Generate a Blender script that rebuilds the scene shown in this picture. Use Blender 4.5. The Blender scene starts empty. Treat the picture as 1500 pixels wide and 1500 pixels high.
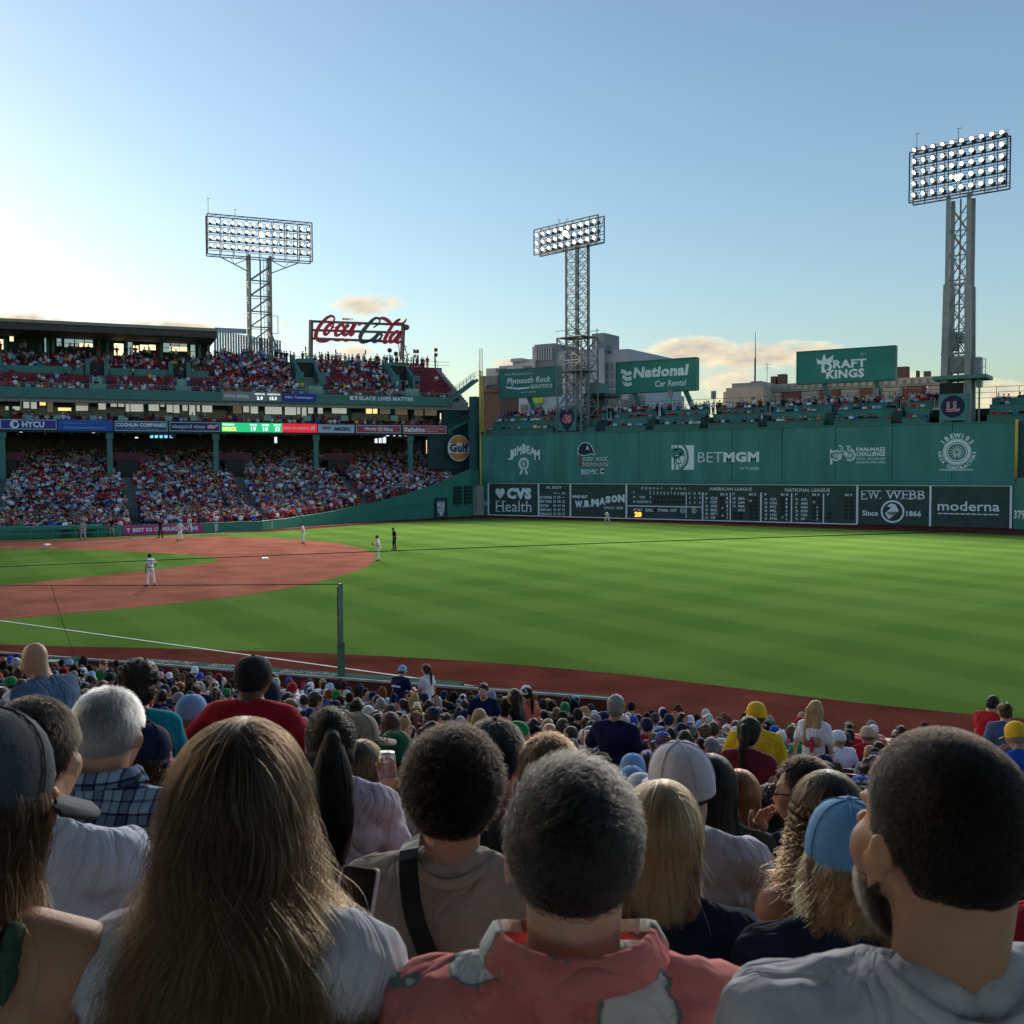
import bpy, bmesh, math, random
import numpy as np
from mathutils import Vector, Matrix
random.seed(7); RNG = np.random.default_rng(11)
R = math.radians
SC = bpy.context.scene; COL = SC.collection

# ------------------------------------------------------------------ camera
CAM = np.array([82.60, -119.14, 6.502]); YAW, PITCH, ROLL, FOC = -0.573889, -0.0420614, -0.0035756, 1481.6
def _axes():
    f = np.array([math.sin(YAW)*math.cos(PITCH), math.cos(YAW)*math.cos(PITCH), math.sin(PITCH)])
    r = np.array([math.cos(YAW), -math.sin(YAW), 0.0]); u = np.cross(r, f)
    return r*math.cos(ROLL)+u*math.sin(ROLL), -r*math.sin(ROLL)+u*math.cos(ROLL), f
CR, CU, CF = _axes()
cam = bpy.data.objects.new('camera', bpy.data.cameras.new('camera')); COL.objects.link(cam)
cam.matrix_world = Matrix([[CR[i], CU[i], -CF[i], CAM[i]] for i in range(3)] + [[0, 0, 0, 1]])
cam.data.sensor_width = 36; cam.data.lens = FOC/1500*36; cam.data.clip_start = 0.1; cam.data.clip_end = 6000
cam.data.dof.use_dof = True; cam.data.dof.focus_distance = 45; cam.data.dof.aperture_fstop = 15
SC.camera = cam

# ------------------------------------------------------------------ sky and light
SUN_AZ, SUN_EL = R(268), R(5.6)
SC.view_settings.view_transform = 'Standard'; SC.view_settings.look = 'None'
SC.view_settings.gamma = 1; SC.view_settings.exposure = 1.3
try: SC.view_settings.use_curve_mapping = False
except Exception: pass
world = bpy.data.worlds.new('World'); SC.world = world; world.use_nodes = True
def build_sky():
    nt = world.node_tree; N, Lk = nt.nodes, nt.links; N.clear()
    out = N.new('ShaderNodeOutputWorld'); bg = N.new('ShaderNodeBackground'); bg.inputs['Strength'].default_value = 0.15
    sky = N.new('ShaderNodeTexSky'); sky.sky_type = 'NISHITA'; sky.sun_disc = False
    sky.sun_elevation = SUN_EL; sky.sun_rotation = SUN_AZ; sky.air_density = 1.0; sky.dust_density = 1.2; sky.ozone_density = 2.3
    tc = N.new('ShaderNodeTexCoord'); sep = N.new('ShaderNodeSeparateXYZ'); Lk.new(tc.outputs['Generated'], sep.inputs[0])
    def m(op, a, b=None, c=None, clamp=False):
        n = N.new('ShaderNodeMath'); n.operation = op; n.use_clamp = clamp
        for i, v in enumerate((a, b, c)):
            if v is None: continue
            if isinstance(v, (int, float)): n.inputs[i].default_value = v
            else: Lk.new(v, n.inputs[i])
        return n.outputs[0]
    # azimuth measured from the direction of the wall, in degrees; elevation in degrees
    az = m('MULTIPLY', m('ARCTAN2', sep.outputs[0], sep.outputs[1]), 57.2958)
    el = m('MULTIPLY', m('ARCSINE', sep.outputs[2]), 57.2958)
    comb = N.new('ShaderNodeCombineXYZ'); Lk.new(m('MULTIPLY', az, 0.16), comb.inputs[0]); Lk.new(m('MULTIPLY', el, 0.42), comb.inputs[1])
    no = N.new('ShaderNodeTexNoise'); no.inputs['Scale'].default_value = 2.6; no.inputs['Detail'].default_value = 11; no.inputs['Roughness'].default_value = 0.60
    Lk.new(comb.outputs[0], no.inputs['Vector'])
    nz = m('SUBTRACT', no.outputs['Fac'], 0.5)
    def blob(a, e, ra, re, amp=1.0):
        x = m('DIVIDE', m('SUBTRACT', az, a), ra); y = m('DIVIDE', m('SUBTRACT', el, e), re)
        r2 = m('ADD', m('MULTIPLY', x, x), m('MULTIPLY', y, y))
        return m('MULTIPLY', m('MULTIPLY_ADD', r2, -1.0, 1.0, clamp=True), amp)
    total = None
    for px, py, wx, wy, amp in CLOUDS:
        D = CF*FOC + CR*(px-750) + CU*(750-py); D /= np.linalg.norm(D)
        a, e = math.degrees(math.atan2(D[0], D[1])), math.degrees(math.asin(D[2]))
        b = blob(a, e, wx/25.9, wy/25.9, amp); total = b if total is None else m('MAXIMUM', total, b)
    raw = m('SUBTRACT', m('ADD', total, m('MULTIPLY', nz, 2.5)), 0.32)
    dens = m('MULTIPLY', raw, 1.9, clamp=True); dens = m('MULTIPLY', dens, m('GREATER_THAN', total, 0.001)); dens = m('MULTIPLY', m('POWER', dens, 0.8), 0.93)
    cb2 = N.new('ShaderNodeCombineXYZ'); Lk.new(m('MULTIPLY', m('SUBTRACT', az, 0.4), 0.16), cb2.inputs[0]); Lk.new(m('MULTIPLY', m('ADD', el, 0.35), 0.42), cb2.inputs[1])
    n2 = N.new('ShaderNodeTexNoise'); n2.inputs['Scale'].default_value = 2.6; n2.inputs['Detail'].default_value = 8; n2.inputs['Roughness'].default_value = 0.6; Lk.new(cb2.outputs[0], n2.inputs['Vector'])
    lit = m('MULTIPLY_ADD', m('SUBTRACT', n2.outputs['Fac'], no.outputs['Fac']), 2.2, m('MULTIPLY_ADD', raw, 0.85, 0.12), clamp=True)
    # cloud colour: warm bright rims (thin) to mauve-grey cores (dense)
    ramp = N.new('ShaderNodeValToRGB'); Lk.new(lit, ramp.inputs[0])
    ramp.color_ramp.elements[0].position = 0.10; ramp.color_ramp.elements[0].color = (3.1, 2.6, 1.75, 1)
    ramp.color_ramp.elements[1].position = 0.85; ramp.color_ramp.elements[1].color = (1.7, 1.45, 1.25, 1)
    mix = N.new('ShaderNodeMix'); mix.data_type = 'RGBA'
    hz = N.new('ShaderNodeHueSaturation'); hz.inputs['Saturation'].default_value = 0.93; Lk.new(sky.outputs[0], hz.inputs['Color'])
    Lk.new(dens, mix.inputs[0]); Lk.new(hz.outputs[0], mix.inputs[6]); Lk.new(ramp.outputs[0], mix.inputs[7])
    Lk.new(mix.outputs[2], bg.inputs['Color']); Lk.new(bg.outputs[0], out.inputs['Surface'])
CLOUDS = [(535, 447, 62, 22, 1.0), (1010, 515, 95, 26, 1.0), (1130, 520, 110, 24, 1.0), (960, 530, 60, 40, .8), (1210, 530, 70, 24, .8), (40, 470, 90, 14, 1.0),
          (245, 478, 90, 11, .9), (1470, 580, 50, 28, 1.0), (1040, 560, 90, 30, .7), (420, 478, 22, 12, .75), (530, 520, 70, 16, .5), (745, 532, 32, 9, .8), (1320, 550, 40, 10, .6)]
build_sky()
sun = bpy.data.objects.new('sun', bpy.data.lights.new('sun', 'SUN')); COL.objects.link(sun)
sun.data.energy = 2.2; sun.data.angle = R(0.6); sun.data.color = (1, .78, .55)
sd = Vector((math.sin(SUN_AZ)*math.cos(SUN_EL), math.cos(SUN_AZ)*math.cos(SUN_EL), math.sin(SUN_EL)))
sun.rotation_euler = (-sd).to_track_quat('-Z', 'Y').to_euler()

# ------------------------------------------------------------------ helpers: unproject, materials, mesh builder
def ray(px, py): return CF + CR*((px-750)/FOC) + CU*((750-py)/FOC)
def at(px, py, t): return CAM + ray(px, py)*t
def on_z(px, py, z=0.0):
    d = ray(px, py); return CAM + d*((z-CAM[2])/d[2])
def on_plane(px, py, p0, n):
    d = ray(px, py); t = (np.dot(np.array(p0, float)-CAM, n))/np.dot(d, n); return CAM + d*t
def project(P):
    d = np.asarray(P, float)-CAM; z = d@CF
    return 750+FOC*(d@CR)/z, 750-FOC*(d@CU)/z, z

MATS = {}
def M(name, col=(.5, .5, .5), rough=.65, spec=.3, var=.12, vscale=3.0, bump=0.0, bscale=40.0, metal=0.0, emit=0.0, objcol=False, attr=None, stretch=None, folds=0.0):
    if name in MATS: return MATS[name]
    m = bpy.data.materials.new(name); m.use_nodes = True; nt = m.node_tree; N, Lk = nt.nodes, nt.links
    b = N['Principled BSDF']; b.inputs['Roughness'].default_value = rough; b.inputs['Metallic'].default_value = metal
    b.inputs['Specular IOR Level'].default_value = spec
    tc = N.new('ShaderNodeTexCoord'); vec = tc.outputs['Object']
    if stretch:
        mp = N.new('ShaderNodeMapping'); mp.inputs['Scale'].default_value = stretch; Lk.new(vec, mp.inputs[0]); vec = mp.outputs[0]
    no = N.new('ShaderNodeTexNoise'); no.inputs['Scale'].default_value = vscale; no.inputs['Detail'].default_value = 5; Lk.new(vec, no.inputs['Vector'])
    hs = N.new('ShaderNodeHueSaturation')
    mr = N.new('ShaderNodeMapRange'); mr.inputs[1].default_value = .3; mr.inputs[2].default_value = .7
    mr.inputs[3].default_value = 1-var; mr.inputs[4].default_value = 1+var; Lk.new(no.outputs['Fac'], mr.inputs[0]); Lk.new(mr.outputs[0], hs.inputs['Value'])
    if objcol: oi = N.new('ShaderNodeObjectInfo'); Lk.new(oi.outputs['Color'], hs.inputs['Color'])
    elif attr: a = N.new('ShaderNodeAttribute'); a.attribute_name = attr; Lk.new(a.outputs['Color'], hs.inputs['Color'])
    else: hs.inputs['Color'].default_value = (*col, 1)
    Lk.new(hs.outputs[0], b.inputs['Base Color'])
    if folds:      # cloth: sharp-edged creases over a fine weave
        n3 = N.new('ShaderNodeTexNoise'); n3.inputs['Scale'].default_value = 5.5; n3.inputs['Detail'].default_value = 3; n3.inputs['Distortion'].default_value = 1.4; Lk.new(vec, n3.inputs['Vector'])
        ab = N.new('ShaderNodeMath'); ab.operation = 'SUBTRACT'; ab.inputs[1].default_value = .5; Lk.new(n3.outputs['Fac'], ab.inputs[0]); a2 = N.new('ShaderNodeMath'); a2.operation = 'ABSOLUTE'; Lk.new(ab.outputs[0], a2.inputs[0]); a3 = N.new('ShaderNodeMath'); a3.operation = 'POWER'; a3.inputs[1].default_value = .6; Lk.new(a2.outputs[0], a3.inputs[0])
        wv = N.new('ShaderNodeTexNoise'); wv.inputs['Scale'].default_value = 420; Lk.new(tc.outputs['Object'], wv.inputs['Vector']); ma = N.new('ShaderNodeMath'); ma.operation = 'MULTIPLY_ADD'; ma.inputs[1].default_value = .02; Lk.new(wv.outputs['Fac'], ma.inputs[0]); Lk.new(a3.outputs[0], ma.inputs[2])
        bp = N.new('ShaderNodeBump'); bp.inputs['Strength'].default_value = folds; bp.inputs['Distance'].default_value = .045; Lk.new(ma.outputs[0], bp.inputs['Height']); Lk.new(bp.outputs[0], b.inputs['Normal'])
    if bump:
        n2 = N.new('ShaderNodeTexNoise'); n2.inputs['Scale'].default_value = bscale; n2.inputs['Detail'].default_value = 4; Lk.new(vec, n2.inputs['Vector'])
        bp = N.new('ShaderNodeBump'); bp.inputs['Strength'].default_value = bump; bp.inputs['Distance'].default_value = .02
        Lk.new(n2.outputs['Fac'], bp.inputs['Height']); Lk.new(bp.outputs[0], b.inputs['Normal'])
    if emit:
        b.inputs['Emission Color'].default_value = (*col, 1); b.inputs['Emission Strength'].default_value = emit
    MATS[name] = m; return m

def setp(o, label=None, cat=None, group=None, kind=None):
    if label: o['label'] = label
    if cat: o['category'] = cat
    if group: o['group'] = group
    if kind: o['kind'] = kind
    return o
def empty(name, loc=(0, 0, 0), rz=0.0, label=None, cat=None, group=None):
    o = bpy.data.objects.new(name, None); COL.objects.link(o); o.location = loc; o.rotation_euler = (0, 0, rz)
    o.empty_display_size = .2; return setp(o, label, cat, group)
def link(name, me, parent=None, local=False):
    o = bpy.data.objects.new(name, me); COL.objects.link(o)
    if parent is not None:
        o.parent = parent
        if not local: o.matrix_parent_inverse = parent_inv(parent)
    return o
def parent_inv(p):
    m = Matrix.LocRotScale(p.location, p.rotation_euler, p.scale)
    q = p
    while q.parent is not None:
        m = q.matrix_parent_inverse @ m; q = q.parent
        m = Matrix.LocRotScale(q.location, q.rotation_euler, q.scale) @ m
    return m.inverted()

class MB:
    """collects vertices and faces of one mesh (world coordinates unless the object is placed later)"""
    def __init__(s): s.v = []; s.f = []; s.mi = []; s.sm = []
    def add(s, vs, fs, mi=0, smooth=False):
        k = len(s.v); s.v.extend([tuple(map(float, v)) for v in vs])
        for f in fs: s.f.append([i+k for i in f]); s.mi.append(mi); s.sm.append(smooth)
        return s
    def hexa(s, c, mi=0):     # 8 corners: bottom 4 ccw, top 4 ccw
        return s.add(c, [(0, 3, 2, 1), (4, 5, 6, 7), (0, 1, 5, 4), (1, 2, 6, 5), (2, 3, 7, 6), (3, 0, 4, 7)], mi)
    def box(s, a, b, mi=0):
        x0, y0, z0 = a; x1, y1, z1 = b
        return s.hexa([(x0, y0, z0), (x1, y0, z0), (x1, y1, z0), (x0, y1, z0), (x0, y0, z1), (x1, y0, z1), (x1, y1, z1), (x0, y1, z1)], mi)
    def obox(s, o, X, Y, Z, mi=0):   # corner and three edge vectors
        o, X, Y, Z = (np.array(q, float) for q in (o, X, Y, Z))
        return s.hexa([o, o+X, o+X+Y, o+Y, o+Z, o+X+Z, o+X+Y+Z, o+Y+Z], mi)
    def bar(s, p, q, w, h=None, mi=0, up=(0, 0, 1)):
        h = h or w; p, q = np.array(p, float), np.array(q, float); d = q-p; L = np.linalg.norm(d)
        if L < 1e-6: return s
        d /= L; u = np.array(up, float)
        if abs(d@u) > .95: u = np.array((0, 1., 0)) if abs(d[1]) < .9 else np.array((1., 0, 0))
        a = np.cross(d, u); a /= np.linalg.norm(a); b = np.cross(a, d)
        return s.obox(p-a*w/2-b*h/2, a*w, d*L, b*h, mi)
    def tube(s, p, q, r, n=8, mi=0, r2=None, caps=True):
        p, q = np.array(p, float), np.array(q, float); d = q-p; L = np.linalg.norm(d); d /= L; r2 = r if r2 is None else r2
        u = np.array((0, 0, 1.)) if abs(d[2]) < .9 else np.array((1., 0, 0)); a = np.cross(d, u); a /= np.linalg.norm(a); b = np.cross(d, a)
        an = [2*math.pi*i/n for i in range(n)]
        vs = [p+(a*math.cos(t)+b*math.sin(t))*r for t in an]+[q+(a*math.cos(t)+b*math.sin(t))*r2 for t in an]
        fs = [(i, (i+1) % n, n+(i+1) % n, n+i) for i in range(n)]
        if caps: fs += [tuple(range(n-1, -1, -1)), tuple(range(n, 2*n))]
        return s.add(vs, fs, mi, n > 6)
    def poly(s, pts, mi=0): return s.add(pts, [tuple(range(len(pts)))], mi)
    def build(s, name, mats, parent=None):
        me = bpy.data.meshes.new(name); me.from_pydata(s.v, [], s.f)
        for m in (mats if isinstance(mats, (list, tuple)) else [mats]): me.materials.append(m)
        if any(s.mi): me.polygons.foreach_set('material_index', s.mi)
        if any(s.sm): me.polygons.foreach_set('use_smooth', s.sm)
        me.update(); return link(name, me, parent)

class Frame:
    """a plane in the world: O origin, X to the viewer's right, Z up, N out of it towards the viewer"""
    def __init__(s, O, X, N): s.O = np.array(O, float); s.X = np.array(X, float)/np.linalg.norm(X); s.N = np.array(N, float)/np.linalg.norm(N); s.Z = np.array((0, 0, 1.))
    def p(s, x, z, out=0.0): return s.O+s.X*x+s.Z*z+s.N*out
    def xz(s, px, py):
        q = on_plane(px, py, s.O, s.N); return float((q-s.O)@s.X), float(q[2]-s.O[2])
    def box(s, mb, x0, x1, z0, z1, o0, o1, mi=0): return mb.obox(s.p(x0, z0, o0), s.X*(x1-x0), s.N*(o1-o0), s.Z*(z1-z0), mi)
    def shift(s, out): return Frame(s.O+s.N*out, s.X, s.N)
    def prism(s, pts, o0, o1, name, mat, parent):      # extruded outline, concave allowed
        bm = bmesh.new(); vs = [bm.verts.new(tuple(s.p(x, z, o1))) for x, z in pts]
        try: f = bm.faces.new(vs)
        except ValueError: bm.free(); return None
        f.normal_update()
        r = bmesh.ops.extrude_face_region(bm, geom=[f])
        for e in r['geom']:
            if isinstance(e, bmesh.types.BMVert): e.co += Vector(s.N*(o0-o1))
        bmesh.ops.triangulate(bm, faces=[x for x in bm.faces if len(x.verts) > 4]); bmesh.ops.recalc_face_normals(bm, faces=bm.faces)
        me = bpy.data.meshes.new(name); bm.to_mesh(me); bm.free(); me.materials.append(mat); return link(name, me, parent)
    def stroke(s, mb, pts, w, out=.05, th=.03, closed=False, mi=0):   # ribbon along a 2-D path, w: width or list
        P = [np.array(q, float) for q in pts]; n = len(P)
        Ws = w if isinstance(w, (list, tuple)) else [w]*n
        L, Rr = [], []
        for i in range(n):
            a = P[i-1] if (i > 0 or closed) else P[i]; b = P[(i+1) % n] if (i < n-1 or closed) else P[i]
            t = b-a; t /= (np.linalg.norm(t)+1e-9); nn = np.array((-t[1], t[0]))*Ws[i]/2; L.append(P[i]+nn); Rr.append(P[i]-nn)
        for i in range(n if closed else n-1):
            j = (i+1) % n
            mb.hexa([s.p(*Rr[i], out), s.p(*Rr[j], out), s.p(*L[j], out), s.p(*L[i], out), s.p(*Rr[i], out+th), s.p(*Rr[j], out+th), s.p(*L[j], out+th), s.p(*L[i], out+th)], mi)
    def text(s, t, x0, x1, z0, z1, mat, parent, out=.05, bold=0.0, shear=0.0, name='lettering', th=.01, arc=None):
        me = text_mesh(t, bold, shear)
        n = len(me.vertices); co = np.empty(n*3); me.vertices.foreach_get('co', co); co = co.reshape(-1, 3)
        if n == 0: return None
        a, b = co.min(0), co.max(0); w, h = b[0]-a[0], max(b[1]-a[1], 1e-6)
        X = x0+(co[:, 0]-a[0])/w*(x1-x0); Z = z0+(co[:, 1]-a[1])/h*(z1-z0)
        if arc: u = (X-(x0+x1)/2)/((x1-x0)/2); Z = Z+arc*(1-u*u)
        pts = s.O+np.outer(X, s.X)+np.outer(Z, s.Z)+np.outer(out+np.where(co[:, 2] > 0, th, 0.0), s.N)
        m2 = me.copy(); m2.vertices.foreach_set('co', pts.ravel()); m2.materials.clear(); m2.materials.append(mat); m2.update()
        m2.name = name; return link(name, m2, parent)
TXT = {}
def text_mesh(t, bold=0.0, shear=0.0):
    k = (t, bold, shear)
    if k not in TXT:
        c = bpy.data.curves.new('lettering', 'FONT'); c.body = t; c.offset = bold; c.shear = shear; c.extrude = .01; c.resolution_u = 2; c.space_character = 1.0+bold*1.5
        o = bpy.data.objects.new('tmp', c); COL.objects.link(o); dg = bpy.context.evaluated_depsgraph_get(); dg.update()
        TXT[k] = bpy.data.meshes.new_from_object(o.evaluated_get(dg)); bpy.data.objects.remove(o); bpy.data.curves.remove(c)
    return TXT[k]
def spline(pts, n=6, closed=False):        # Catmull-Rom
    P = [np.array(p, float) for p in pts]; m = len(P); out = []
    for i in range(m if closed else m-1):
        if closed: a, b, c, d = P[i-1], P[i], P[(i+1) % m], P[(i+2) % m]
        else: a, b, c, d = P[max(i-1, 0)], P[i], P[i+1], P[min(i+2, m-1)]
        for k in range(n):
            t = k/n; out.append(.5*((2*b)+(c-a)*t+(2*a-5*b+4*c-d)*t*t+(3*b-a-3*c+d)*t**3))
    if not closed: out.append(P[-1])
    return out
def circle(cx, cz, r, n=28, rz=None): return [(cx+r*math.cos(2*math.pi*i/n), cz+(rz or r)*math.sin(2*math.pi*i/n)) for i in range(n)]
def sheet(name, pts, z, mat, kind='structure', parent=None):
    bm = bmesh.new(); vs = [bm.verts.new((p[0], p[1], z)) for p in pts]; f = bm.faces.new(vs); f.normal_update()
    if f.normal.z < 0: f.normal_flip()
    bmesh.ops.triangulate(bm, faces=bm.faces[:])
    me = bpy.data.meshes.new(name); bm.to_mesh(me); bm.free(); me.materials.append(mat); o = link(name, me, parent)
    if kind: o['kind'] = kind
    return o

# ------------------------------------------------------------------ colours
GREEN = (.030, .130, .105); GREEN_L = (.055, .20, .155)
wall_green = M('wall_green_paint', (.052, .205, .188), .55, .3, .22, .35, .25, 2.5, stretch=(1.6, 1.6, .35))
pad_green = M('padding_green', (.035, .185, .135), .5, .35, .10, .6, .15, 5)
trim_green = M('steel_green_paint', (.045, .16, .135), .5, .35, .12, 1.5)
dark_green = M('dark_green_paint', (.012, .045, .040), .6, .3, .15, 1.0)
slate = M('scoreboard_slate', (.036, .060, .057), .55, .3, .18, 1.2, .1, 8)
white_paint = M('white_paint', (.72, .76, .80), .5, .3, .06, 4)
letter_white = M('white_lettering', (.72, .80, .84), .5, .3, .08, 3)
concrete = M('concrete', (.26, .26, .25), .85, .2, .18, 1.5, .2, 12)
steel = M('galvanised_steel', (.20, .205, .21), .5, .4, .15, 2, metal=.3)
dark_steel = M('dark_steel', (.055, .06, .068), .5, .4, .15, 2, metal=.2)
yellow_paint = M('yellow_paint', (.60, .42, .05), .5, .35, .08, 2)
red_seat = M('red_seat_plastic', (.26, .018, .025), .5, .35, .2, 2)
navy = M('navy_vinyl', (.010, .018, .06), .5, .3, .1, 2)
black = M('black_metal', (.012, .012, .013), .5, .3, .1, 2)
deep_dark = M('dark_plaster', (.09, .10, .10), .8, .2, .15, 1)  # plain dark plaster for the deck slab and rear wall
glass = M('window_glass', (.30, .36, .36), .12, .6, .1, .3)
def sign_mat(name, col, var=.05): return M(name, col, .45, .35, var, 1.0)
# ------------------------------------------------------------------ field
def turf(name, striped):
    m = bpy.data.materials.new(name); m.use_nodes = True; N, Lk = m.node_tree.nodes, m.node_tree.links; b = N['Principled BSDF']
    b.inputs['Roughness'].default_value = 1; b.inputs['Specular IOR Level'].default_value = 0
    tc = N.new('ShaderNodeTexCoord')
    def wave(rot, period, dist):
        mp = N.new('ShaderNodeMapping'); mp.inputs['Rotation'].default_value = (0, 0, rot); Lk.new(tc.outputs['Object'], mp.inputs[0])
        sp = N.new('ShaderNodeSeparateXYZ'); Lk.new(mp.outputs[0], sp.inputs[0])
        no = N.new('ShaderNodeTexNoise'); no.inputs['Scale'].default_value = .12; no.inputs['Detail'].default_value = 3; Lk.new(tc.outputs['Object'], no.inputs['Vector'])
        a = N.new('ShaderNodeMath'); a.operation = 'MULTIPLY_ADD'; Lk.new(no.outputs['Fac'], a.inputs[0]); a.inputs[1].default_value = dist; Lk.new(sp.outputs[0], a.inputs[2])
        s = N.new('ShaderNodeMath'); s.operation = 'MULTIPLY'; Lk.new(a.outputs[0], s.inputs[0]); s.inputs[1].default_value = 2*math.pi/period
        q = N.new('ShaderNodeMath'); q.operation = 'SINE'; Lk.new(s.outputs[0], q.inputs[0])
        r = N.new('ShaderNodeMapRange'); r.inputs[1].default_value = -.3; r.inputs[2].default_value = .3; Lk.new(q.outputs[0], r.inputs[0]); return r.outputs[0]
    fine = N.new('ShaderNodeTexNoise'); fine.inputs['Scale'].default_value = 9; fine.inputs['Detail'].default_value = 8; fine.inputs['Roughness'].default_value = .7; Lk.new(tc.outputs['Object'], fine.inputs['Vector'])
    big = N.new('ShaderNodeTexNoise'); big.inputs['Scale'].default_value = .09; big.inputs['Detail'].default_value = 7; big.inputs['Roughness'].default_value = .6; Lk.new(tc.outputs['Object'], big.inputs['Vector'])
    w1, w2 = wave(R(-66), 5.4, 1.2), wave(R(17), 6.4, 1.2)
    def mad(a, k, c):
        n = N.new('ShaderNodeMath'); n.operation = 'MULTIPLY_ADD'; Lk.new(a, n.inputs[0]); n.inputs[1].default_value = k
        if isinstance(c, float): n.inputs[2].default_value = c
        else: Lk.new(c, n.inputs[2])
        return n.outputs[0]
    v = mad(fine.outputs['Fac'], .55, mad(big.outputs['Fac'], .9, mad(w1, .21 if striped else .05, mad(w2, .09 if striped else .03, -.38))))
    ra = N.new('ShaderNodeValToRGB'); Lk.new(v, ra.inputs[0]); e = ra.color_ramp.elements
    e[0].position = .05; e[0].color = (.044, .098, .017, 1); e[1].position = .95; e[1].color = (.108, .185, .042, 1)
    Lk.new(ra.outputs[0], b.inputs['Base Color'])
    bp = N.new('ShaderNodeBump'); bp.inputs['Strength'].default_value = .5; bp.inputs['Distance'].default_value = .03; Lk.new(fine.outputs['Fac'], bp.inputs['Height']); Lk.new(bp.outputs[0], b.inputs['Normal'])
    return m
turf_m, turf_in = turf('striped_turf', True), turf('infield_turf', True)
dirt_m = M('red_clay', (.225, .086, .060), .95, .0, .26, .35, .4, 14)
track_m = M('warning_track_clay', (.100, .029, .022), .95, .0, .28, .5, .5, 12)
chalk = M('chalk_line', (.60, .62, .56), .9, .1, .2, 2)
sheet('ground', [(-900, -700), (900, -700), (900, 1500), (-900, 1500)], -.03, M('city_ground', (.07, .07, .065), .9, .2, .2, .05))
sheet('field_grass', [(-14, -75), (-9, -64), (-7, -60), (-2.2, -34), (0, 0), (69.2, 0), (100, -9), (100, -88), (80, -94.5), (40, -104), (-14, -104)], 0, turf_m)
track = [(-5.5, -58), (-1.5, -50), (1.0, -46.5), (3.2, -43.5), (3.1, -37.7), (2.4, -28.8), (3.0, -19.5), (5.0, -11), (7.0, -7.2), (9.8, -6.2), (14, -6.3), (25.3, -7.1), (43.4, -8.7), (58.3, -9.3), (64.9, -9.6), (71, -11.4), (100, -22),
         (100, -8), (69.3, .0), (0, .0), (-2.2, -34), (-6.6, -58)]
sheet('warning_track', track, .004, track_m)
edge = [(30, -104.6), (40, -100.5), (45.9, -97.9), (48.5, -96.8), (50.9, -95.6), (53.4, -94.6), (56.5, -93.2), (59.8, -92.1), (63.2, -91.2), (65.6, -90.8), (68.7, -90.5), (72.1, -90.55), (74.5, -90.6), (76.3, -90.55), (78.1, -90.4), (79.9, -90.1), (85, -89), (100, -85)]
sheet('side_track', edge+[(100, -90), (80, -94.6), (52, -101.1), (30, -106.5)], .006, track_m)
arc = [(-12, -66), (-9.5, -66), (-6.5, -64.5), (-4, -61.2), (-3.2, -57.5), (-.5, -54.3), (4.9, -51.1), (10.6, -50.1), (16.1, -50.7), (21.8, -52.7), (27.2, -56), (31.4, -59.5), (35.2, -63.9), (38.0, -68.2), (40.2, -73.0), (41.7, -77.5), (42.4, -81.2), (42.2, -85.0), (41.5, -88.6), (40.6, -91.6), (39.9, -94.5), (38.6, -97.6), (20, -99), (20, -95), (-5, -95), (-12, -85)]
sheet('infield_dirt', arc, .008, dirt_m)
ig = [(2.0, -92), (2.0, -74), (2.0, -70.5), (3.5, -69.3), (7.5, -68.5), (13.1, -67.7), (17.6, -67.35), (21.5, -67.6), (24.2, -68.5), (25.8, -70.4), (26.6, -73), (27.0, -76), (27.2, -80), (27.0, -86.7), (26.8, -92)]
sheet('infield_grass', ig, .012, turf_in)
def stripe(name, a, b, w, z=.016):
    a, b = np.array(a, float), np.array(b, float); d = (b-a)/np.linalg.norm(b-a); n = np.array((-d[1], d[0]))*w/2
    return sheet(name, [a-n, b-n, b+n, a+n], z, chalk)
stripe('foul_line', (28, -94.5), (67.4, -94.5), .10); stripe('foul_line', (0, -64), (0, -3), .11); stripe('foul_line', (0, -84), (0, -70), .11)
def base_bag(x, y, label, rz=0):
    mb = MB(); h, b = .19, .16
    mb.hexa([(-h, -h, 0), (h, -h, 0), (h, h, 0), (-h, h, 0), (-b, -b, .12), (b, -b, .12), (b, b, .12), (-b, b, .12)])
    o = mb.build('base_bag', white_paint); o.location = (x, y, .012); o.rotation_euler.z = rz; o.scale = (1.25, 1.25, 1); setp(o, label, 'base', 'white bases on the infield')
base_bag(27.43, -67.07, 'white base bag on the clay beside the rounded tip of infield grass', R(45)); base_bag(0.2, -66.9, 'white base bag far off at the end of the chalk line')
# chalk disc and part of the pitcher's mound at the left edge
sheet('mound_dirt', [(x, y) for x, y in circle(12.9, -81.6, 2.7)], .016, dirt_m)

# ------------------------------------------------------------------ tall left-field wall
WF = Frame((0, 0, 0), (1, 0, 0), (0, -1, 0)); WL = 69.2; WH = 11.33
gw = empty('green_wall', (34.6, 0, 0), 0, 'tall dark green left-field wall carrying white painted advertisements', 'wall')
for i in range(11):         # upper sheet-metal panels, hairline joints between them
    mb = MB(); a, b = i*WL/11, (i+1)*WL/11; WF.box(mb, a+.03, b-.03, 5.0, WH, -.6, .004*(i % 3)); mb.build('panel', wall_green, gw)
mb = MB(); WF.box(mb, 0, WL, 0, WH-.02, -1.6, -.62); mb.build('backing', dark_green, gw)
mb = MB(); WF.box(mb, 0, 1.55, 0, 4.98, -.6, 0); mb.build('base_panel', wall_green, gw)
mb = MB(); WF.box(mb, 69.0, WL, 0, 4.98, -.6, 0); mb.build('base_panel', wall_green, gw)
mb = MB(); WF.box(mb, 0, WL, WH, WH+.16, -.9, .10); mb.build('coping', trim_green, gw)
mb = MB(); WF.box(mb, 0, WL, 4.72, 4.98, -.6, .05); mb.build('ledge', wall_green, gw)
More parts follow.
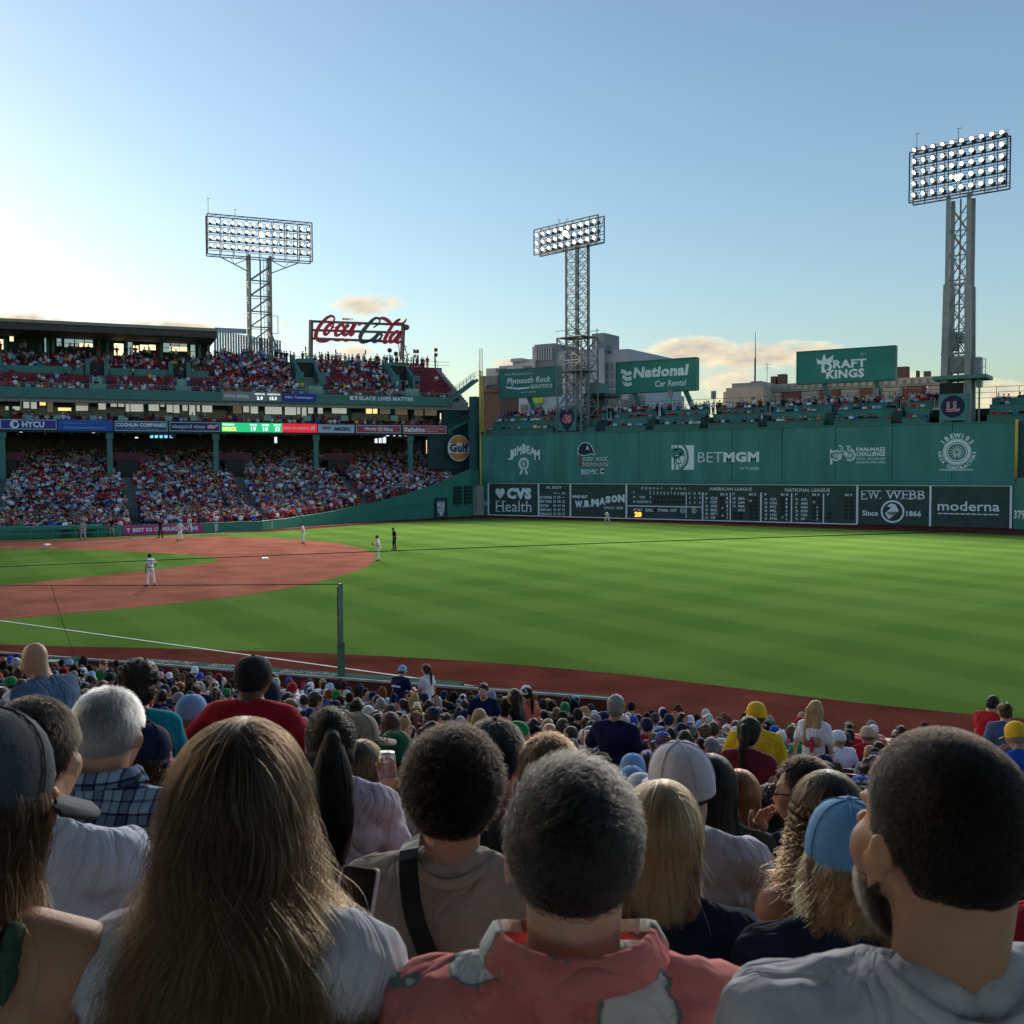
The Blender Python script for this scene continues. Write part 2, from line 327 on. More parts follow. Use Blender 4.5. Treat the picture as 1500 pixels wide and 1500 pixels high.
mb = MB(); WF.box(mb, 1.0, 69.0, 4.62, 4.70, 0, .25); mb.build('drip_rail', trim_green, gw)
ROUND = lambda px, py: WF.xz(px, py)
def wt(t, px0, py0, px1, py1, mat=letter_white, parent=None, **k):   # text filling a pixel box measured on the wall plane
    pm = (py0+py1)/2; xc, zc = WF.xz((px0+px1)/2, pm); x0, _ = WF.xz(px0, pm); x1, _ = WF.xz(px1, pm)
    h = abs(WF.xz((px0+px1)/2, py0)[1]-WF.xz((px0+px1)/2, py1)[1]); k.setdefault('out', .04)
    return WF.text(t, x0, x1, zc-h/2, zc+h/2, mat, parent, **k)
def wpts(l): return [WF.xz(*q) for q in l]
def Z3(l): return [(690+a/3.6585, 470+b/3.6585) for a, b in l]       # enlarged view 3 -> photo pixels
wt('310', 705.5, 734, 714, 741, parent=gw, bold=.01); 
# painted advertisements (flat print on the wall)
wt('J', *Z3([(197, 690)])[0], *Z3([(230, 745)])[0], parent=gw, bold=.03)
for t, a, b, c, d in (('I', 233, 683, 243, 725), ('M', 247, 672, 272, 718), ('B', 275, 660, 297, 712), ('E', 299, 670, 317, 712), ('A', 318, 675, 342, 718), ('M', 340, 690, 370, 745)):
    wt(t, *Z3([(a, b)])[0], *Z3([(c, d)])[0], parent=gw, bold=.04)
cx, cz = WF.xz(*Z3([(283, 766)])[0]); rr = 30/3.6585*140/FOC
mb = MB(); WF.stroke(mb, circle(cx, cz, rr*.86), rr*.34, .03, .01, True)
for k in range(14): a = 2*math.pi*k/14; WF.stroke(mb, [(cx+rr*.95*math.cos(a), cz+rr*.95*math.sin(a)), (cx+rr*1.18*math.cos(a), cz+rr*1.18*math.sin(a))], rr*.25, .03, .01)
WF.stroke(mb, [(cx-rr*.3, cz-rr), (cx-rr*.75, cz-rr*1.9)], rr*.4, .03, .01); WF.stroke(mb, [(cx+rr*.3, cz-rr), (cx+rr*.75, cz-rr*1.9)], rr*.4, .03, .01)
mb.build('seal_logo', letter_white, gw); WF.text('B', cx-rr*.25, cx+rr*.25, cz-rr*.4, cz+rr*.4, letter_white, gw, out=.03, bold=.02)
navy_print = M('navy_print', (.008, .014, .055), .5, .3, .05, 2); red_print = M('red_print', (.33, .03, .05), .5, .3, .08, 2)
capo = wpts(Z3([(574, 706), (577, 680), (590, 660), (612, 652), (636, 660), (650, 680), (656, 697), (668, 712), (664, 718), (645, 712), (612, 722), (583, 716)]))
mb = MB(); WF.stroke(mb, spline(capo, 3, True), .09, .03, .02, True); mb.build('cap_outline', letter_white, gw)
WF.prism(capo, 0, .03, 'cap_logo', navy_print, gw)
wt('A', *Z3([(616, 668)])[0], *Z3([(634, 692)])[0], letter_white, gw, out=.05, bold=.03)
mb = MB(); WF.stroke(mb, wpts(Z3([(584, 716), (584, 772)])), .22, .03, .02); WF.stroke(mb, wpts(Z3([(577, 772), (600, 772)])), .14, .03, .02); mb.build('tassel', red_print, gw)
for dx, mm, o, bd in ((0, letter_white, .03, .05), (0, navy_print, .05, -.012)): wt('RED SOX', *Z3([(596, 728)])[0], *Z3([(740, 753)])[0], mm, gw, out=o, bold=bd)
for dx, mm, o, bd in ((0, letter_white, .03, .05), (0, red_print, .05, -.008)): wt('SCHOLARS', *Z3([(592, 757)])[0], *Z3([(740, 780)])[0], mm, gw, out=o, bold=bd)
wt('BIDMC', *Z3([(592, 795)])[0], *Z3([(680, 823)])[0], parent=gw, bold=.01)
mb = MB(); 
for dz in (-1, 0, 1): WF.stroke(mb, wpts(Z3([(694, 806+dz*9), (716, 806+dz*3)])), .3, .03, .01)
mb.build('arrow_logo', letter_white, gw)
def Z5(l): return [(960+a/8.3333, 630+b/8.3333) for a, b in l]
# lion emblem: pale square with dark mane strokes
sq = wpts(Z5([(198, 185), (472, 185), (472, 485), (198, 485)])); WF.prism(sq, 0, .03, 'emblem_square', letter_white, gw)
mb = MB()
for l, w in (([(335, 185), (372, 225), (393, 290), (396, 345), (378, 410), (345, 455), (310, 487)], .28), ([(290, 215), (330, 240), (352, 290), (362, 350), (345, 410), (300, 470)], .12),
             ([(198, 262), (240, 268), (290, 262), (330, 300)], .85), ([(205, 310), (240, 330), (262, 330), (300, 330)], .35), ([(262, 330), (255, 375), (275, 405), (325, 405)], .16), ([(240, 330), (232, 390), (245, 430), (238, 485)], .22),
             ([(270, 395), (290, 440), (290, 485)], .14), ([(215, 195), (240, 225), (230, 250)], .16), ([(275, 190), (270, 225), (250, 245)], .16), ([(290, 345), (300, 375), (325, 380)], .10), ([(340, 320), (330, 300), (300, 290)], .2)):
    WF.stroke(mb, spline(wpts(Z5(l)), 4), w, .032, .02)
mb.build('emblem_mane', wall_green, gw)
wt('BET', *Z5([(522, 270)])[0], *Z5([(822, 392)])[0], parent=gw, bold=-.012); wt('MGM', *Z5([(832, 265)])[0], *Z5([(1268, 392)])[0], parent=gw, bold=.05)
wt('21+ TO WAGER', *Z5([(1035, 450)])[0], *Z5([(1268, 487)])[0], parent=gw, bold=.01)
def Z4(l): return [(1090+a/3.6585, 470+b/3.6585) for a, b in l]
mb = MB()
for l, w, c in (([(468, 770), (468, 690)], .26, 0), ([(505, 745), (525, 672), (545, 745)], .16, 0), ([(545, 745), (560, 672), (590, 700)], .16, 0), ([(507, 670), (522, 670)], .14, 0), ([(548, 672), (572, 672)], .14, 0), ([(512, 700), (560, 700)], .12, 0)):
    WF.stroke(mb, wpts(Z4(l)), w, .03, .012)
for a, b in ((495, 722), (568, 722)):
    x, z = WF.xz(*Z4([(a, b)])[0]); r = 25/3.6585*122/FOC; WF.stroke(mb, circle(x, z, r), .15, .03, .012, True)
    for k in range(8): t = math.pi*k/8; WF.stroke(mb, [(x-r*math.cos(t), z-r*math.sin(t)), (x+r*math.cos(t), z+r*math.sin(t))], .035, .03, .01)
mb.build('bicycle_logo', letter_white, gw)
for t, a, b, c, d, bd in (('PAN-MASS', 602, 677, 757, 700, .03), ('CHALLENGE', 602, 702, 757, 725, .03), ('GOAL: $75,000,000', 602, 733, 758, 746, .01), ('DONATE: PMC.ORG', 602, 752, 758, 765, .01)):
    wt(t, *Z4([(a, b)])[0], *Z4([(c, d)])[0], parent=gw, bold=bd)
cx, cz = WF.xz(*Z4([(1141, 703)])[0]); r = 69/3.6585*113/FOC
mb = MB(); WF.stroke(mb, circle(cx, cz, r*.98, 40), r*.06, .03, .01, True); WF.stroke(mb, circle(cx, cz, r*.84, 40), r*.16, .03, .01, True); WF.stroke(mb, circle(cx, cz, r*.66, 40), r*.07, .03, .01, True)
for k in range(14): t = 2*math.pi*k/14; WF.stroke(mb, [(cx+r*.12*math.cos(t), cz+r*.12*math.sin(t)), (cx+r*.5*math.cos(t), cz+r*.5*math.sin(t))], r*.05, .03, .01)
WF.stroke(mb, [(cx-r*.12, cz-r*.5), (cx-r*.12, cz-r*.2), (cx+r*.12, cz-r*.2), (cx+r*.12, cz-r*.5)], r*.1, .03, .01); mb.build('union_seal', letter_white, gw)
def arc_text(t, cx, cz, r, a0, a1, h, inward=False):
    n = len(t)
    for i, ch in enumerate(t):
        if ch == ' ': continue
        a = a0+(a1-a0)*i/(n-1); x, z = cx+r*math.cos(a), cz+r*math.sin(a); ang = a+math.pi/2 if inward else a-math.pi/2
        me = text_mesh(ch, .04, 0); co = np.empty(len(me.vertices)*3); me.vertices.foreach_get('co', co); co = co.reshape(-1, 3); c = (co.min(0)+co.max(0))/2
        q = (co-c)*h/.72; X = x+q[:, 0]*math.cos(ang)-q[:, 1]*math.sin(ang); Zz = z+q[:, 0]*math.sin(ang)+q[:, 1]*math.cos(ang)
        pts = np.outer(X, WF.X)+np.outer(Zz, WF.Z)+np.outer(.03+np.where(co[:, 2] > 0, .01, 0), WF.N)
        m2 = me.copy(); m2.vertices.foreach_set('co', pts.ravel()); m2.materials.clear(); m2.materials.append(letter_white); m2.update(); link('lettering', m2, gw)
arc_text('IBEW103', cx, cz, r*1.25, R(143), R(37), r*.34); arc_text('NECA CONTRACTORS', cx, cz, r*1.22, R(183), R(357), r*.24, True)
wt('POWERING BOSTON', *Z4([(1048, 793)])[0], *Z4([(1228, 804)])[0], parent=gw, bold=.03)

# ------------------------------------------------------------------ hand-turned scoreboard along the foot of the wall
sb = empty('scoreboard', (35, -.1, 0), 0, 'long slate scoreboard with white borders along the foot of the green wall', 'scoreboard')
SF = WF.shift(.06)
bounds = [716, 789.5, 836, 918, 1256, 1363, 1481]; bx = [WF.xz(p, 740)[0] for p in bounds]
for i in range(6):
    mb = MB(); SF.box(mb, bx[i], bx[i+1], .05, 4.5, -.06, 0); mb.build('slate_panel', slate, sb)
for i, x in enumerate(bx):
    mb = MB(); SF.box(mb, x-.11, x+.11, .05, 4.5, 0, .06); mb.build('divider_strip', white_paint, sb)
mb = MB(); SF.box(mb, bx[0]-.11, bx[-1]+.11, 4.5, 4.68, 0, .07); mb.build('top_strip', white_paint, sb)
mb = MB(); SF.box(mb, bx[0]-.11, bx[4], -.0, .12, 0, .07); mb.build('bottom_strip', white_paint, sb)
def Z(l, x0, y0, s): return [(x0+a/s, y0+b/s) for a, b in l]
def st(t, box, view, bold=.01, mat=letter_white, **k):
    v = {'a': (700, 690, 5.769), 'b': (900, 690, 3.9474), 'c': (1340, 620, 8.825), 'd': (1090, 470, 3.6585)}[view]
    (a, b), (c, d) = Z([(box[0], box[1]), (box[2], box[3])], *v); wt(t, a, b, c, d, mat, sb, out=.075, bold=bold, **k)
heart = [(0, -1), (-.55, -.45), (-1, .1), (-1, .5), (-.75, .85), (-.4, .9), (0, .6), (.4, .9), (.75, .85), (1, .5), (1, .1), (.55, -.45)]
x, z = WF.xz(*Z([(190, 188)], 700, 690, 5.769)[0]); SF.prism([(x+a*.78, z+b*.8) for a, b in heart], .0, .02, 'heart_logo', letter_white, sb)
st('CVS', (247, 142, 455, 238), 'a', .07); st('Health', (155, 250, 455, 345), 'a', 0)
mb = MB()
for a, b, c, d in ((152, 340, 190, 340), (152, 254, 190, 254), (205, 340, 240, 340), (205, 254, 240, 254)):
    mb = MB(); SF.stroke(mb, wpts(Z([(a, b), (c, d)], 700, 690, 5.769)), .1, .015, .01); mb.build('serif_stroke', letter_white, sb)
st('AL EAST', (578, 128, 710, 150), 'a', .015); st('W  L  GB', (643, 178, 742, 196), 'a')
for i, (n, w) in enumerate((('BALTIMORE', '57 35 -'), ('NEW YORK', '56 38 2'), ('BOSTON', '50 41 6'), ('TAMPA BAY', '45 47 12'), ('TORONTO', '42 50 15'))):
    y = 211+i*35; st(n, (518, y, 628 if n != 'BOSTON' else 600, y+22), 'a', .03); p = w.split()
    for q, (a, b) in zip(p, ((640, 664), (675, 702), (716, 738))): st(q, (a, y+9 if q == '-' else y, b, y+12 if q == '-' else y+22), 'a', .02)
st('WHO BUT', (797, 203, 930, 230), 'a', .05)
for i, ch in enumerate('W.B.MASON'):
    a = [(822, 250, 886, 310), (888, 296, 898, 308), (902, 248, 944, 305), (946, 292, 956, 304), (960, 235, 1025, 300), (1028, 222, 1078, 285), (1080, 210, 1125, 272), (1130, 203, 1182, 266), (1186, 198, 1243, 264)][i]
    st(ch, a, 'a', .07)
st('SINCE 1898', (1066, 300, 1228, 322), 'a', .01)
for i, ch in enumerate('FENWAY'): st(ch, (158+i*22, 93, 170+i*22, 106), 'b', .02)
for i, ch in enumerate('PARK'): st(ch, (330+i*24, 95, 343+i*24, 108), 'b', .02)
st('P', (110, 117, 119, 130), 'b')
for i in range(10): st(str(i+1), (206+i*20, 117+i*.5, (214 if i < 9 else 226)+i*20 if i else 211, 134+i*.5), 'b', .015)
for i, ch in enumerate('RHE'): st(ch, (432+i*29, 121, 441+i*29, 136), 'b', .02)
st('46', (110, 144, 122, 157), 'b', .03); st('OAK', (146, 144, 182, 158), 'b', .02); st('0', (206, 144, 214, 158), 'b', .02)
st('89', (110, 170, 122, 184), 'b', .03); st('BOSTON', (132, 171, 198, 185), 'b', .02); st('3', (206, 171, 214, 185), 'b', .02)
for i in range(3): st('0', (433+i*29, 148, 441+i*29, 161), 'b', .02); st('330'[i], (433+i*29, 176, 441+i*29, 190), 'b', .02)
dark_slot = M('number_slot', (.012, .018, .018), .5, .3, .2, 2)
mb = MB()
def slot(zx0, zy0, zx1, zy1):
    (a, b), (c, d) = Z([(zx0, zy0), (zx1, zy1)], 900, 690, 3.9474); x0, z1 = WF.xz(a, b); x1, z0 = WF.xz(c, d); SF.box(mb, x0, x1, min(z0, z1), max(z0, z1), .0, .012)
for i in range(9):
    for j in range(2): slot(224+i*21, 144+j*27, 240+i*21, 160+j*27)
for i in range(3):
    for j in range(2): slot(429+i*29, 146+j*28, 445+i*29, 163+j*28)
for x0 in (610, 637, 780, 808, 962, 990, 1145, 1175, 1330, 1362):
    for j in range(6): slot(x0, 150+j*22, x0+23, 167+j*22)
for x0 in (685, 718, 1230): 
    for j in range(4, 6): slot(x0, 150+j*22, x0+26, 167+j*22)
o = mb.build('number_slot', dark_slot, sb); o['kind'] = 'stuff'
for l, w in (([(78, 201), (505, 208)], .13), ([(417, 122), (417, 270)], .10), ([(512, 122), (512, 284)], .16), ([(672, 125), (672, 288)], .12), ([(849, 125), (849, 292)], .18), ([(1026, 128), (1026, 297)], .14), ([(1211, 130), (1211, 302)], .13)):
    q = wpts(Z(l, 900, 690, 3.9474)); q = [q[0], (q[1][0], max(.12, q[1][1]))]
    if abs(q[0][0]-q[1][0]) < 2: q[1] = (q[0][0], q[1][1])
    else: q[1] = (q[1][0], q[0][1])
    mb = MB(); SF.stroke(mb, q, w, .0, .05); mb.build('column_strip', white_paint, sb)

st('AT BAT', (110, 216, 163, 231), 'b', .03); st('BALL', (183, 217, 227, 234), 'b', .03); st('STRIKE', (250, 219, 312, 235), 'b', .03); st('OUT', (324, 219, 363, 236), 'b', .03)
orange = M('lit_orange_digits', (1.0, .28, .03), .5, .3, .02, 2, emit=1.6)
st('20', (119, 236, 158, 265), 'b', .05, orange)
for zx, ch in ((396, 'H'), (461, 'E')):
    x, z = WF.xz(*Z([(zx, 229)], 900, 690, 3.9474)[0]); mb = MB(); SF.stroke(mb, circle(x, z, .30), .06, .0, .02, True); mb.build('lamp_ring', letter_white, sb); st(ch, (zx-5, 222, zx+5, 237), 'b', .02)
x, z = WF.xz(*Z([(237, 224)], 900, 690, 3.9474)[0]); SF.prism(circle(x, z, .26, 12), 0, .03, 'ball_lamp', black, sb)
st('AMERICAN LEAGUE', (552, 95, 797, 113), 'b', .01); st('NATIONAL LEAGUE', (988, 100, 1247, 120), 'b', .01)
for zx in (527, 686, 870, 1047, 1232): st('P', (zx, 123+zx*.006, zx+12, 137+zx*.006), 'b', .02)
for zx in (615, 780, 964, 1145, 1335): st('IN', (zx, 123+zx*.006, zx+20, 138+zx*.006), 'b', .03); st('R', (zx+31, 123+zx*.006, zx+43, 138+zx*.006), 'b', .02)
for x0, y0, rows in ((527, 150, (('54', 'CLE', '1'), ('9', 'DET', '10'), ('35', 'CHC', '1'), ('49', 'BAL', '0'), ('45', 'NYY', '2'), ('31', 'TB', '2'))), (686, 151, (('58', 'SEA', ''), ('54', 'LAA', ''), ('71', 'MIA', ''), ('', 'HOU', ''))),
                 (870, 155, (('26', 'COL', '1'), ('21', 'CIN', '8'), ('32', 'PIT', '1'), ('32', 'MIL', '0'), ('43', 'LAD', '1'), ('27', 'PHI', '2'))), (1048, 157, (('54', 'ATL', ''), ('32', 'ARI', ''), ('1', 'WSH', '0'), ('23', 'NYM', '2'), ('34', 'TOR', '5'), ('12', 'SF', '3')))):
    for i, (a, b, c) in enumerate(rows):
        y = y0+i*22.5
        if a: st(a, (x0, y, x0+(15 if len(a) > 1 else 7), y+14), 'b', .03)
        st(b, (x0+31, y, x0+31+13*len(b), y+15), 'b', .03)
        if c: st(c, (x0+122-(0 if len(c) < 2 else 5), y, x0+131, y+15), 'b', .02)
for t, a, b in (('4', 619, 206), ('3', 620, 250), ('N', 783, 165), ('5', 968, 260), ('N', 1149, 173)): st(t, (a, b, a+12, b+14), 'b', .02)
# serif-looking plumbing advertisement and the others
st('F.W.', (630, 908, 735, 955), 'd', .0); st('WEBB', (762, 908, 970, 955), 'd', .0)
mb = MB()
for a, b, c in ((628, 955, 662), (628, 911, 668), (664, 911, 690), (705, 911, 738), (760, 911, 788), (800, 911, 832), (838, 911, 870), (838, 953, 880), (878, 911, 902), (878, 955, 902), (928, 911, 948), (928, 955, 948)):
    mb = MB(); SF.stroke(mb, wpts(Z([(a, b), (c, b)], 1090, 470, 3.6585)), .09, .015, .01); mb.build('serif_stroke', letter_white, sb)
st('Since', (635, 1015, 718, 1045), 'd', .03); st('1866', (870, 1018, 950, 1048), 'd', .03)
x, z = WF.xz(*Z([(796, 1022)], 1090, 470, 3.6585)[0]); mb = MB(); SF.stroke(mb, circle(x, z, 1.18, 36), .2, .0, .02, True); mb.build('ring_logo', letter_white, sb)
pw = wpts(Z([(756, 1030), (790, 1000), (765, 992), (790, 978), (812, 985), (828, 1015), (822, 1030), (775, 1062)], 1090, 470, 3.6585)); SF.prism(pw, 0, .02, 'fitting_logo', letter_white, sb)
wt('WEBB', *Z([(766, 1022)], 1090, 470, 3.6585)[0], *Z([(824, 1042)], 1090, 470, 3.6585)[0], slate, sb, out=.095, bold=.03)
st('moderna', (297, 1010, 1100, 1135), 'c', .012)
mb = MB()
for i in range(11): SF.stroke(mb, wpts(Z([(300+i*73, 1165+i*1.6), (358+i*73, 1166.4+i*1.6)], 1340, 620, 8.825)), .12, .0, .015)
mb.build('dash_line', letter_white, sb)

# ------------------------------------------------------------------ foul poles, centre-field wall
fp = empty('foul_pole', (.35, -.05, 0), 0, 'tall yellow foul pole with a mesh wing at the left end of the green wall', 'foul pole')
mb = MB(); mb.tube((.35, -.12, 0), (.35, -.12, 11.4), .13, 10); mb.build('lower_pole', yellow_paint, fp)
mb = MB(); mb.tube((.32, -.12, 11.4), (.30, -.12, 20.6), .15, 10); mb.build('upper_pole', yellow_paint, fp)
mb = MB(); mb.tube((.78, -.12, 11.9), (.78, -.12, 20.5), .06, 6)
for i in range(30): mb.bar((.36, -.12, 12+i*.29), (.78, -.12, 12+i*.29), .03)
for i in range(3): mb.bar((.47+i*.1, -.12, 11.9), (.47+i*.1, -.12, 20.5), .03)
mb.build('mesh_wing', yellow_paint, fp)
mb = MB()
for x in (.2, .75): mb.tube((x, -.12, 20.5), (x, -.12, 23.6), .04, 6)
for i in range(9): mb.bar((.2, -.12, 20.6+i*.34), (.75, -.12, 20.94+i*.34), .04); mb.bar((.2, -.12, 20.94+i*.34), (.75, -.12, 20.94+i*.34), .03)
mb.build('lattice_mast', M('pale_yellow_paint', (.55, .45, .22), .5, .3, .1, 2), fp)
mb = MB(); mb.tube((69.25, -.16, 5.4), (69.25, -.16, 11.6), .15, 10); setp(mb.build('boundary_stripe', yellow_paint), 'short yellow post marking the right end of the tall green wall', 'post')
cw = empty('outfield_wall', (72, -1, 0), 0, 'lower padded green wall turning off the right end of the scoreboard', 'wall')
CFW = Frame((69.3, -.12, 0), (1, -.30, 0), (-.30, -1, 0))
for i in range(8):
    mb = MB(); CFW.box(mb, i*4+.02, i*4+3.98, 0, 5.35, -.5, 0); mb.build('pad', pad_green, cw)
x0, z0 = CFW.xz(1485.5, 746); CFW.text('379', x0, x0+1.15, z0-1.0, z0-.1, letter_white, cw, out=.03, bold=.03)
mb = MB(); mb.box((69.3, .35, 5.4), (80, 1.2, 11.3)); setp(mb.build('side_wall', M('blue_green_paint', (.016, .075, .09), .55, .3, .1, .5)), 'dark blue-green wall section right of the yellow post', 'wall')
# ------------------------------------------------------------------ third-base grandstand, in its own frame: u along it (0 = corner by the wall), v back from the roof edge
G0 = np.array([-4.686, -1.289, 0.]); GD = np.array([-.56915, -.82224, 0.]); GN = np.array([-.82224, .56915, 0.])
def G(u, v, z): return G0+GD*u+GN*v+np.array((0, 0, z))
def gbox(mb, u0, u1, v0, v1, z0, z1, mi=0): return mb.obox(G(u1, v0, z0), -GD*(u1-u0), GN*(v1-v0), (0, 0, z1-z0), mi)
def gpoly(mb, u0, u1, prof, mi=0):     # prism along u with profile [(v,z)...]
    n = len(prof); a = [G(u0, v, z) for v, z in prof]; b = [G(u1, v, z) for v, z in prof]
    return mb.add(a+b, [tuple(range(n-1, -1, -1)), tuple(range(n, 2*n))]+[(i, (i+1) % n, n+(i+1) % n, n+i) for i in range(n)], mi)
UL = 175.0  # stand carried far out of view to block the low sun
def GF(v): return Frame(G(0, v, 0), -GD, -GN)
gs = empty('grandstand', tuple(G(30, 5, 0)), 0, 'double-decked green grandstand full of spectators along the far foul line', 'grandstand')
fence_uv = [(90, -31.5), (55.7, -30.9), (44, -29.8), (30.5, -27.5), (25.2, -21.3), (17.3, -15.1), (8, -10.2), (-1.4, -6.0), (-5, -4)]
def v_fence(u):
    for (a, b), (c, d) in zip(fence_uv, fence_uv[1:]):
        if a >= u >= c: return b+(d-b)*(a-u)/(a-c)
    return -31 if u > 60 else -4
def floor_low(v): return float(np.interp(v, [-31, -24, -18, -13, -8, 0], [.25, .7, 1.25, 2.1, 3.25, 5.15])) if v < 0 else 5.15+.27*v
ROWS_LOW = [-29.6+.82*k for k in range(52)]           # row positions v (front edge of the tread)
AISLES = [(43.2, 1.3), (29.6, 1.3), (15.6, 1.3), (57.5, 1.3), (71, 1.3)]
def u_start(v):           # where a row begins at the sloping corner wall
    lo = -4.0
    for i in range(240):
        u = lo+i*.4
        if v_fence(u) < v-.35: return u
    return 80
mb = MB()
for v in ROWS_LOW:
    u0 = max(u_start(v), -1.0 if v > -3 else -4)
    gbox(mb, u0, UL, v, v+.83, -.1, floor_low(v))
mb.build('lower_terrace', concrete, gs)
# low field fence and the wall that climbs to the corner
ff = empty('field_fence', tuple(G(30, -28, 0)), 0, 'green padded fence that climbs in a ramp up to the corner of the tall wall', 'fence')
fpts = [G(u, v, 0) for u, v in fence_uv[1:]]
fx = [(55.7, .95), (44, .95), (30.5, .95), (27.4, .98), (25.2, 1.1), (21, 1.4), (17.3, 1.85), (13, 2.55), (9, 3.35), (6, 4.1), (3, 5.0), (.5, 5.85), (-1.4, 6.5)]
for (u0, z0), (u1, z1) in zip(fx, fx[1:]):
    a, b = G(u0, v_fence(u0), 0), G(u1, v_fence(u1), 0); q = (b-a)/np.linalg.norm(b-a); n = np.array((-q[1], q[0], 0)); n = n if n@GN > 0 else -n
    mb = MB(); mb.hexa([a, b, b+n*.25, a+n*.25, a+(0, 0, z0), b+(0, 0, z1), b+n*.25+(0, 0, z1), a+n*.25+(0, 0, z0)]); mb.build('pad', pad_green, ff)
    mb = MB(); mb.bar(a+n*.12+np.array((0, 0, z0+.04)), b+n*.12+np.array((0, 0, z1+.04)), .30, .06); mb.build('cap_rail', trim_green, ff)
a, b = G(.5, v_fence(.5), 0), G(-1.4, v_fence(-1.4), 0); FF = Frame(a, b-a, np.array((.98, -.2, 0)))
cf = empty('corner_wall', (0, -2.5, 0), 0, 'green corner wall with two dark openings beside the foul pole', 'wall')
CW0, CW1 = np.array(G(-1.4, v_fence(-1.4), 0)), np.array((-.05, -.05, 0)); KF = Frame(CW0, CW1-CW0, np.array((CW1-CW0)[[1, 0, 2]]*np.array((1, -1, 1)))); KL = np.linalg.norm(CW1-CW0)
mb = MB(); KF.box(mb, 0, KL, 0, 6.4, -.3, 0); mb.build('panel', pad_green, cf)
mb = MB(); mb.box((-1.2, -.7, 6.4), (-.15, 1.4, 16.9)); mb.build('pier', M('blue_green_paint', (.016, .075, .09), .55, .3, .1, .5), cf)
mb = MB(); mb.box((-1.0, -.8, 0), (-.15, -.0, 6.4)); mb.build('pier_foot', wall_green, cf)
# sloping-wall openings, door, line
RF = Frame(G(17.3, v_fence(17.3), 0), G(-1.4, v_fence(-1.4), 0)-G(17.3, v_fence(17.3), 0), (.97, -.25, 0)); RF.N = np.array((RF.X[1], -RF.X[0], 0))
RF = RF.shift(.12)
for p0, p1, q0, q1 in ((665.5, 676.5, 712.5, 739), (680.5, 691, 711.5, 738.5)):
    x0, z1 = RF.xz(p0, q0); x1, z0 = RF.xz(p1, q1); mb = MB(); RF.box(mb, x0, x1, z0, z1, -.05, .06); w = mb.build('shutter_opening', M('dark_louvre', (.012, .03, .028), .6, .3, .1, 3), ff)
    mb = MB(); 
    for k in range(5): RF.box(mb, x0, x1, z0+(z1-z0)*k/5, z0+(z1-z0)*k/5+.06, .06, .10)
    mb.build('louvre_bars', pad_green, w)
x0, z1 = RF.xz(638, 729.5); x1, z0 = RF.xz(655, 758); mb = MB(); RF.box(mb, x0, x1, .05, z1, -.05, .05); mb.build('doorway', M('dark_louvre', (.012, .03, .028)), ff)
x0, z1 = RF.xz(639, 733); x1, z0 = RF.xz(651, 757); dl = MB(); RF.box(dl, x0, x1, z0, z1, .05, .12); do = dl.build('door', M('grey_green_door', (.10, .14, .125), .6, .3, .1, 2), ff)
xm = (x0+x1)/2; RF.text('MLB', x0+.08, x1-.08, z1-1.0, z1-.25, letter_white, do, out=.14, bold=.04)
RF.prism([(x0+.05, z1-1.15), (x1-.05, z1-1.15), (xm, z0+.12)], .12, .14, 'pennant_mark', letter_white, do); RF.prism([(x0+.28, z1-1.27), (x1-.28, z1-1.27), (xm, z0+.5)], .14, .16, 'pennant_inner', M('grey_green_door', (.10, .14, .125)), do)
mb = MB(); RF.stroke(mb, [(xm-.02, z1-1.3), (xm-.05, z1-1.55), (xm-.16, z1-1.75), (xm+.14, z1-1.85), (xm, z1-2.0)], .12, .16, .02); RF.stroke(mb, circle(xm, z1-1.3, .08, 8), .12, .16, .02, True); mb.build('batter_mark', letter_white, do)
mb = MB(); RF.stroke(mb, [RF.xz(565, 742), RF.xz(625, 738)], .07, .02, .02); mb.build('painted_line', trim_green, ff)

# columns, roof of the lower deck and its underside
for u in (57.6, 45.3, 32.2, 18.9, 5.4, 70.5):
    mb = MB(); gbox(mb, u-.32, u+.32, .35, .95, 4.9, 11.5); gbox(mb, u-.45, u+.45, .2, 1.1, 10.6, 11.55); gbox(mb, u-.42, u+.42, .25, 1.05, 4.9, 5.5); mb.build('column', trim_green, gs)
for u in (51, 38.5, 25.5, 12, 0.5, 64):
    mb = MB(); gbox(mb, u-.25, u+.25, 9.6, 10.1, 7, 11.5); mb.build('column', dark_green, gs)
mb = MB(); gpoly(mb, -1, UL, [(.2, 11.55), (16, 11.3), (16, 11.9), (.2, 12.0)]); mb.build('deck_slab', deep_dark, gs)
mb = MB()
for k in range(56): gbox(mb, k*3.1, k*3.1+.25, .4, 15, 11.05, 11.5)
mb.build('deck_joists', dark_green, gs)
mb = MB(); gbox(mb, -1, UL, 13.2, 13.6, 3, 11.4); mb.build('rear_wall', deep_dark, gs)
mb = MB(); gbox(mb, -1, UL, 15.8, 16.2, 11.9, 16.0); mb.build('upper_rear_wall', dark_green, gs)
mb = MB(); gbox(mb, -.2, UL, .05, .35, 11.45, 12.95); gbox(mb, -.2, UL, .0, .5, 11.35, 11.5); mb.build('fascia_beam', dark_green, gs)
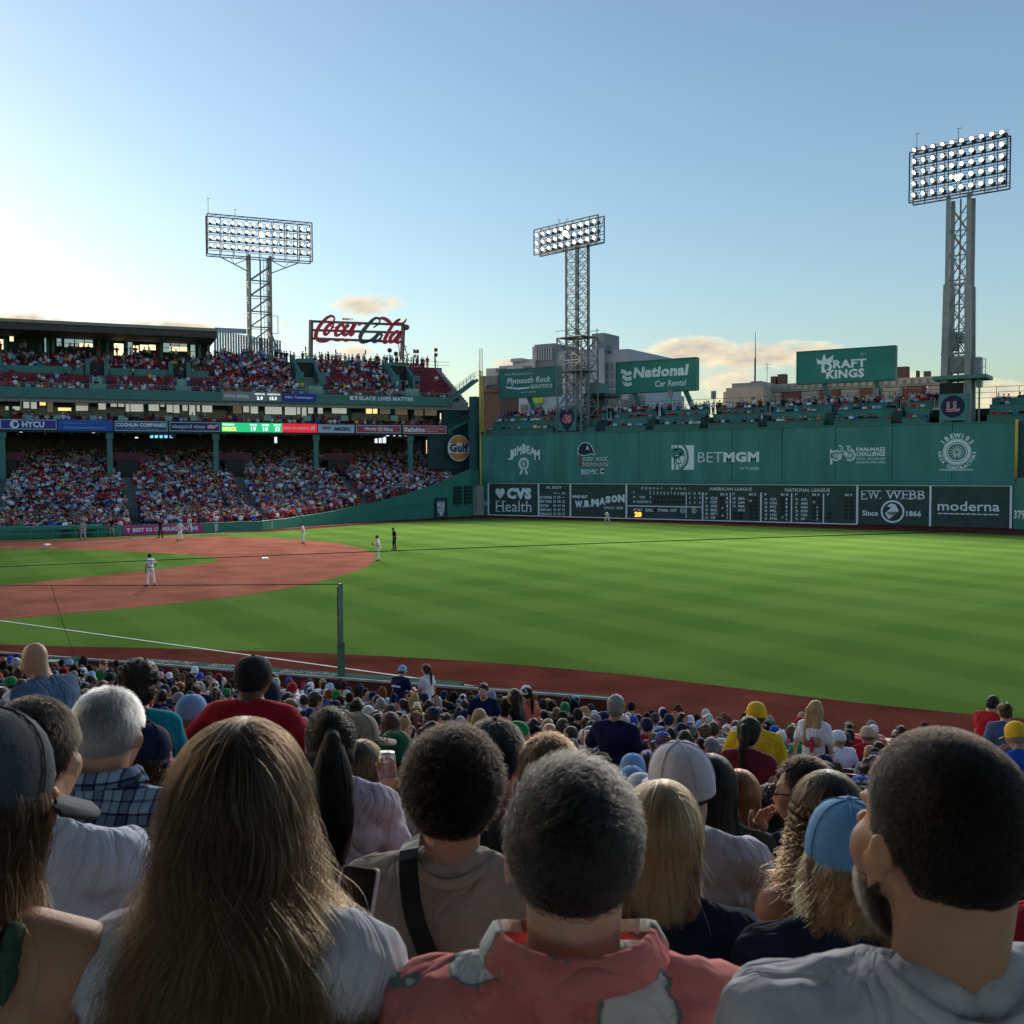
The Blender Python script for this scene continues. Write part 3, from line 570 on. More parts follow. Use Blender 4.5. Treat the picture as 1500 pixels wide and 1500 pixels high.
for u, w in AISLES[:4]:   # stairway mouths, black blocks standing for their shade, with green cheek walls and a section board
    mb = MB(); gbox(mb, u-1.3, u+1.3, 2.2, 6.5, 5.2, 7.9); mb.build('stair_mouth', black, gs)
    mb = MB(); gbox(mb, u-2.2, u+2.0, 2.0, 2.3, 7.9, 8.9); mb.build('section_board', M('maroon_board', (.09, .02, .03), .6, .3, .1, 2), gs)
    mb = MB(); 
    for v in ROWS_LOW:
        if v_fence(u)+.8 < v < 2.0: gbox(mb, u-w/2, u+w/2, v, v+.42, floor_low(v), floor_low(v)+.10)
    mb.build('aisle_stair', M('dark_concrete', (.06, .065, .065), .8, .2, .15, 2), gs)
# faint lit fixtures and screens beneath the deck
lampw = M('lit_white_fixture', (.8, .85, .95), .5, .3, .02, 2, emit=1.2); lampb = M('lit_blue_screen', (.15, .5, .85), .5, .3, .3, 1.5, emit=.7)
FU = GF(-.1)
def fu_box(name, mat, px0, py0, px1, py1, v, parent, th=.06):
    f = GF(v); x0, z1 = f.xz(px0, py0); x1, z0 = f.xz(px1, py1); mb = MB(); f.box(mb, x0, x1, min(z0, z1), max(z0, z1), -th, 0); return mb.build(name, mat, parent)
for px, py in ((137, 633.5), (31, 632.5), (200, 641)): fu_box('fixture', lampw, px-2.2, py-.5, px+2.2, py+.6, 1.5, gs)
for px in (222, 229, 236, 243, 251): fu_box('monitor', lampb, px-2.2, 637.5, px+2.4, 641.5, 7, gs)
for px, w in ((404, 2), (551, 2), (557, 2), (563, 2.5)): fu_box('monitor', M('lit_pale_screen', (.6, .65, .7), .5, .3, .2, 2, emit=.55), px-w, 640, px+w, 649, 5, gs)
for px0, px1 in ((566, 570), (576, 579), (584, 596), (621, 623)): fu_box('fixture', lampw, px0, 637.3, px1, 638.6, 1.5, gs)

# ---------------- suite level: glazed boxes behind an open row of seats
mb = MB(); gbox(mb, -1, UL, .3, 7.0, 11.95, 12.5); mb.build('suite_floor', dark_green, gs)
mb = MB(); gpoly(mb, -1, UL, [(.9, 15.65), (16, 15.65), (16, 16.1), (.9, 16.1)]); mb.build('suite_ceiling', dark_green, gs)
mb = MB(); gbox(mb, -1, UL, 6.0, 6.2, 12.1, 13.35); mb.build('suite_back_wall', navy, gs)
mb = MB(); gbox(mb, -1, UL, 1.2, 1.3, 12.1, 12.75); mb.build('suite_parapet', navy, gs)
SUF = GF(6.0); lit = M('skyglow_window_pane', (.60, .63, .54), .2, .5, .35, .35, emit=.24); lit2 = M('warm_window_pane', (.80, .58, .22), .2, .5, .4, .5, emit=.6); dim = M('dim_window_pane', (.06, .075, .07), .15, .5, .3, .4)  # glow on the pale panes stands in for sky seen through them
wins = [(8, 29, 595, 601, 1), (30, 31, 584, 600, 1), (34, 43, 585, 598, 1), (45, 54, 584, 599, 1), (58, 67, 585, 594, 2), (69, 78, 586, 604, 3), (85, 105, 597, 602, 2), (110, 130, 586, 603, 3), (111, 129, 594, 602, 1), (144, 155, 587, 600, 1), (162, 171, 588, 596, 1), (173, 182, 589, 596, 1),
        (184, 190, 588, 603, 1), (191, 210, 588, 603, 1), (215, 233, 588, 602, 1), (235, 241, 589, 596, 1), (244, 253, 590, 604, 1), (254, 263, 590, 605, 1), (267, 275, 590, 602, 1), (277, 286, 591, 609, 1), (288, 293, 590, 603, 1), (296, 311, 590, 604, 1), (341, 354, 592, 606, 3), (356, 365, 592, 604, 1), (367, 378, 592, 606, 1),
        (388, 413, 592, 607, 1), (417, 434, 593, 608, 1), (435, 440, 593, 607, 1), (442, 449, 594, 612, 1), (451, 459, 593, 606, 1), (465, 473, 593, 606, 1), (486, 508, 593, 606, 1), (536, 545, 596, 606, 2), (546, 553, 595, 606, 2), (556, 572, 596, 607, 3), (577, 597, 595, 608, 3), (606, 620, 597, 609, 3), (622, 640, 597, 609, 3), (652, 668, 598, 610, 1), (669, 684, 598, 610, 1)]
ub = [SUF.xz(px, 600)[0] for px in range(-220, 690, 1)]
mb = MB(); gbox(mb, -1, UL, 6.25, 6.4, 13.3, 15.65); mb.build('suite_glass_wall', dim, gs)
for a, b, c, d, k in wins:
    x0, z1 = SUF.xz(a, c); x1, z0 = SUF.xz(b, d); z0 = max(z0, 13.36); z1 = min(z1, 15.6)
    if z1-z0 < .3: continue
    mb = MB()
    for p in ((x0-.05, x0, z0-.05, z1+.05), (x1, x1+.05, z0-.05, z1+.05), (x0, x1, z0-.05, z0), (x0, x1, z1, z1+.05)): SUF.box(mb, *p, -.15, .08)
    w = mb.build('window', dark_green, gs); mb = MB(); SUF.box(mb, x0, x1, z0, z1, -.12, -.06); mb.build('pane', {1: lit, 2: lit2, 3: M('tan_window_pane', (.22, .19, .13), .3, .4, .4, .6, emit=.15)}[k], w)
for px in (16, 107, 215, 336, 462, 512, 575, 603, 648):
    x = -SUF.xz(px, 600)[0]; mb = MB(); gbox(mb, x-.22, x+.22, 5.4, 5.95, 12.1, 15.65); mb.build('suite_post', trim_green, gs)
for px in (43, 83, 137, 178, 247, 284, 392, 450, 505, 578): fu_box('stair_cheek', M('pale_green_paint', (.20, .34, .28), .6, .3, .1, 2), px-5, 608.5, px+5, 616.5, 1.05, gs, .8)

# ---------------- upper deck
mb = MB(); gbox(mb, -1.0, UL, .3, .7, 15.65, 16.95); mb.build('upper_facade', trim_green, gs)
def floor_up(k): return 16.35+.40*k
mb = MB()
for k in range(16): gbox(mb, -3.5, UL, .7+.84*k, .7+.84*(k+1)+.01, floor_up(k)-1.2, floor_up(k))
mb.build('upper_terrace', concrete, gs)
mb = MB(); gbox(mb, -4, 31.5, 14.2, 16.5, 15.5, 22.6); mb.build('rear_platform', dark_green, gs)
mb = MB()   # front railing, rear railing
for i in range(38): mb.bar(G(-.5+i*2, .55, 16.95), G(-.5+i*2, .55, 17.5), .05)
mb.bar(G(-1, .55, 17.5), G(UL, .55, 17.5), .06); mb.bar(G(-1, .55, 17.22), G(UL, .55, 17.22), .04)
for i in range(18): mb.bar(G(-4+i*2, 16.2, 22.6), G(-4+i*2, 16.2, 23.8), .05)
mb.bar(G(-6, 16.2, 23.75), G(31, 16.2, 23.75), .06); mb.bar(G(-6, 16.2, 23.2), G(31, 16.2, 23.2), .05)
mb.build('railing', steel, gs)
# cross-aisle parapet under the roofed part, with its stair openings
for u0, u1 in ((32.4, 35.0), (37.4, 45.0), (48.2, 58.2), (60.4, UL)):
    mb = MB(); gbox(mb, u0, u1, 6.15, 6.4, 18.7, 20.15); mb.build('cross_parapet', trim_green, gs)
for u in (36.2, 46.6, 59.3):
    for s in (-1, 1): mb = MB(); gbox(mb, u+s*1.15-.28, u+s*1.15+.28, 5.8, 7.0, 18.7, 21.2); mb.build('stair_cheek', trim_green, gs)
    mb = MB(); gbox(mb, u-.85, u+.85, 7.0, 7.4, 18.7, 21.0); mb.build('stair_mouth', black, gs)  # black block puts the shade of the opening into its colour
    mb = MB(); gbox(mb, u-.6, u+.6, 2.4, 6, 17, 18.6); gbox(mb, u-1.0, u+1.0, .75, 1.6, 16.4, 17.6); mb.build('stair_box', M('pale_green_paint', (.20, .34, .28)), gs)
for u in (18.7, 4.8):      # stair towers of the open part
    for s in (-1, 1):
        mb = MB(); gpoly(mb, u+s*1.35-.18, u+s*1.35+.18, [(5.0, 17.0), (12.3, 20.0), (12.3, 23.2), (11.2, 23.4), (5.0, 20.1)]); mb.build('stair_cheek', trim_green, gs)
        mb = MB(); gbox(mb, u+s*1.55-.55, u+s*1.55+.55, 4.3, 5.0, 17.5, 20.3); mb.build('stair_cheek', trim_green, gs)
    mb = MB(); gbox(mb, u-1.15, u+1.15, 8.5, 8.8, 18, 22.2); mb.build('stair_mouth', black, gs)  # solid black in place of a shaded stairway
    mb = MB(); gbox(mb, u-1.2, u+1.2, 8.2, 9.4, 22.0, 22.6); mb.build('stair_lintel', trim_green, gs)
    mb = MB(); gbox(mb, u-.95, u+.95, 1.0, 2.0, 16.6, 18.1); mb.build('stair_box', M('pale_green_paint', (.20, .34, .28)), gs)
# roofed pavilion at the left
pvw = GF(12.6)
mb = MB(); gbox(mb, 31.8, UL, 12.7, 13.1, 20, 25.0); mb.build('pavilion_wall', dark_green, gs)
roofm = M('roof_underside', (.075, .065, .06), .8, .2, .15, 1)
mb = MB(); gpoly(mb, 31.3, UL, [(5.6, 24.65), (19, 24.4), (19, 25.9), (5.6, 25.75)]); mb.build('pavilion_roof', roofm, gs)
mb = MB(); gbox(mb, 31.2, UL, 5.45, 5.62, 25.55, 25.95); mb.build('roof_edge', M('tan_fascia', (.30, .24, .17), .6, .3, .1, 2), gs)
for px in (8, 70, 78, 145, 158, 185, 236, 292, 305):
    x = -pvw.xz(px, 510)[0]; mb = MB(); gbox(mb, x-.2, x+.2, 12.2, 12.65, 20, 24.6); mb.build('pavilion_post', trim_green, gs)
sky_pane = M('sky_window_pane', (.36, .50, .50), .15, .6, .15, .4, emit=.25); warm_pane = M('sunset_window_pane', (.95, .80, .45), .2, .5, .35, .8, emit=.75)  # pane emission stands in for sky and sunset behind the glass
for a, b, c, d, k in ((0, 5, 497, 512, 2), (14, 20, 486, 500, 2), (65, 72, 493, 516, 1), (83, 90, 495, 507, 1), (94, 109, 491, 509, 1), (110, 123, 492, 509, 1), (124, 136, 492, 508, 1), (116, 136, 502, 509, 2), (167, 181, 503, 521, 2), (187, 194, 501, 520, 1), (195, 203, 506, 516, 2), (205, 217, 505, 514, 2), (218, 228, 505, 513, 2), (239, 249, 500, 516, 1), (250, 262, 500, 508, 1), (263, 274, 500, 514, 1), (248, 274, 507, 515, 2), (279, 286, 505, 524, 1)):
    x0, z1 = pvw.xz(a, c); x1, z0 = pvw.xz(b, d); z1 = min(z1, 24.5)
    mb = MB()
    for p in ((x0-.06, x0, z0, z1), (x1, x1+.06, z0, z1), (x0, x1, z0-.06, z0), (x0, x1, z1, z1+.06), (x0, x1, (z0+z1)/2-.03, (z0+z1)/2+.03)): pvw.box(mb, *p, -.08, .06)
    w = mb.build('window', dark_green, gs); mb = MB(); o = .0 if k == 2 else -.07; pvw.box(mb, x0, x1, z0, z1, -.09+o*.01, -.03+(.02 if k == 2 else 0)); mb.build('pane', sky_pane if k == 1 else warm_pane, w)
for px0, px1, py in ((13, 65, 485.5), (92, 137, 489.5), (202, 234, 495), (240, 272, 497)):   # clerestory slots glowing in place of the sky behind
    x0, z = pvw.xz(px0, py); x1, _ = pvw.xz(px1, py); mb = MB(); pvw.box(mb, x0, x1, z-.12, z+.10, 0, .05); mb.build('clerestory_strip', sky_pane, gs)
# ribbed plant screen on the roof
rs = empty('roof_screen', tuple(G(27, 19, 22)), 0, 'pale ribbed metal screen on the roof behind the first lighting mast', 'screen'); RSF = GF(17.2)
x0, z1 = RSF.xz(313, 484); x1, _ = RSF.xz(412, 492)
n = 26
for k in range(n):
    mb = MB(); a = x0+(x1-x0)*k/n; RSF.box(mb, a+.02, a+(x1-x0)/n-.06, 21, z1-.9*k/n*1.2, -.2, 0); mb.build('rib', M('pale_blue_metal', (.26, .30, .38), .5, .4, .08, 1.5, metal=.2), rs)
mb = MB(); RSF.box(mb, x0+.3, x0+5, z1, z1+.7, -2.2, -1.8); mb.build('upper_screen', M('pale_blue_metal', (.26, .30, .38)), rs)
# outside stair at the corner end
so = empty('corner_stairs', tuple(G(-3, 3, 12)), 0, 'open green steel stairs hanging at the corner end of the grandstand', 'stairs')
stf = GF(.2)
def stpt(px, py): return stf.p(*stf.xz(px, py), 0)
mb = MB()
for o in (0, 1.6): mb.bar(stpt(657, 589)-GN*0+GN*o, stpt(700, 556)+GN*o, .12, .45)
mb.build('stringer', trim_green, so)
for k in range(12):
    q = stpt(657+43*k/12, 588-33*k/12); mb = MB(); mb.obox(q, stf.X*.55, GN*1.6, (0, 0, .06)); mb.build('tread', trim_green, so)
mb = MB()
for o in (0, 1.6):
    for py in (-7, -12): mb.bar(stpt(657, 589+py)+GN*o, stpt(700, 556+py)+GN*o, .06)
    for k in range(8): q = (657+43*k/8, 589-33*k/8); mb.bar(stpt(*q)+GN*o, stpt(q[0], q[1]-12)+GN*o, .05)
mb.build('handrail', steel, so)
mb = MB(); mb.bar(stpt(655, 632), stpt(684, 617), .1, .4); mb.bar(stpt(684, 617), stpt(697, 617), .1, .4); mb.build('stringer', trim_green, so)
mb = MB()
for py in (-5, -9): mb.bar(stpt(655, 632+py), stpt(684, 617+py), .05); mb.bar(stpt(684, 617+py), stpt(696, 617+py), .05)
for k in range(7): q = (655+29*k/6, 632-15*k/6); mb.bar(stpt(*q), stpt(q[0], q[1]-9), .05)
mb.build('handrail', trim_green, so)
for px in (687, 692, 696): mb = MB(); mb.bar(stpt(px, 617), stpt(px, 640), .14); mb.build('post', trim_green, so)

# ---------------- boards on the grandstand front
def board(name, label, f, px0, py0, px1, py1, mat, frame=None, proud=.12, cat='banner'):
    (x0, za), (x1, zb) = f.xz(px0, (py0+py1)/2), f.xz(px1, (py0+py1)/2); z1 = f.xz((px0+px1)/2, py0)[1]; z0 = f.xz((px0+px1)/2, py1)[1]
    r = empty(name, tuple(f.p((x0+x1)/2, z0, proud)), 0, label, cat, None)
    mb = MB(); f.box(mb, x0, x1, z0, z1, 0, proud); mb.build('panel', mat, r)
    if frame:
        mb = MB(); w = .09
        for p in ((x0, x0+w, z0, z1), (x1-w, x1, z0, z1), (x0+w, x1-w, z0, z0+w), (x0+w, x1-w, z1-w, z1)): f.box(mb, *p, proud, proud+.05)
        mb.build('frame', frame, r)
    def lab(t, a, b, c, d, mat=letter_white, **k): return f.text(t, x0+(x1-x0)*a, x0+(x1-x0)*b, z0+(z1-z0)*c, z0+(z1-z0)*d, mat, r, out=proud+.03, **k)
    return r, lab, (x0, x1, z0, z1)
B0 = GF(-.02); FR = M('pale_frame', (.45, .50, .62), .5, .3, .05, 2)
r, t, b = board('banner', 'purple banner with white lettering and round mark at the far left of the fascia', B0, 0.5, 614.5, 83, 629, sign_mat('purple_board', (.035, .022, .22)), FR)
t('HYCU', .38, .78, .2, .82, bold=.04); mb = MB(); q = circle(b[0]+(b[1]-b[0])*.25, (b[2]+b[3])/2, .42, 20); B0.stroke(mb, q[2:14], .2, .13, .02); B0.stroke(mb, q[12:]+q[:2], .2, .13, .02); B0.stroke(mb, [(q[0][0]-.6, b[2]+.35), (q[0][0]-.6, b[3]-.35)], .14, .13, .02); mb.build('round_mark', letter_white, r)
r, t, b = board('banner', 'bright blue medical banner with two lines of small lettering', B0, 85, 615, 165.5, 631, sign_mat('blue_board', (.012, .085, .38)))
pale = M('pale_blue_lettering', (.25, .42, .72), .5, .3, .05, 2)
t('Beth Israel Lahey Health', .12, .50, .58, .74, pale); t('Beth Israel Deaconess Medical Center', .12, .86, .2, .38, pale, bold=.02)
r, t, b = board('banner', 'slate blue banner with a line of white capitals across it', B0, 168, 617, 245, 631.5, sign_mat('slate_blue_board', (.03, .075, .20)), FR)
t('COGHLIN COMPANIES', .03, .97, .42, .82, bold=.04); t('CONTRACT MANUFACTURING SERVICES', .2, .82, .15, .28, pale)
r, t, b = board('banner', 'dark navy banner with serif lettering and a pink whale mark', B0, 248, 618.5, 322, 632, sign_mat('navy_board', (.012, .022, .10)), FR)
t('vineyard vines', .05, .70, .2, .75, bold=0); pink = M('pink_print', (.75, .35, .45), .5, .3, .05, 2)
B0.prism([(b[0]+(b[1]-b[0])*u, b[2]+(b[3]-b[2])*w) for u, w in ((.75, .35), (.75, .68), (.80, .75), (.88, .72), (.90, .62), (.92, .80), (.97, .78), (.96, .6), (.92, .48), (.88, .32))], .12, .15, 'whale_mark', pink, r)
r, t, b = board('scoreboard_strip', 'bright green lit strip showing the pitcher and pitch counts', B0, 324.5, 619.5, 413, 633, M('lit_green_strip', (.02, .42, .16), .5, .3, .05, 1, emit=.45), None, .16, 'display')
amber = M('lit_yellow_text', (.85, .8, .1), .5, .3, .02, 1, emit=.8); litw = M('lit_white_text', (.8, .9, .85), .5, .3, .02, 1, emit=.6)
t('PITCHING', .02, .2, .68, .88, litw, bold=.02); t('HOUCK', .02, .24, .12, .52, amber, bold=.03)
for i, (a, n) in enumerate((('TOTAL', '19'), ('STRIKES', '10'), ('PCT', '53'))): t(a, .46+i*.2, .58+i*.2, .66, .86, litw, bold=.02); t(n, .48+i*.2, .56+i*.2, .12, .55, litw, bold=.02)
r, t, b = board('banner', 'lit red bank banner with white capitals on the fascia', B0, 413, 620.5, 464, 633.5, M('lit_red_strip', (.72, .015, .03), .5, .3, .05, 1, emit=.3), None, .15)
t('BANK OF AMERICA', .04, .76, .32, .62, bold=.03); mb = MB(); 
for k in range(3): B0.stroke(mb, [(b[0]+(b[1]-b[0])*(.80+k*.05), b[2]+.35), (b[0]+(b[1]-b[0])*(.87+k*.04), b[3]-.35)], .14, .16, .02)
mb.build('flag_mark', letter_white, r)
r, t, b = board('banner', 'pale blue-white banner with navy slanted capitals', B0, 465.5, 622, 518.5, 634, sign_mat('pale_board', (.42, .52, .68)), FR)
t('AMAZING', .42, .90, .25, .72, navy_print, bold=.04, shear=.2); t('JERSEY', .12, .38, .3, .75, red_print, bold=.04)
r, t, b = board('banner', 'dusty red banner with a round mark between two white words', B0, 521, 623, 586.5, 634.5, sign_mat('dusty_red_board', (.36, .05, .085)), FR)
t('Ninety', .2, .46, .22, .78, bold=.02); t('Nine', .62, .82, .25, .78, bold=.02); B0.prism(circle(b[0]+(b[1]-b[0])*.54, (b[2]+b[3])/2, .36), .12, .15, 'round_mark', M('tan_print', (.5, .42, .32), .5, .3, .1, 2), r)
r, t, b = board('banner', 'red banner nearest the corner with one bold white word', B0, 590, 623.5, 653.5, 635.5, sign_mat('red_board', (.40, .04, .07)), FR)
t('Safelite', .03, .50, .22, .78, bold=.04); t('Vehicle Glass Repair', .52, .96, .55, .7, bold=.01); t('Replacement', .52, .8, .25, .4, bold=.01)
B1 = GF(.28)
r, t, b = board('display_strip', 'grey lit strip of pitch break figures on the upper facade', B1, 325.5, 574, 412, 587.5, M('grey_strip', (.12, .14, .15), .5, .3, .05, 1, emit=.08), None, .12, 'display')
t('PITCH BREAK', .04, .45, .3, .66, letter_white, bold=.02); t('VERTICAL', .54, .72, .68, .86, litw); t('HORIZONTAL', .76, .98, .68, .86, litw); t('3.9', .58, .68, .14, .5, litw, bold=.03); t('15.9', .80, .92, .14, .5, litw, bold=.03)
r, t, b = board('banner', 'royal blue technology banner on the upper facade', B1, 413.5, 577, 462.5, 588, sign_mat('royal_board', (.012, .02, .33)), None, .12)
t('DELL Technologies', .08, .90, .3, .68, bold=.02)
x0, z1 = B1.xz(526, 580.5); x1, z0 = B1.xz(606, 588)
B1.text('BLACK LIVES MATTER', x0, x1, z0, z1, letter_white, gs, out=.03, bold=.03)
B1.prism([(x0-1.3, z0+.02), (x0-.25, z0+.02), (x0-.25, z1), (x0-1.3, z1)], 0, .03, 'league_mark', letter_white, gs)
mb = MB(); B1.stroke(mb, [(x0-.5, z0+.1), (x0-.85, z0+.35), (x0-.7, z1-.1)], .22, .035, .02); mb.build('batter_mark', navy_print, gs)
# round orange fuel sign at the corner
gfm = empty('round_sign', tuple(GF(-1.2).p(1.4, 7.5, 0)), 0, 'round orange fuel sign with navy lettering hanging at the corner', 'sign'); UF = GF(-1.2)
cx, cz = UF.xz(672.3, 656.5); rr = 17*145.5/FOC
UF.prism(circle(cx, cz, rr, 36, rr*1.13), -.25, 0, 'rim', M('pale_rim', (.55, .62, .75), .4, .4, .03, 2), gfm)
UF.prism(circle(cx, cz, rr*.93, 36, rr*1.06), 0, .03, 'orange_disc', M('orange_enamel', (.55, .16, .025), .4, .4, .25, .6), gfm)
UF.prism([(cx-rr*1.0, cz-rr*.42), (cx+rr*1.0, cz-rr*.42), (cx+rr*1.02, cz), (cx+rr*.98, cz+rr*.42), (cx-rr*.98, cz+rr*.42), (cx-rr*1.02, cz)], .03, .06, 'band', M('pale_band', (.62, .60, .55), .4, .4, .08, 1), gfm)
UF.text('Gulf', cx-rr*.86, cx+rr*.84, cz-rr*.36, cz+rr*.42, M('gulf_navy', (.008, .012, .14), .4, .4, .02, 2), gfm, out=.07, bold=.06)
for dx in (-1, 1): mb = MB(); mb.bar(UF.p(cx+dx, cz+rr*.9, -.2), UF.p(cx+dx, cz+rr*.9, -.2)+np.array((0, 0, 1.2)), .1); mb.build('hanger', dark_green, gfm)
mb = MB(); gbox(mb, -2.6, 3, .0, .2, 6.6, 11.5); gbox(mb, -7, 1.5, .5, .8, 2.5, 11.6); gbox(mb, -6, .3, 1.0, 1.4, 11.6, 15.7); mb.build('corner_bulkhead', M('blue_dark_paint', (.010, .04, .045), .6, .3, .1, 1), gs)
# field-level boards on the fence
def fence_board(label, u0, u1, mat):
    a, b = G(u0, v_fence(u0), 0), G(u1, v_fence(u1), 0); f = Frame(a, b-a, (1, 0, 0)); f.N = np.array((f.X[1], -f.X[0], 0)); L = np.linalg.norm(b-a)
    r = empty('banner', tuple(a), 0, label, 'banner'); mb = MB(); f.box(mb, 0, L, .08, .90, .02, .07); mb.build('panel', mat, r); return r, f, L
uu = lambda px, py: float((on_z(px, py)-G0)@GD)
r, f, L = fence_board('magenta phone banner along the low fence behind third base', 44.6, 36.8, sign_mat('magenta_board', (.50, .025, .20)))
f.text('T', .3, .6, .3, .7, letter_white, r, out=.09, bold=.06); f.text('BEST 5G COVERAGE IN THE', .9, L-.5, .3, .7, letter_white, r, out=.09, bold=.04)
r, f, L = fence_board('white banner with dark lettering on the low fence left of the ramp', 35.6, 29.2, sign_mat('white_board', (.42, .46, .46)))
for k in (0, 1): f.text('TRULY', L*(.30+.5*k), L*(.46+.5*k), .3, .75, black, r, out=.09, bold=.04); f.text('TRY', L*(.12+.5*k), L*(.2+.5*k), .4, .65, black, r, out=.09); f.prism([(L*(.24+.5*k)+a, .5+c) for a, c in ((-.1, -.3), (.12, -.3), (.16, .2), (0, .32), (-.14, .2))], .07, .09, 'fruit_mark', black, r)
# third-base dugout at the far left
dg = empty('dugout', tuple(G(52, -29.5, 0)), 0, 'dark third-base dugout with green rails at the left edge of the field', 'dugout')
mb = MB(); gbox(mb, 46.6, 62, -31.0, -27.0, .95, 1.15); mb.build('roof', pad_green, dg)
mb = MB(); gbox(mb, 46.6, 62, -28.5, -28.2, -.1, .95); mb.build('back_wall', dark_green, dg)
for z in (.45, .9): mb = MB(); mb.bar(G(45, -31.2, z), G(62, -31.9, z), .10); mb.build('rail', pad_green, dg)
for k in range(9): mb = MB(); mb.bar(G(45+k*2, -31.2-.04*k, 0), G(45+k*2, -31.2-.04*k, .95), .09); mb.build('rail_post', pad_green, dg)
mb = MB()
for k in range(6): gbox(mb, 47.5+k*2, 48.6+k*2, -30.4, -29.8, .0, .7)
for k in range(3): gbox(mb, 50+k*4, 50.9+k*4, -29.6, -29.2, .2, .9)
o = mb.build('equipment', M('dark_equipment', (.05, .06, .065), .6, .3, .3, 2), dg); o['kind'] = 'stuff'
# ------------------------------------------------------------------ lighting masts
lens = bpy.data.materials.new('lit_lamp_lens'); lens.use_nodes = True
def lens_nodes():      # hot reflector centre, dimmer warm rim
    N, Lk = lens.node_tree.nodes, lens.node_tree.links; b = N['Principled BSDF']; b.inputs['Base Color'].default_value = (.6, .55, .45, 1); tc = N.new('ShaderNodeTexCoord'); ln = N.new('ShaderNodeVectorMath'); ln.operation = 'LENGTH'; Lk.new(tc.outputs['Object'], ln.inputs[0])
    r = N.new('ShaderNodeMapRange'); r.inputs[1].default_value = .05; r.inputs[2].default_value = .25; r.inputs[3].default_value = 5; r.inputs[4].default_value = .28; Lk.new(ln.outputs['Value'], r.inputs[0]); b.inputs['Emission Color'].default_value = (1, .87, .66, 1); Lk.new(r.outputs[0], b.inputs['Emission Strength'])
lens_nodes()
mid_steel = M('mid_steel', (.06, .06, .062), .5, .4, .15, 2, metal=.2)
shell = M('lamp_shell', (.10, .10, .105), .4, .5, .1, 3, metal=.5)
def lamp_mesh():
    mb = MB(); n = 12; prof = [(.10, -.50), (.20, -.34), (.28, -.08), (.31, .0)]
    rings = [[(r*math.cos(2*math.pi*i/n), y, r*math.sin(2*math.pi*i/n)) for i in range(n)] for r, y in prof]
    fs = [[k*n+i, k*n+(i+1) % n, (k+1)*n+(i+1) % n, (k+1)*n+i] for k in range(3) for i in range(n)]+[list(range(n))]
    mb.add(sum(rings, []), fs, 0, True)
    a = mb.build('lamp', shell); ml = MB(); ml.add([(.25*math.cos(2*math.pi*i/n), -.02, .25*math.sin(2*math.pi*i/n)) for i in range(n)]+[(0, -.06, 0)], [(i, (i+1) % n, n) for i in range(n)])
    b = ml.build('lens', lens); m1, m2 = a.data, b.data; bpy.data.objects.remove(a); bpy.data.objects.remove(b); return m1, m2
LAMP, LENS = lamp_mesh()
def lamp_bank(root, f, x0, x1, z0, z1, cols, rows, depth, aim, tilt, top_ant=(), rowz=None):
    W, H = x1-x0, z1-z0
    mb = MB()
    for o in (-depth, 0):
        for x in (x0, x1): mb.bar(f.p(x, z0, o), f.p(x, z1, o), .13, .13)
        for z in (z0, z1): mb.bar(f.p(x0, z, o), f.p(x1, z, o), .13, .13)
    for i in range(1, 8): x = x0+W*i/8; mb.bar(f.p(x, z0, -depth), f.p(x, z1, -depth), .08); mb.bar(f.p(x, z0, 0), f.p(x, z1, 0), .06)
    for i in range(8): x = x0+W*i/8; mb.bar(f.p(x, z0, -depth), f.p(x+W/8, z1, -depth) if i % 2 else f.p(x+W/8, z0, 0), .05); mb.bar(f.p(x, z1, -depth), f.p(x+W/8, z1, 0), .05)
    mb.build('bank_frame', mid_steel, root)
    zs = rowz or [z0+H*(k+.5)/rows for k in range(rows)]
    for z in zs:
        mb = MB()
        for o in (-depth*.3, -depth): mb.bar(f.p(x0, z-.35, o), f.p(x1, z-.35, o), .07, .07)
        mb.bar(f.p(x0, z+.45, -depth*.6), f.p(x1, z+.45, -depth*.6), .05); mb.bar(f.p(x0, z-.05, -depth*.9), f.p(x1, z-.05, -depth*.9), .06)
        [f.box(mb, x0+W*(k+.5)/cols-.2, x0+W*(k+.5)/cols+.2, z-.2, z+.22, -depth*.75, -depth*.5) for k in range(cols)]; mb.build('catwalk', mid_steel, root)
        for k in range(cols):
            x = x0+W*(k+.5)/cols; p = f.p(x, z+.05, .18); q = Vector(np.array(aim, float)+f.X*(x-(x0+x1)/2)*8-p)
            rot = q.to_track_quat('Y', 'Z') @ Matrix.Rotation(0, 3, 'X').to_quaternion()
            o = link('lamp', LAMP); o.parent = root; o.matrix_parent_inverse = parent_inv(root); o.location = p; o.rotation_euler = rot.to_euler()
            c = link('lens', LENS); c.parent = o
            mbk = None
    for x, h in top_ant:
        mb = MB(); mb.tube(f.p(x, z1, -.2), f.p(x, z1+h, -.2), .035, 5); mb.bar(f.p(x-.15, z1+h, -.2), f.p(x+.35, z1+h-.02, -.2), .05); mb.build('antenna', dark_steel, root)
def spot(p, tgt, e, r=.35, ang=70):
    l = bpy.data.lights.new('mast_light', 'SPOT'); l.energy = e; l.spot_size = R(ang); l.spot_blend = .9; l.shadow_soft_size = 0.3; l.color = (1, .93, .82)
    o = bpy.data.objects.new('mast_light', l); COL.objects.link(o); o.location = p; o.rotation_euler = Vector(np.array(tgt, float)-np.array(p, float)).to_track_quat('-Z', 'Y').to_euler(); o.visible_camera = True
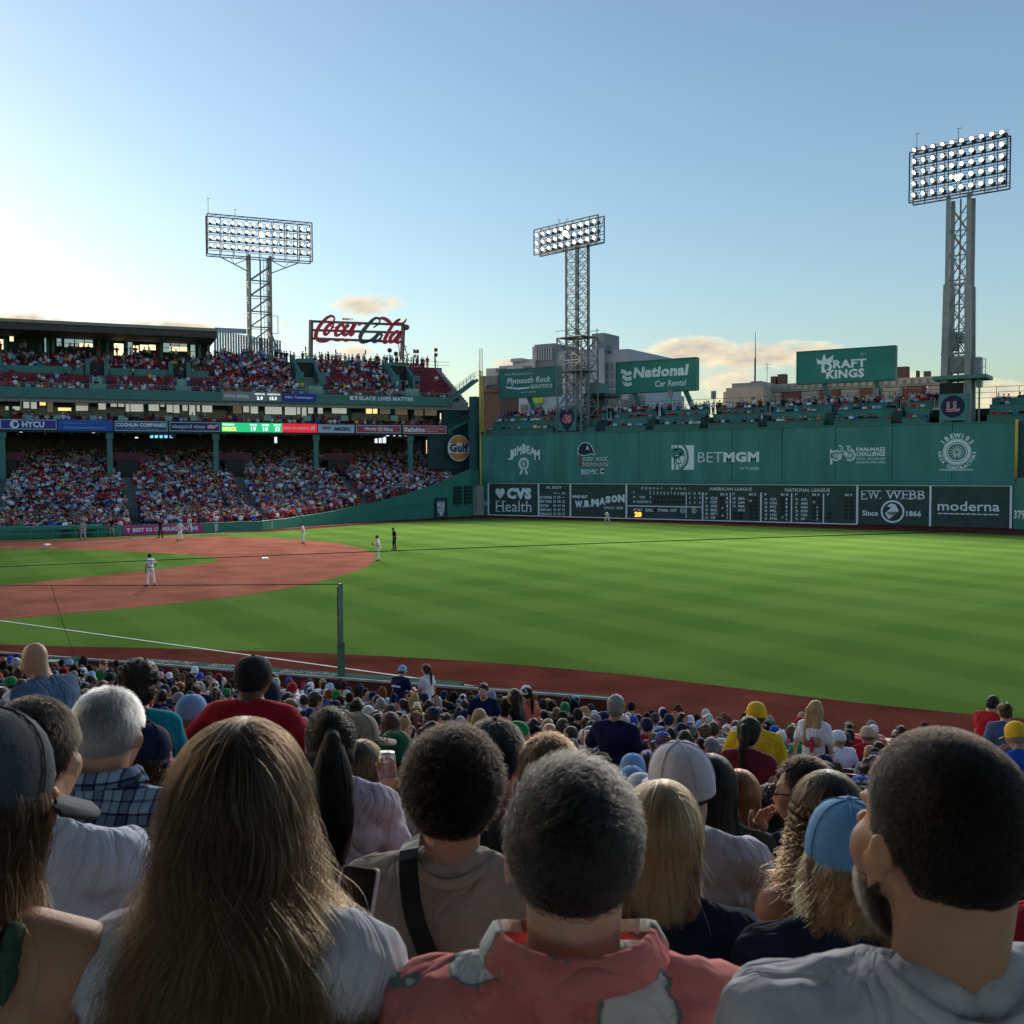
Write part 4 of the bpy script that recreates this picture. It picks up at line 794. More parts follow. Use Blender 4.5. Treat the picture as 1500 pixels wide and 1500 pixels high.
def lattice(mb, c0, c1, n, w, single=False):    # zig-zag between two chords, each a pair of end points
    (a0, a1), (b0, b1) = c0, c1; a0, a1, b0, b1 = (np.array(q, float) for q in (a0, a1, b0, b1))
    for k in range(n):
        t, u = k/n, (k+1)/n; pa, pb, qa, qb = a0+(a1-a0)*t, b0+(b1-b0)*t, a0+(a1-a0)*u, b0+(b1-b0)*u
        mb.bar(pa, qb, w); mb.bar(pa, pb, w*.9)
        if not single: mb.bar(pb, qa, w)
FIELD = (40, -50, 0)
# first mast: behind the grandstand
T1 = GF(16.0)
t1 = empty('light_tower', tuple(T1.p(-23.8, 22, 0)), 0, 'lighting mast with four rows of lamps rising behind the grandstand', 'lighting mast', 'stadium lighting masts')
mb_l = []
for x in (T1.xz(366.5, 480)[0], T1.xz(397, 480)[0]):
    for o in (0, -2.2): mb = MB(); mb.bar(T1.p(x, 20, o), T1.p(x, 38.5, o), .32 if o == 0 else .22); mb.build('leg', steel, t1); mb_l.append(x)
xa, xb = T1.xz(366.5, 480)[0], T1.xz(397, 480)[0]
mb = MB(); lattice(mb, (T1.p(xa, 21, 0), T1.p(xa, 37, 0)), (T1.p(xb, 21, 0), T1.p(xb, 37, 0)), 7, .2, True)
for x in (xa, xb): lattice(mb, (T1.p(x, 21, 0), T1.p(x, 37, 0)), (T1.p(x, 21, -2.2), T1.p(x, 37, -2.2)), 7, .1, True)
lattice(mb, (T1.p(xa, 21, -2.2), T1.p(xa, 37, -2.2)), (T1.p(xb, 21, -2.2), T1.p(xb, 37, -2.2)), 7, .10, True)
mb.build('bracing', steel, t1)
mb = MB(); xm = (xa+xb)/2; mb.tube(T1.p(xm+.2, 21, -1), T1.p(xm+.2, 38, -1), .12, 8)
for dx in (.7, 1.1): mb.bar(T1.p(xm+dx, 21, -1), T1.p(xm+dx, 38, -1), .05)
for k in range(28): mb.bar(T1.p(xm+.7, 21.5+k*.6, -1), T1.p(xm+1.1, 21.5+k*.6, -1), .04)
mb.build('ladder', steel, t1)
mb = MB(); q = T1.xz(413, 521); mb.bar(T1.p(xb, 27.0, 0), T1.p(q[0], 23.2, 0), .22); mb.bar(T1.p(xb, 24.6, 0), T1.p(q[0]-.7, 24.4, 0), .15); mb.bar(T1.p(xb, 26.2, -2), T1.p(q[0]+1, 22, -2), .18)
mb.bar(T1.p(xb+.1, 27.0, .2), T1.p(xb+1.0, 27.0, .2), .08); mb.bar(T1.p(xb+1.0, 27, .2), T1.p(xb+1.0, 29.6, .2), .08); mb.bar(T1.p(xb, 29.6, .2), T1.p(xb+1.0, 29.6, .2), .08); mb.build('brace', steel, t1)
bx0, bx1 = T1.xz(303, 345)[0], T1.xz(456, 355)[0]
mb = MB()
for s, xe, xl in ((-1, bx0, xa), (1, bx1, xb)):
    mb.bar(T1.p(xl, 35.9, 0), T1.p(xl+(xe-xl)*.72, 37.9, 0), .14); mb.bar(T1.p(xl+(xe-xl)*.36, 36.9, 0), T1.p(xl, 37.9, 0), .10); mb.bar(T1.p(xl+(xe-xl)*.36, 36.9, 0), T1.p(xl+(xe-xl)*.45, 37.9, 0), .08)
mb.build('outrigger', steel, t1)
lamp_bank(t1, T1.shift(.6), bx0, bx1, 38.0, 43.8, 15, 4, 1.6, FIELD, 0, ((bx0+.2, 2.3), (bx0+4, 1.0)), rowz=[39.25, 40.4, 41.55, 42.7])
# second mast: straddles the wall top
f2 = Frame((15.0, 1.4, 0), (.97, -.22, 0), (-.22, -.97, 0))
t2 = empty('light_tower', (15, 2, 11.3), 0, 'slender lattice lighting mast between two green billboards', 'lighting mast', 'stadium lighting masts')
xa, xb = f2.xz(820.5, 450)[0], f2.xz(854, 450)[0]; xc0, xc1 = xa+(xb-xa)*.28, xa+(xb-xa)*.70
for x, o in ((xa, -1.2), (xb, -1.2), (xc0, .0), (xc1, .0), (xc0, -2.4), (xc1, -2.4)):
    mb = MB(); mb.bar(f2.p(x, 12.0, o), f2.p(x, 37, o), .20); mb.build('leg', steel, t2)
mb = MB(); P = lambda x, o: (f2.p(x, 12.5, o), f2.p(x, 36.6, o))
for a, b in (((xa, -1.2), (xc0, 0)), ((xc0, 0), (xc1, 0)), ((xc1, 0), (xb, -1.2)), ((xb, -1.2), (xc1, -2.4)), ((xc1, -2.4), (xc0, -2.4)), ((xc0, -2.4), (xa, -1.2))): lattice(mb, P(*a), P(*b), 15, .085)
mb.build('bracing', steel, t2)
mb = MB()      # broader, busier base section
for x in (xa-.12, xb+.12):
    for o in (.5, -2.9): mb.bar(f2.p(x, 11.4, o), f2.p(x, 24.5, o), .17)
mb.build('base_posts', steel, t2)
mb = MB(); Q = lambda x, o: (f2.p(x, 12, o), f2.p(x, 24.4, o))
lattice(mb, Q(xa-.12, .5), Q(xb+.12, .5), 4, .10); lattice(mb, Q(xa-.12, -2.9), Q(xb+.12, -2.9), 4, .10); lattice(mb, Q(xa-.12, .5), Q(xa-.12, -2.9), 4, .09); lattice(mb, Q(xb+.12, .5), Q(xb+.12, -2.9), 4, .09)
for z in (19.8, 24.4): f2.box(mb, xa-.2, xb+.2, z, z+.12, -2.9, .5)
for z in (20.9, 25.4): 
    for o in (.5, -2.9): mb.bar(f2.p(xa-.4, z, o), f2.p(xb+.4, z, o), .07)
mb.build('base_bracing', steel, t2)
y0, y1 = f2.xz(786, 350)[0], f2.xz(880, 350)[0]
lamp_bank(t2, f2.shift(.5), y0, y1, 36.4, 39.9, 10, 3, 1.2, (48, -58, 0), 0, ((y0+4.6, .7), (y0+6, .5)), rowz=[36.9, 37.95, 39.05])
hb = empty('heart_banner', tuple(f2.p(xa, 11.4, .8)), 0, 'pale green banner with a heart and red figures at the foot of the slender mast', 'banner'); hF = f2.shift(.85)
x0, z1 = hF.xz(818, 601); x1, z0 = hF.xz(843.5, 630.5); mb = MB(); hF.box(mb, x0, x1, z0, z1, -.12, 0); mb.build('panel', sign_mat('sea_green_board', (.055, .20, .20)), hb)
xm, zm, s = (x0+x1)/2, (z0+z1)/2, (x1-x0)*.44
HS = [(0, -1), (-.45, -.6), (-.85, -.1), (-1, .35), (-.9, .75), (-.6, .98), (-.28, .95), (0, .68), (.28, .95), (.6, .98), (.9, .75), (1, .35), (.85, -.1), (.45, -.6)]
hF.prism([(xm+a*s, zm+b*s*1.08) for a, b in HS], 0, .03, 'heart', navy_print, hb)
hF.text('48', xm-s*.62, xm+s*.62, zm-s*.3, zm+s*.55, letter_white, hb, out=.04, bold=.07); hF.text('48', xm-s*.6, xm+s*.6, zm-s*.28, zm+s*.53, M('bright_red_print', (.55, .03, .06), .5, .3, .05, 2), hb, out=.06, bold=.02)
# third mast at the right
f3 = Frame((63.3, .9, 0), (1, -.02, 0), (-.02, -1, 0))
t3 = empty('light_tower', (63.3, 2, 11.3), 0, 'tall lighting mast with five rows of lamps at the right end of the wall', 'lighting mast', 'stadium lighting masts')
xa, xb = f3.xz(1378, 560)[0], f3.xz(1423, 560)[0]; ya, yb = f3.xz(1386.5, 295)[0], f3.xz(1422.5, 295)[0]
def leg3(x0, x1, o, w, z0, z1): mb = MB(); mb.bar(f3.p(x0, z0, o), f3.p(x1, z1, o), w, w*.8); mb.build('leg', M('grey_mast_steel', (.24, .25, .265), .5, .4, .12, 1.5, metal=.2), t3)
xm1, xm2 = xa+(ya-xa)*.5, xb+(yb-xb)*.5
for o in (0, -2.6): 
    leg3(xa+.3, xm1+.35, o, .70, 11.4, 26.5); leg3(xb-.3, xm2-.35, o, .65, 11.4, 26.5); leg3(xm1+.35, ya+.2, o, .42, 26.5, 36.2); leg3(xm2-.35, yb-.2, o, .42, 26.5, 36.2)
mb = MB(); lattice(mb, (f3.p(xm1+.6, 19, 0), f3.p(ya+.4, 35, 0)), (f3.p(xm2-.6, 19, 0), f3.p(yb-.4, 35, 0)), 6, .12); lattice(mb, (f3.p(xm1+.6, 19, -2.6), f3.p(ya+.4, 35, -2.6)), (f3.p(xm2-.6, 19, -2.6), f3.p(yb-.4, 35, -2.6)), 6, .10)
mb.bar(f3.p((xa+xb)/2, 15, -1.2), f3.p((ya+yb)/2, 36, -1.2), .16); mb.bar(f3.p(xm1, 26.5, .1), f3.p(xm2, 26.5, .1), .25); mb.bar(f3.p(xa, 19, .1), f3.p(xb, 19, .1), .2); mb.bar(f3.p(xa+.5, 15.6, .1), f3.p(xb-.5, 19, .1), .12)
for k in range(24): mb.bar(f3.p((xa+xb)/2+.25, 16+k*.8, -1), f3.p((xa+xb)/2+.65, 16+k*.8, -1), .04)
mb.build('bracing', steel, t3)
xl, _ = f3.xz(1331, 270); xr, _ = f3.xz(1477, 240)
f3b = Frame(f3.O, (1, -.13, 0), (-.13, -1, 0)); za, zb = f3b.xz(1404, 287)[1], f3b.xz(1404, 209)[1]; xl, xr = f3b.xz(1331, 250)[0], f3b.xz(1477, 250)[0]
lamp_bank(t3, f3b.shift(.6), xl+.3, xr, za, zb-.2, 10, 5, 1.3, (52, -60, 0), 0, ((xl+1, 2.0), (xl+5.4, 1.6)), rowz=[za+(zb-za)*(.12+.215*k) for k in range(5)])
plat = MB(); x0, z = f3.xz(1368, 553); x1, _ = f3.xz(1447, 553); f3.box(plat, x0, x1, z-.35, z+.05, -3.4, 1.0); plat.build('platform', trim_green, t3)
mb = MB(); x2, _ = f3.xz(1428, 540)
for x in (x2+.2, x1-.1): mb.bar(f3.p(x, z, .9), f3.p(x, z+1.7, .9), .07)
for h in (.8, 1.65): mb.bar(f3.p(x2+.2, z+h, .9), f3.p(x1-.1, z+h, .9), .06)
mb.bar(f3.p(x1-.9, 11.4, -.5), f3.p(x1-.9, z, -.5), .18); mb.build('platform_rail', steel, t3)
for a, b, c, d, n in ((1424, 523, 1436, 547, 'cabinet'), (1429, 555, 1436, 566, 'cabinet'), (1388, 523, 1411, 545, 'equipment_box'), (1392, 487, 1400, 512, 'antenna_panel'), (1402, 487, 1409, 501, 'antenna_panel')):
    p, z1 = f3.xz(a, c if 0 else b); q, z0 = f3.xz(c, d); mb = MB(); f3.box(mb, p, q, z0, z1, -1.6, -.2); mb.build(n, M('grey_cabinet', (.22, .23, .24), .5, .4, .15, 2, metal=.2), t3)
p, z1 = f3.xz(1378, 562); q, z0 = f3.xz(1413, 577); mb = MB(); f3.box(mb, p, q, z0, z1, .35, .55)
for k in range(6): f3.box(mb, p, q, z0+(z1-z0)*k/6, z0+(z1-z0)*(k+.5)/6, .55, .62)
mb.build('louvre', black, t3)
lb = empty('round_mark_banner', tuple(f3.p(xa, 11.4, .6)), 0, 'pale green banner with a navy disc and red initials under the right mast', 'banner'); lF = f3.shift(.62)
x0, z1 = lF.xz(1377, 577); x1, z0 = lF.xz(1417, 615.5); mb = MB(); lF.box(mb, x0, x1, z0, z1, -.12, 0); mb.build('panel', sign_mat('sea_green_board', (.055, .20, .20)), lb)
cx, cz = lF.xz(1396, 595.5); lF.prism(circle(cx, cz, 1.22, 30), 0, .03, 'disc', navy_print, lb)
for dx in (-.32, .36):
    for w, mm, o in ((.26, letter_white, .04), (.15, MATS['bright_red_print'], .06)):
        mb = MB(); lF.stroke(mb, [(cx+dx-.17, cz+.5), (cx+dx-.17, cz-.45)], w, o, .015); lF.stroke(mb, [(cx+dx-.34, cz-.42), (cx+dx+.3, cz-.42)], w*.9, o+.001, .015); lF.stroke(mb, [(cx+dx-.34, cz+.45), (cx+dx+.02, cz+.45)], w*.7, o+.002, .015); lF.stroke(mb, [(cx+dx+.27, cz-.42), (cx+dx+.27, cz-.18)], w*.7, o+.003, .015); mb.build('initial', mm, lb)
for p, tg, e in ((T1.p(-23.8, 41, 2.2), (30, -55, 0), 1), (f2.p(0, 38, 2.0), (38, -55, 0), .8), (f3.p(0, 37.5, 2.2), (60, -72, 0), 1.15)): spot(p, tg, e*(1.2e5 if p[0] < 0 else .92e5), 2, 56 if p[0] < 0 else 96)

# ------------------------------------------------------------------ seats on top of the wall
ms = empty('wall_top_terrace', (35, 3, 11.4), 0, 'three stepped rows of green counters along the top of the tall wall', 'terrace')
TIER = [(1.0, 11.35, 12.15), (2.7, 12.45, 13.35), (4.4, 13.55, 14.15)]       # y of counter front, floor, counter top
GAPS = [(11.6, 13.0), (18.2, 19.8), (25.6, 26.8), (33.0, 34.2), (40.6, 41.8), (48.6, 49.8), (56.2, 57.4), (60.0, 66.2)]
for j, (y, zf, zt) in enumerate(TIER):
    x = .6
    for a, b in GAPS+[(78, 78.1)]:
        if j == 0 and a == 18.2: pass
        mb = MB(); mb.box((x, y, zf-.9), (a, y+.12, zt)); mb.build('counter_front', wall_green if j else trim_green, ms)
        mb = MB(); mb.box((x, y-.12, zt), (a, y+.38, zt+.07)); mb.build('counter_top', trim_green, ms); x = b
    mb = MB(); mb.box((.3, y+.12, zf-1.2), (78, y+1.7, zf-.9+.02*j)); mb.build('tread', dark_green, ms)
mb = MB(); mb.box((.3, 6.2, 10), (78, 6.4, 13.2)); mb.build('rear_wall', dark_green, ms)
for a, b in GAPS[1:-1]: mb = MB(); mb.box((a+.05, 1.5, 11.3), (b-.05, 4.4, 13.0)); mb.build('aisle_block', M('dark_green_paint', (.012, .045, .040)), ms)
mb = MB()
for i in range(33): x = 2+i*2.3; mb.bar((x, 6.3, 13.2), (x, 6.3, 15.6), .05)
for z in (14.4, 15.0, 15.6): mb.bar((20, 6.3, z), (78, 6.3, z), .05)
mb.build('rear_railing', dark_steel, ms)
for px, h in ((983, 572), (1046, 574), (1283, 570)):
    q = on_plane(px, 600, (0, 6.0, 0), (0, -1, 0)); z1 = on_plane(px, h, (0, 6.0, 0), (0, -1, 0))[2]
    r = empty('speaker_pole', (q[0], 6.0, 13), 0, 'thin pole with a small loudspeaker box '+{983: 'just left of the white-wave billboard post', 1046: 'in the gap right of the white-wave billboard', 1283: 'by the right post of the crown billboard'}[px], 'pole', 'loudspeaker poles behind the wall-top seats')
    mb = MB(); mb.tube((q[0], 6, 12.5), (q[0], 6, z1), .07, 6); mb.build('pole', steel, r); mb = MB(); mb.box((q[0]-.3, 5.7, z1-.9), (q[0]+.25, 6.1, z1+.1)); mb.build('speaker_box', M('grey_cabinet', (.22, .23, .24)), r)
for px in (1445, 1470): pass
# billboards above the wall
def billboard(label, y, c, mat, posts, lettering, rot=0):
    f = Frame((0, y, 0), (1, rot, 0), (rot, -1, 0)); x0, za = f.xz(c[0], (c[1]+c[4])/2); x1, zb = f.xz(c[2], (c[3]+c[5])/2)
    z1 = f.xz(c[0], c[1])[1]; z0 = f.xz(c[0], c[4])[1]
    r = empty('billboard', tuple(f.p((x0+x1)/2, z0, -1)), 0, label, 'billboard'); mb = MB(); f.box(mb, x0, x1, z0, z1, -.9, 0); mb.build('panel', mat, r)
    mb = MB()
    for p in ((x0-.12, x1+.12, z1, z1+.12), (x0-.12, x1+.12, z0-.12, z0), (x0-.12, x0, z0, z1), (x1, x1+.12, z0, z1)): f.box(mb, *p, -.95, .08)
    mb.build('frame', trim_green, r)
    for u, du in posts:
        x = x0+(x1-x0)*u; mb = MB(); mb.bar(f.p(x, z0+.4, -.5), f.p(x+du, z0-2.6, -.5), .55); mb.bar(f.p(x+du, z0-2.6, -.5), f.p(x+du, 11.5, -.5), .55); mb.build('post', trim_green, r)
    L = lambda t, a, b, cc, d, m=letter_white, **k: f.text(t, x0+(x1-x0)*a, x0+(x1-x0)*b, z0+(z1-z0)*cc, z0+(z1-z0)*d, m, r, out=.04, **k)
    pt = lambda u, w: (x0+(x1-x0)*u, z0+(z1-z0)*w)
    lettering(L, pt, f, r)
bbm = sign_mat('teal_board', (.022, .20, .165)); bbm2 = sign_mat('teal_board_dim', (.030, .17, .15))
def l1(L, pt, f, r):
    L('More Than Just Insurance', .10, .58, .78, .88); L('Plymouth Rock', .13, .88, .42, .70, bold=.025, shear=.2); L('assurance', .54, .90, .28, .42, bold=.01, shear=.2); L('AUTO | HOME', .37, .62, .12, .19)
    f.prism([pt(*q) for q in ((.10, .41), (.13, .33), (.34, .27), (.50, .29), (.53, .35), (.30, .34))], 0, .03, 'swoosh_mark', letter_white, r)
billboard('small teal billboard with slanted white lettering left of the slender mast', 7.0, (732, 543, 818, 541, 583, 581), bbm2, ((.45, 1.6),), l1)
def l2(L, pt, f, r):
    L('National', .22, .92, .46, .82, bold=.05, shear=.12); L('Car Rental', .50, .89, .14, .34, bold=.02, shear=.15)
    mb = MB()
    for k in range(3): f.stroke(mb, spline([pt(.06+k*.02, .72-k*.18), pt(.10, .62-k*.18+.08), pt(.14, .62-k*.18), pt(.20, .62-k*.18+.04)], 4), .5, .03, .02)
    mb.build('wave_mark', letter_white, r)
billboard('teal billboard with white wave mark on a leaning post near the cloud', 7.0, (903, 532, 1019, 527.5, 576, 571), bbm, ((.20, 1.4), (.84, 1.4)), l2)
def l3(L, pt, f, r):
    L('D', .26, .37, .30, .66, bold=.05); L('RAFT', .38, .72, .42, .68, bold=.04); L('KINGS', .31, .70, .10, .38, bold=.04); L('21+', .66, .72, .78, .86)
    f.prism([pt(*q) for q in ((.22, .58), (.20, .78), (.255, .68), (.285, .92), (.31, .72), (.385, .86), (.37, .62))], 0, .03, 'crown_mark', letter_white, r)
billboard('largest teal billboard with a white crown mark beside the right mast', 7.0, (1168, 516.5, 1310.5, 507.5, 562, 556), bbm, ((.26, 1.2), (.80, .8)), l3)
# script sign on the grandstand roof line
cs = empty('script_sign', tuple(GF(15).p(-9, 23, 0)), 0, 'open-frame red script soda sign standing on the grandstand skyline', 'sign'); CSF = GF(15.0)
K = lambda zx, zy: CSF.xz(430+zx/7.8947, 450+zy/7.8947)
fr = M('sign_frame_steel', (.13, .125, .12), .5, .4, .15, 2)
for a, b in (((208, 145), (200, 590)), ((1275, 190), (1255, 600))): mb = MB(); p, q = K(*a), K(*b); mb.bar(CSF.p(*p, -.3), CSF.p(q[0], 22.5, -.3), .48); mb.build('post', fr, cs)
for a, b in (((208, 160), (1275, 200)), ((208, 262), (1275, 292)), ((208, 358), (1270, 400))): mb = MB(); mb.bar(CSF.p(*K(*a), -.3), CSF.p(*K(*b), -.3), .28, .36); mb.build('beam', fr, cs)
for a, b in (((1280, 330), (1400, 600)), ((1240, 420), (1300, 600)), ((1300, 430), (1250, 590)), ((1330, 440), (1290, 560)), ((1370, 530), (1300, 560))): mb = MB(); p, q = K(*a), K(*b); mb.bar(CSF.p(*p, -1.2), CSF.p(*q, -3.2), .12); mb.build('strut', fr, cs)
red_en, grey_en = M('red_enamel', (.62, .026, .045), .4, .4, .12, .6), M('grey_enamel', (.10, .075, .085), .4, .4, .1, 1)  # several letters take plain grey enamel instead of red
def script(name, pts, w, mat, n=6): mb = MB(); P = spline([K(*q) for q in pts], n); ws = np.interp(np.linspace(0, 1, len(P)), np.linspace(0, 1, len(w)), w).tolist(); CSF.stroke(mb, P, [x*.105 for x in ws], .1, .3); mb.build(name, mat, cs)
script('script_letter', [(415, 205), (455, 170), (465, 135), (450, 108), (410, 110), (360, 145), (300, 215), (262, 290), (255, 345), (285, 385), (335, 398), (380, 392)], [2, 2.5, 3, 3, 4, 4.5, 5, 5.5, 5.5, 5, 4, 3], red_en)
script('script_tail', [(330, 385), (380, 395), (430, 372), (500, 388), (560, 375), (600, 392), (660, 378), (720, 395)], [4, 3, 2.6, 3, 3.6, 3, 2.6, 1], red_en)
script('script_letter', [(425, 190), (380, 235), (352, 290), (365, 318), (400, 300), (440, 240), (455, 200), (432, 188), (425, 215), (455, 240), (490, 225)], [4, 5, 5.5, 4.5, 3, 2.5, 3, 3, 2, 1.6, 1], red_en)
script('script_letter', [(560, 235), (568, 205), (545, 198), (505, 240), (478, 290), (490, 325), (530, 318), (580, 270)], [3, 3.5, 4.5, 5, 5.5, 5, 3, 2], red_en)
script('script_letter', [(640, 225), (612, 218), (580, 265), (572, 310), (600, 322), (640, 280), (690, 200)], [3.5, 5, 5.5, 5.5, 4.5, 3, 3], red_en)
script('script_letter', [(708, 188), (680, 240), (652, 300), (660, 325), (690, 305), (715, 270)], [6, 6, 5.5, 4.5, 3, 1.5], red_en)
script('script_hyphen', [(742, 212), (765, 200), (800, 188)], [3.5, 3.5, 2.5], red_en)
script('script_letter', [(920, 238), (965, 205), (990, 165), (975, 130), (930, 135), (870, 190), (805, 270), (765, 345), (775, 395), (820, 405), (880, 385), (930, 345), (960, 310)], [2, 2.4, 2.5, 3, 4, 5, 6, 6, 5.5, 4.5, 3.5, 2.5, 2], grey_en)
script('script_tail', [(775, 380), (830, 402), (890, 380), (930, 405), (990, 385), (1040, 410)], [4, 4, 3, 4, 3, 3], grey_en)
script('script_swash', [(975, 135), (1030, 130), (1080, 155), (1120, 190), (1135, 215)], [2.5, 4.5, 5.5, 4, 2], red_en)
script('script_letter', [(1010, 305), (975, 315), (935, 365), (940, 395), (975, 385), (1010, 345), (1005, 310), (1030, 335)], [4, 5, 5.5, 5, 3.5, 3, 3, 1.5], grey_en)
script('script_letter', [(1185, 175), (1225, 145), (1190, 160), (1130, 225), (1075, 320), (1045, 390), (1060, 410), (1095, 385)], [2, 2.5, 3.5, 4.5, 5.5, 5.5, 4.5, 2], red_en)
script('script_swash', [(1125, 205), (1180, 188), (1240, 195), (1275, 175), (1300, 138)], [3, 4, 4, 3, 1.5], red_en)
script('script_letter', [(1215, 285), (1175, 290), (1120, 345), (1110, 395), (1140, 400), (1185, 345), (1240, 285)], [4, 5, 5.5, 5.5, 4.5, 3.5, 3.5], red_en)
script('script_letter', [(1245, 285), (1210, 345), (1185, 395), (1205, 412), (1240, 390)], [6, 6, 5.5, 4.5, 2], red_en)
x0, z1 = K(560, 126); x1, z0 = K(688, 160); CSF.text('ENJOY', x0, x1, z0, z1, M('orange_enamel', (.55, .16, .025)), cs, out=.1, bold=.05, th=.2)
mb = MB(); mb.tube(CSF.p(*K(1310, 232), .1), CSF.p(*K(1310, 232), -.5), .42, 12); mb.build('dish', fr, cs)
for zx, z0, z1, dish in ((137, 560, 450, 0), (485, 560, 485, 0), (827, 560, 490, 0), (1108, 590, 500, 1), (1180, 600, 540, 1), (1415, 600, 500, 2)):
    f = GF(14.5); a, b = f.xz(430+zx/7.8947, 450+z0/7.8947), f.xz(430+zx/7.8947, 450+z1/7.8947)
    r = empty('roof_pole', tuple(f.p(a[0], a[1]-1, 0)), 0, {137: 'thin dark pole just left of the script sign on the skyline', 485: 'thin dark pole under the first half of the script sign', 827: 'thin dark pole under the middle of the script sign', 1108: 'taller pole with a round dish under the right end of the script sign', 1180: 'shorter pole with a round dish beside the right post of the script sign', 1415: 'floodlight pole right of the script sign'}[zx], 'pole', ('flag poles on the grandstand skyline', 'dish poles on the grandstand skyline', None)[dish])
    mb = MB(); mb.tube(f.p(a[0], 22, 0), f.p(a[0], b[1], 0), .06, 6); mb.build('pole', dark_steel, r)
    mb = MB()
    if dish == 1: mb.tube(f.p(b[0], b[1], .05), f.p(b[0], b[1], .25), .36, 12)
    elif dish == 2:
        for k in (-1, 1): f.box(mb, b[0]+k*.28-.2, b[0]+k*.28+.2, b[1]-.4, b[1]+.15, -.2, .1); f.box(mb, b[0]+k*.28-.15, b[0]+k*.28+.15, b[1]-1.1, b[1]-.7, -.2, .1)
    else: f.box(mb, b[0]-.1, b[0]+.12, b[1]-.7, b[1]-.1, -.1, .1)
    mb.build('dish' if dish == 1 else 'lamp_head' if dish == 2 else 'flag', dark_steel, r)
q = GF(14.5); x, z = q.xz(638, 512); r = empty('roof_pole', tuple(q.p(x, 22, 0)), 0, 'twin floodlight pole near the right end of the upper deck', 'pole')
mb = MB(); mb.tube(q.p(x, 22, 0), q.p(x, z, 0), .06, 6); mb.build('pole', dark_steel, r); mb = MB()
for k in (0, 1): q.box(mb, x-.3, x+.3, z-.3-k*.8, z+.2-k*.8, -.2, .15)
mb.build('lamp_head', dark_steel, r)

# ------------------------------------------------------------------ buildings behind the wall
grey_c = M('grey_concrete_panel', (.40, .41, .44), .8, .25, .10, .15, .2, 3); grey_d = M('dark_grey_concrete', (.24, .235, .25), .8, .25, .12, .2); brick_m = M('red_brick', (.25, .095, .07), .85, .2, .18, 1.2, .2, 4); beige = M('beige_stone', (.46, .38, .29), .8, .2, .10, .3, .15, 3); bwin = M('far_window_glass', (.07, .095, .105), .15, .6, .3, .2)
pale_stone = M('pale_cornice_stone', (.42, .36, .29), .8, .2, .1, .5)
def bld(name, label, y, parts, cat='building'):
    f = Frame((0, y, 0), (1, 0, 0), (0, -1, 0)); x, _ = f.xz(parts[0][1], 600); r = empty(name, (x, y, 0), 0, label, cat)
    for pn, a, b, c, d, dep, mat, o in parts:     # photo box (left, top, right, bottom), depth, material, proud
        x0, z1 = f.xz(a, b); x1, _ = f.xz(c, b); z0 = f.xz(a, d)[1] if d else -.02; mb = MB(); f.box(mb, x0, x1, z0, z1, -dep, o); mb.build(pn, mat, r)
    return r, f
r, f = bld('office_block', 'stepped grey concrete block behind the slender mast and two billboards', 180, [('wall', 727, 543, 790, None, 40, grey_c, 2), ('wall', 758, 529, 830, None, 42, grey_c, 3), ('wall', 822, 517, 893, None, 44, grey_c, 4), ('wall', 885, 515, 926, None, 40, grey_c, 2.5), ('wall', 900, 575, 948, None, 30, grey_c, 1), ('wall', 712, 540, 728, None, 30, grey_c, 0),
   ('penthouse', 793, 507, 822, 545, 12, grey_d, 4.5), ('rear_stack', 791, 510, 795, 545, 8, grey_c, 5), ('stack', 860.5, 487.5, 879, 520, 14, grey_d, -3), ('cornice', 736, 537, 756, 543, 10, grey_c, 2.2), ('roof_rib', 757, 527, 773, 532, 8, grey_c, 4)])
f.O = f.O.copy()
def bwins(r, f, l, proud, mat=bwin, fm=None):
    for a, b, c, d in l:
        x0, z1 = f.xz(a, b); x1, z0 = f.xz(c, d); mb = MB(); f.box(mb, x0-.25, x1+.25, z0-.25, z1+.25, proud-.3, proud+.05); w = mb.build('window', fm or grey_d, r)
        mb = MB(); n = max(1, int(round((x1-x0)/2.2))); 
        for k in range(n): f.box(mb, x0+(x1-x0)*k/n+.1, x0+(x1-x0)*(k+1)/n-.1, z0, z1, proud+.0, proud+.12)
        mb.build('pane', mat, w)
bwins(r, f, [(892, 534, 903, 543), (892, 548, 904, 554.5), (892, 560, 904, 568), (892, 573, 904, 580), (892, 586, 910, 594), (907, 578, 914, 585), (915, 587, 924, 594), (930, 580, 944, 584), (930, 588, 944, 592)], 4.1 if False else 2.6)
bwins(r, f, [(774, 538.5, 788, 541), (790, 538, 801, 541)], 3.2); bwins(r, f, [(732, 541.5, 745, 544)], 2.3)
mb = MB(); 
for k in range(7): x0, z1 = f.xz(796+k*3.6, 510); x1, z0 = f.xz(797.8+k*3.6, 530); f.box(mb, x0, x1, z0, z1, 4.5, 5.2)
mb.build('penthouse_fins', grey_c, r)
x0, z1 = f.xz(867, 499); x1, z0 = f.xz(871, 520); mb = MB(); f.box(mb, x0, x1, z0, z1, -3.2, -2.7); mb.build('stack_slot', M('pale_slot', (.5, .52, .5), .5, .3, .05, 1), r)
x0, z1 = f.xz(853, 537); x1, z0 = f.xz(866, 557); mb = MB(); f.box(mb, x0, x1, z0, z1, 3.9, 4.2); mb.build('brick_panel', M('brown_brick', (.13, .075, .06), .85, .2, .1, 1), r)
mb = MB()
for px, h in ((882, 6), (888, 4), (893, 5), (897, 9), (900, 7)): x, z = f.xz(px, 515); mb.bar(f.p(x, z-1, 3), f.p(x, z+h*.16*1.3, 3), .3)
mb.build('roof_antennas', dark_steel, r)
x, z = f.xz(862, 478); mb = MB(); mb.tube(f.p(x, f.xz(862, 490)[1], -6), f.p(x, z, -6), .15, 5); mb.build('mast', dark_steel, r)
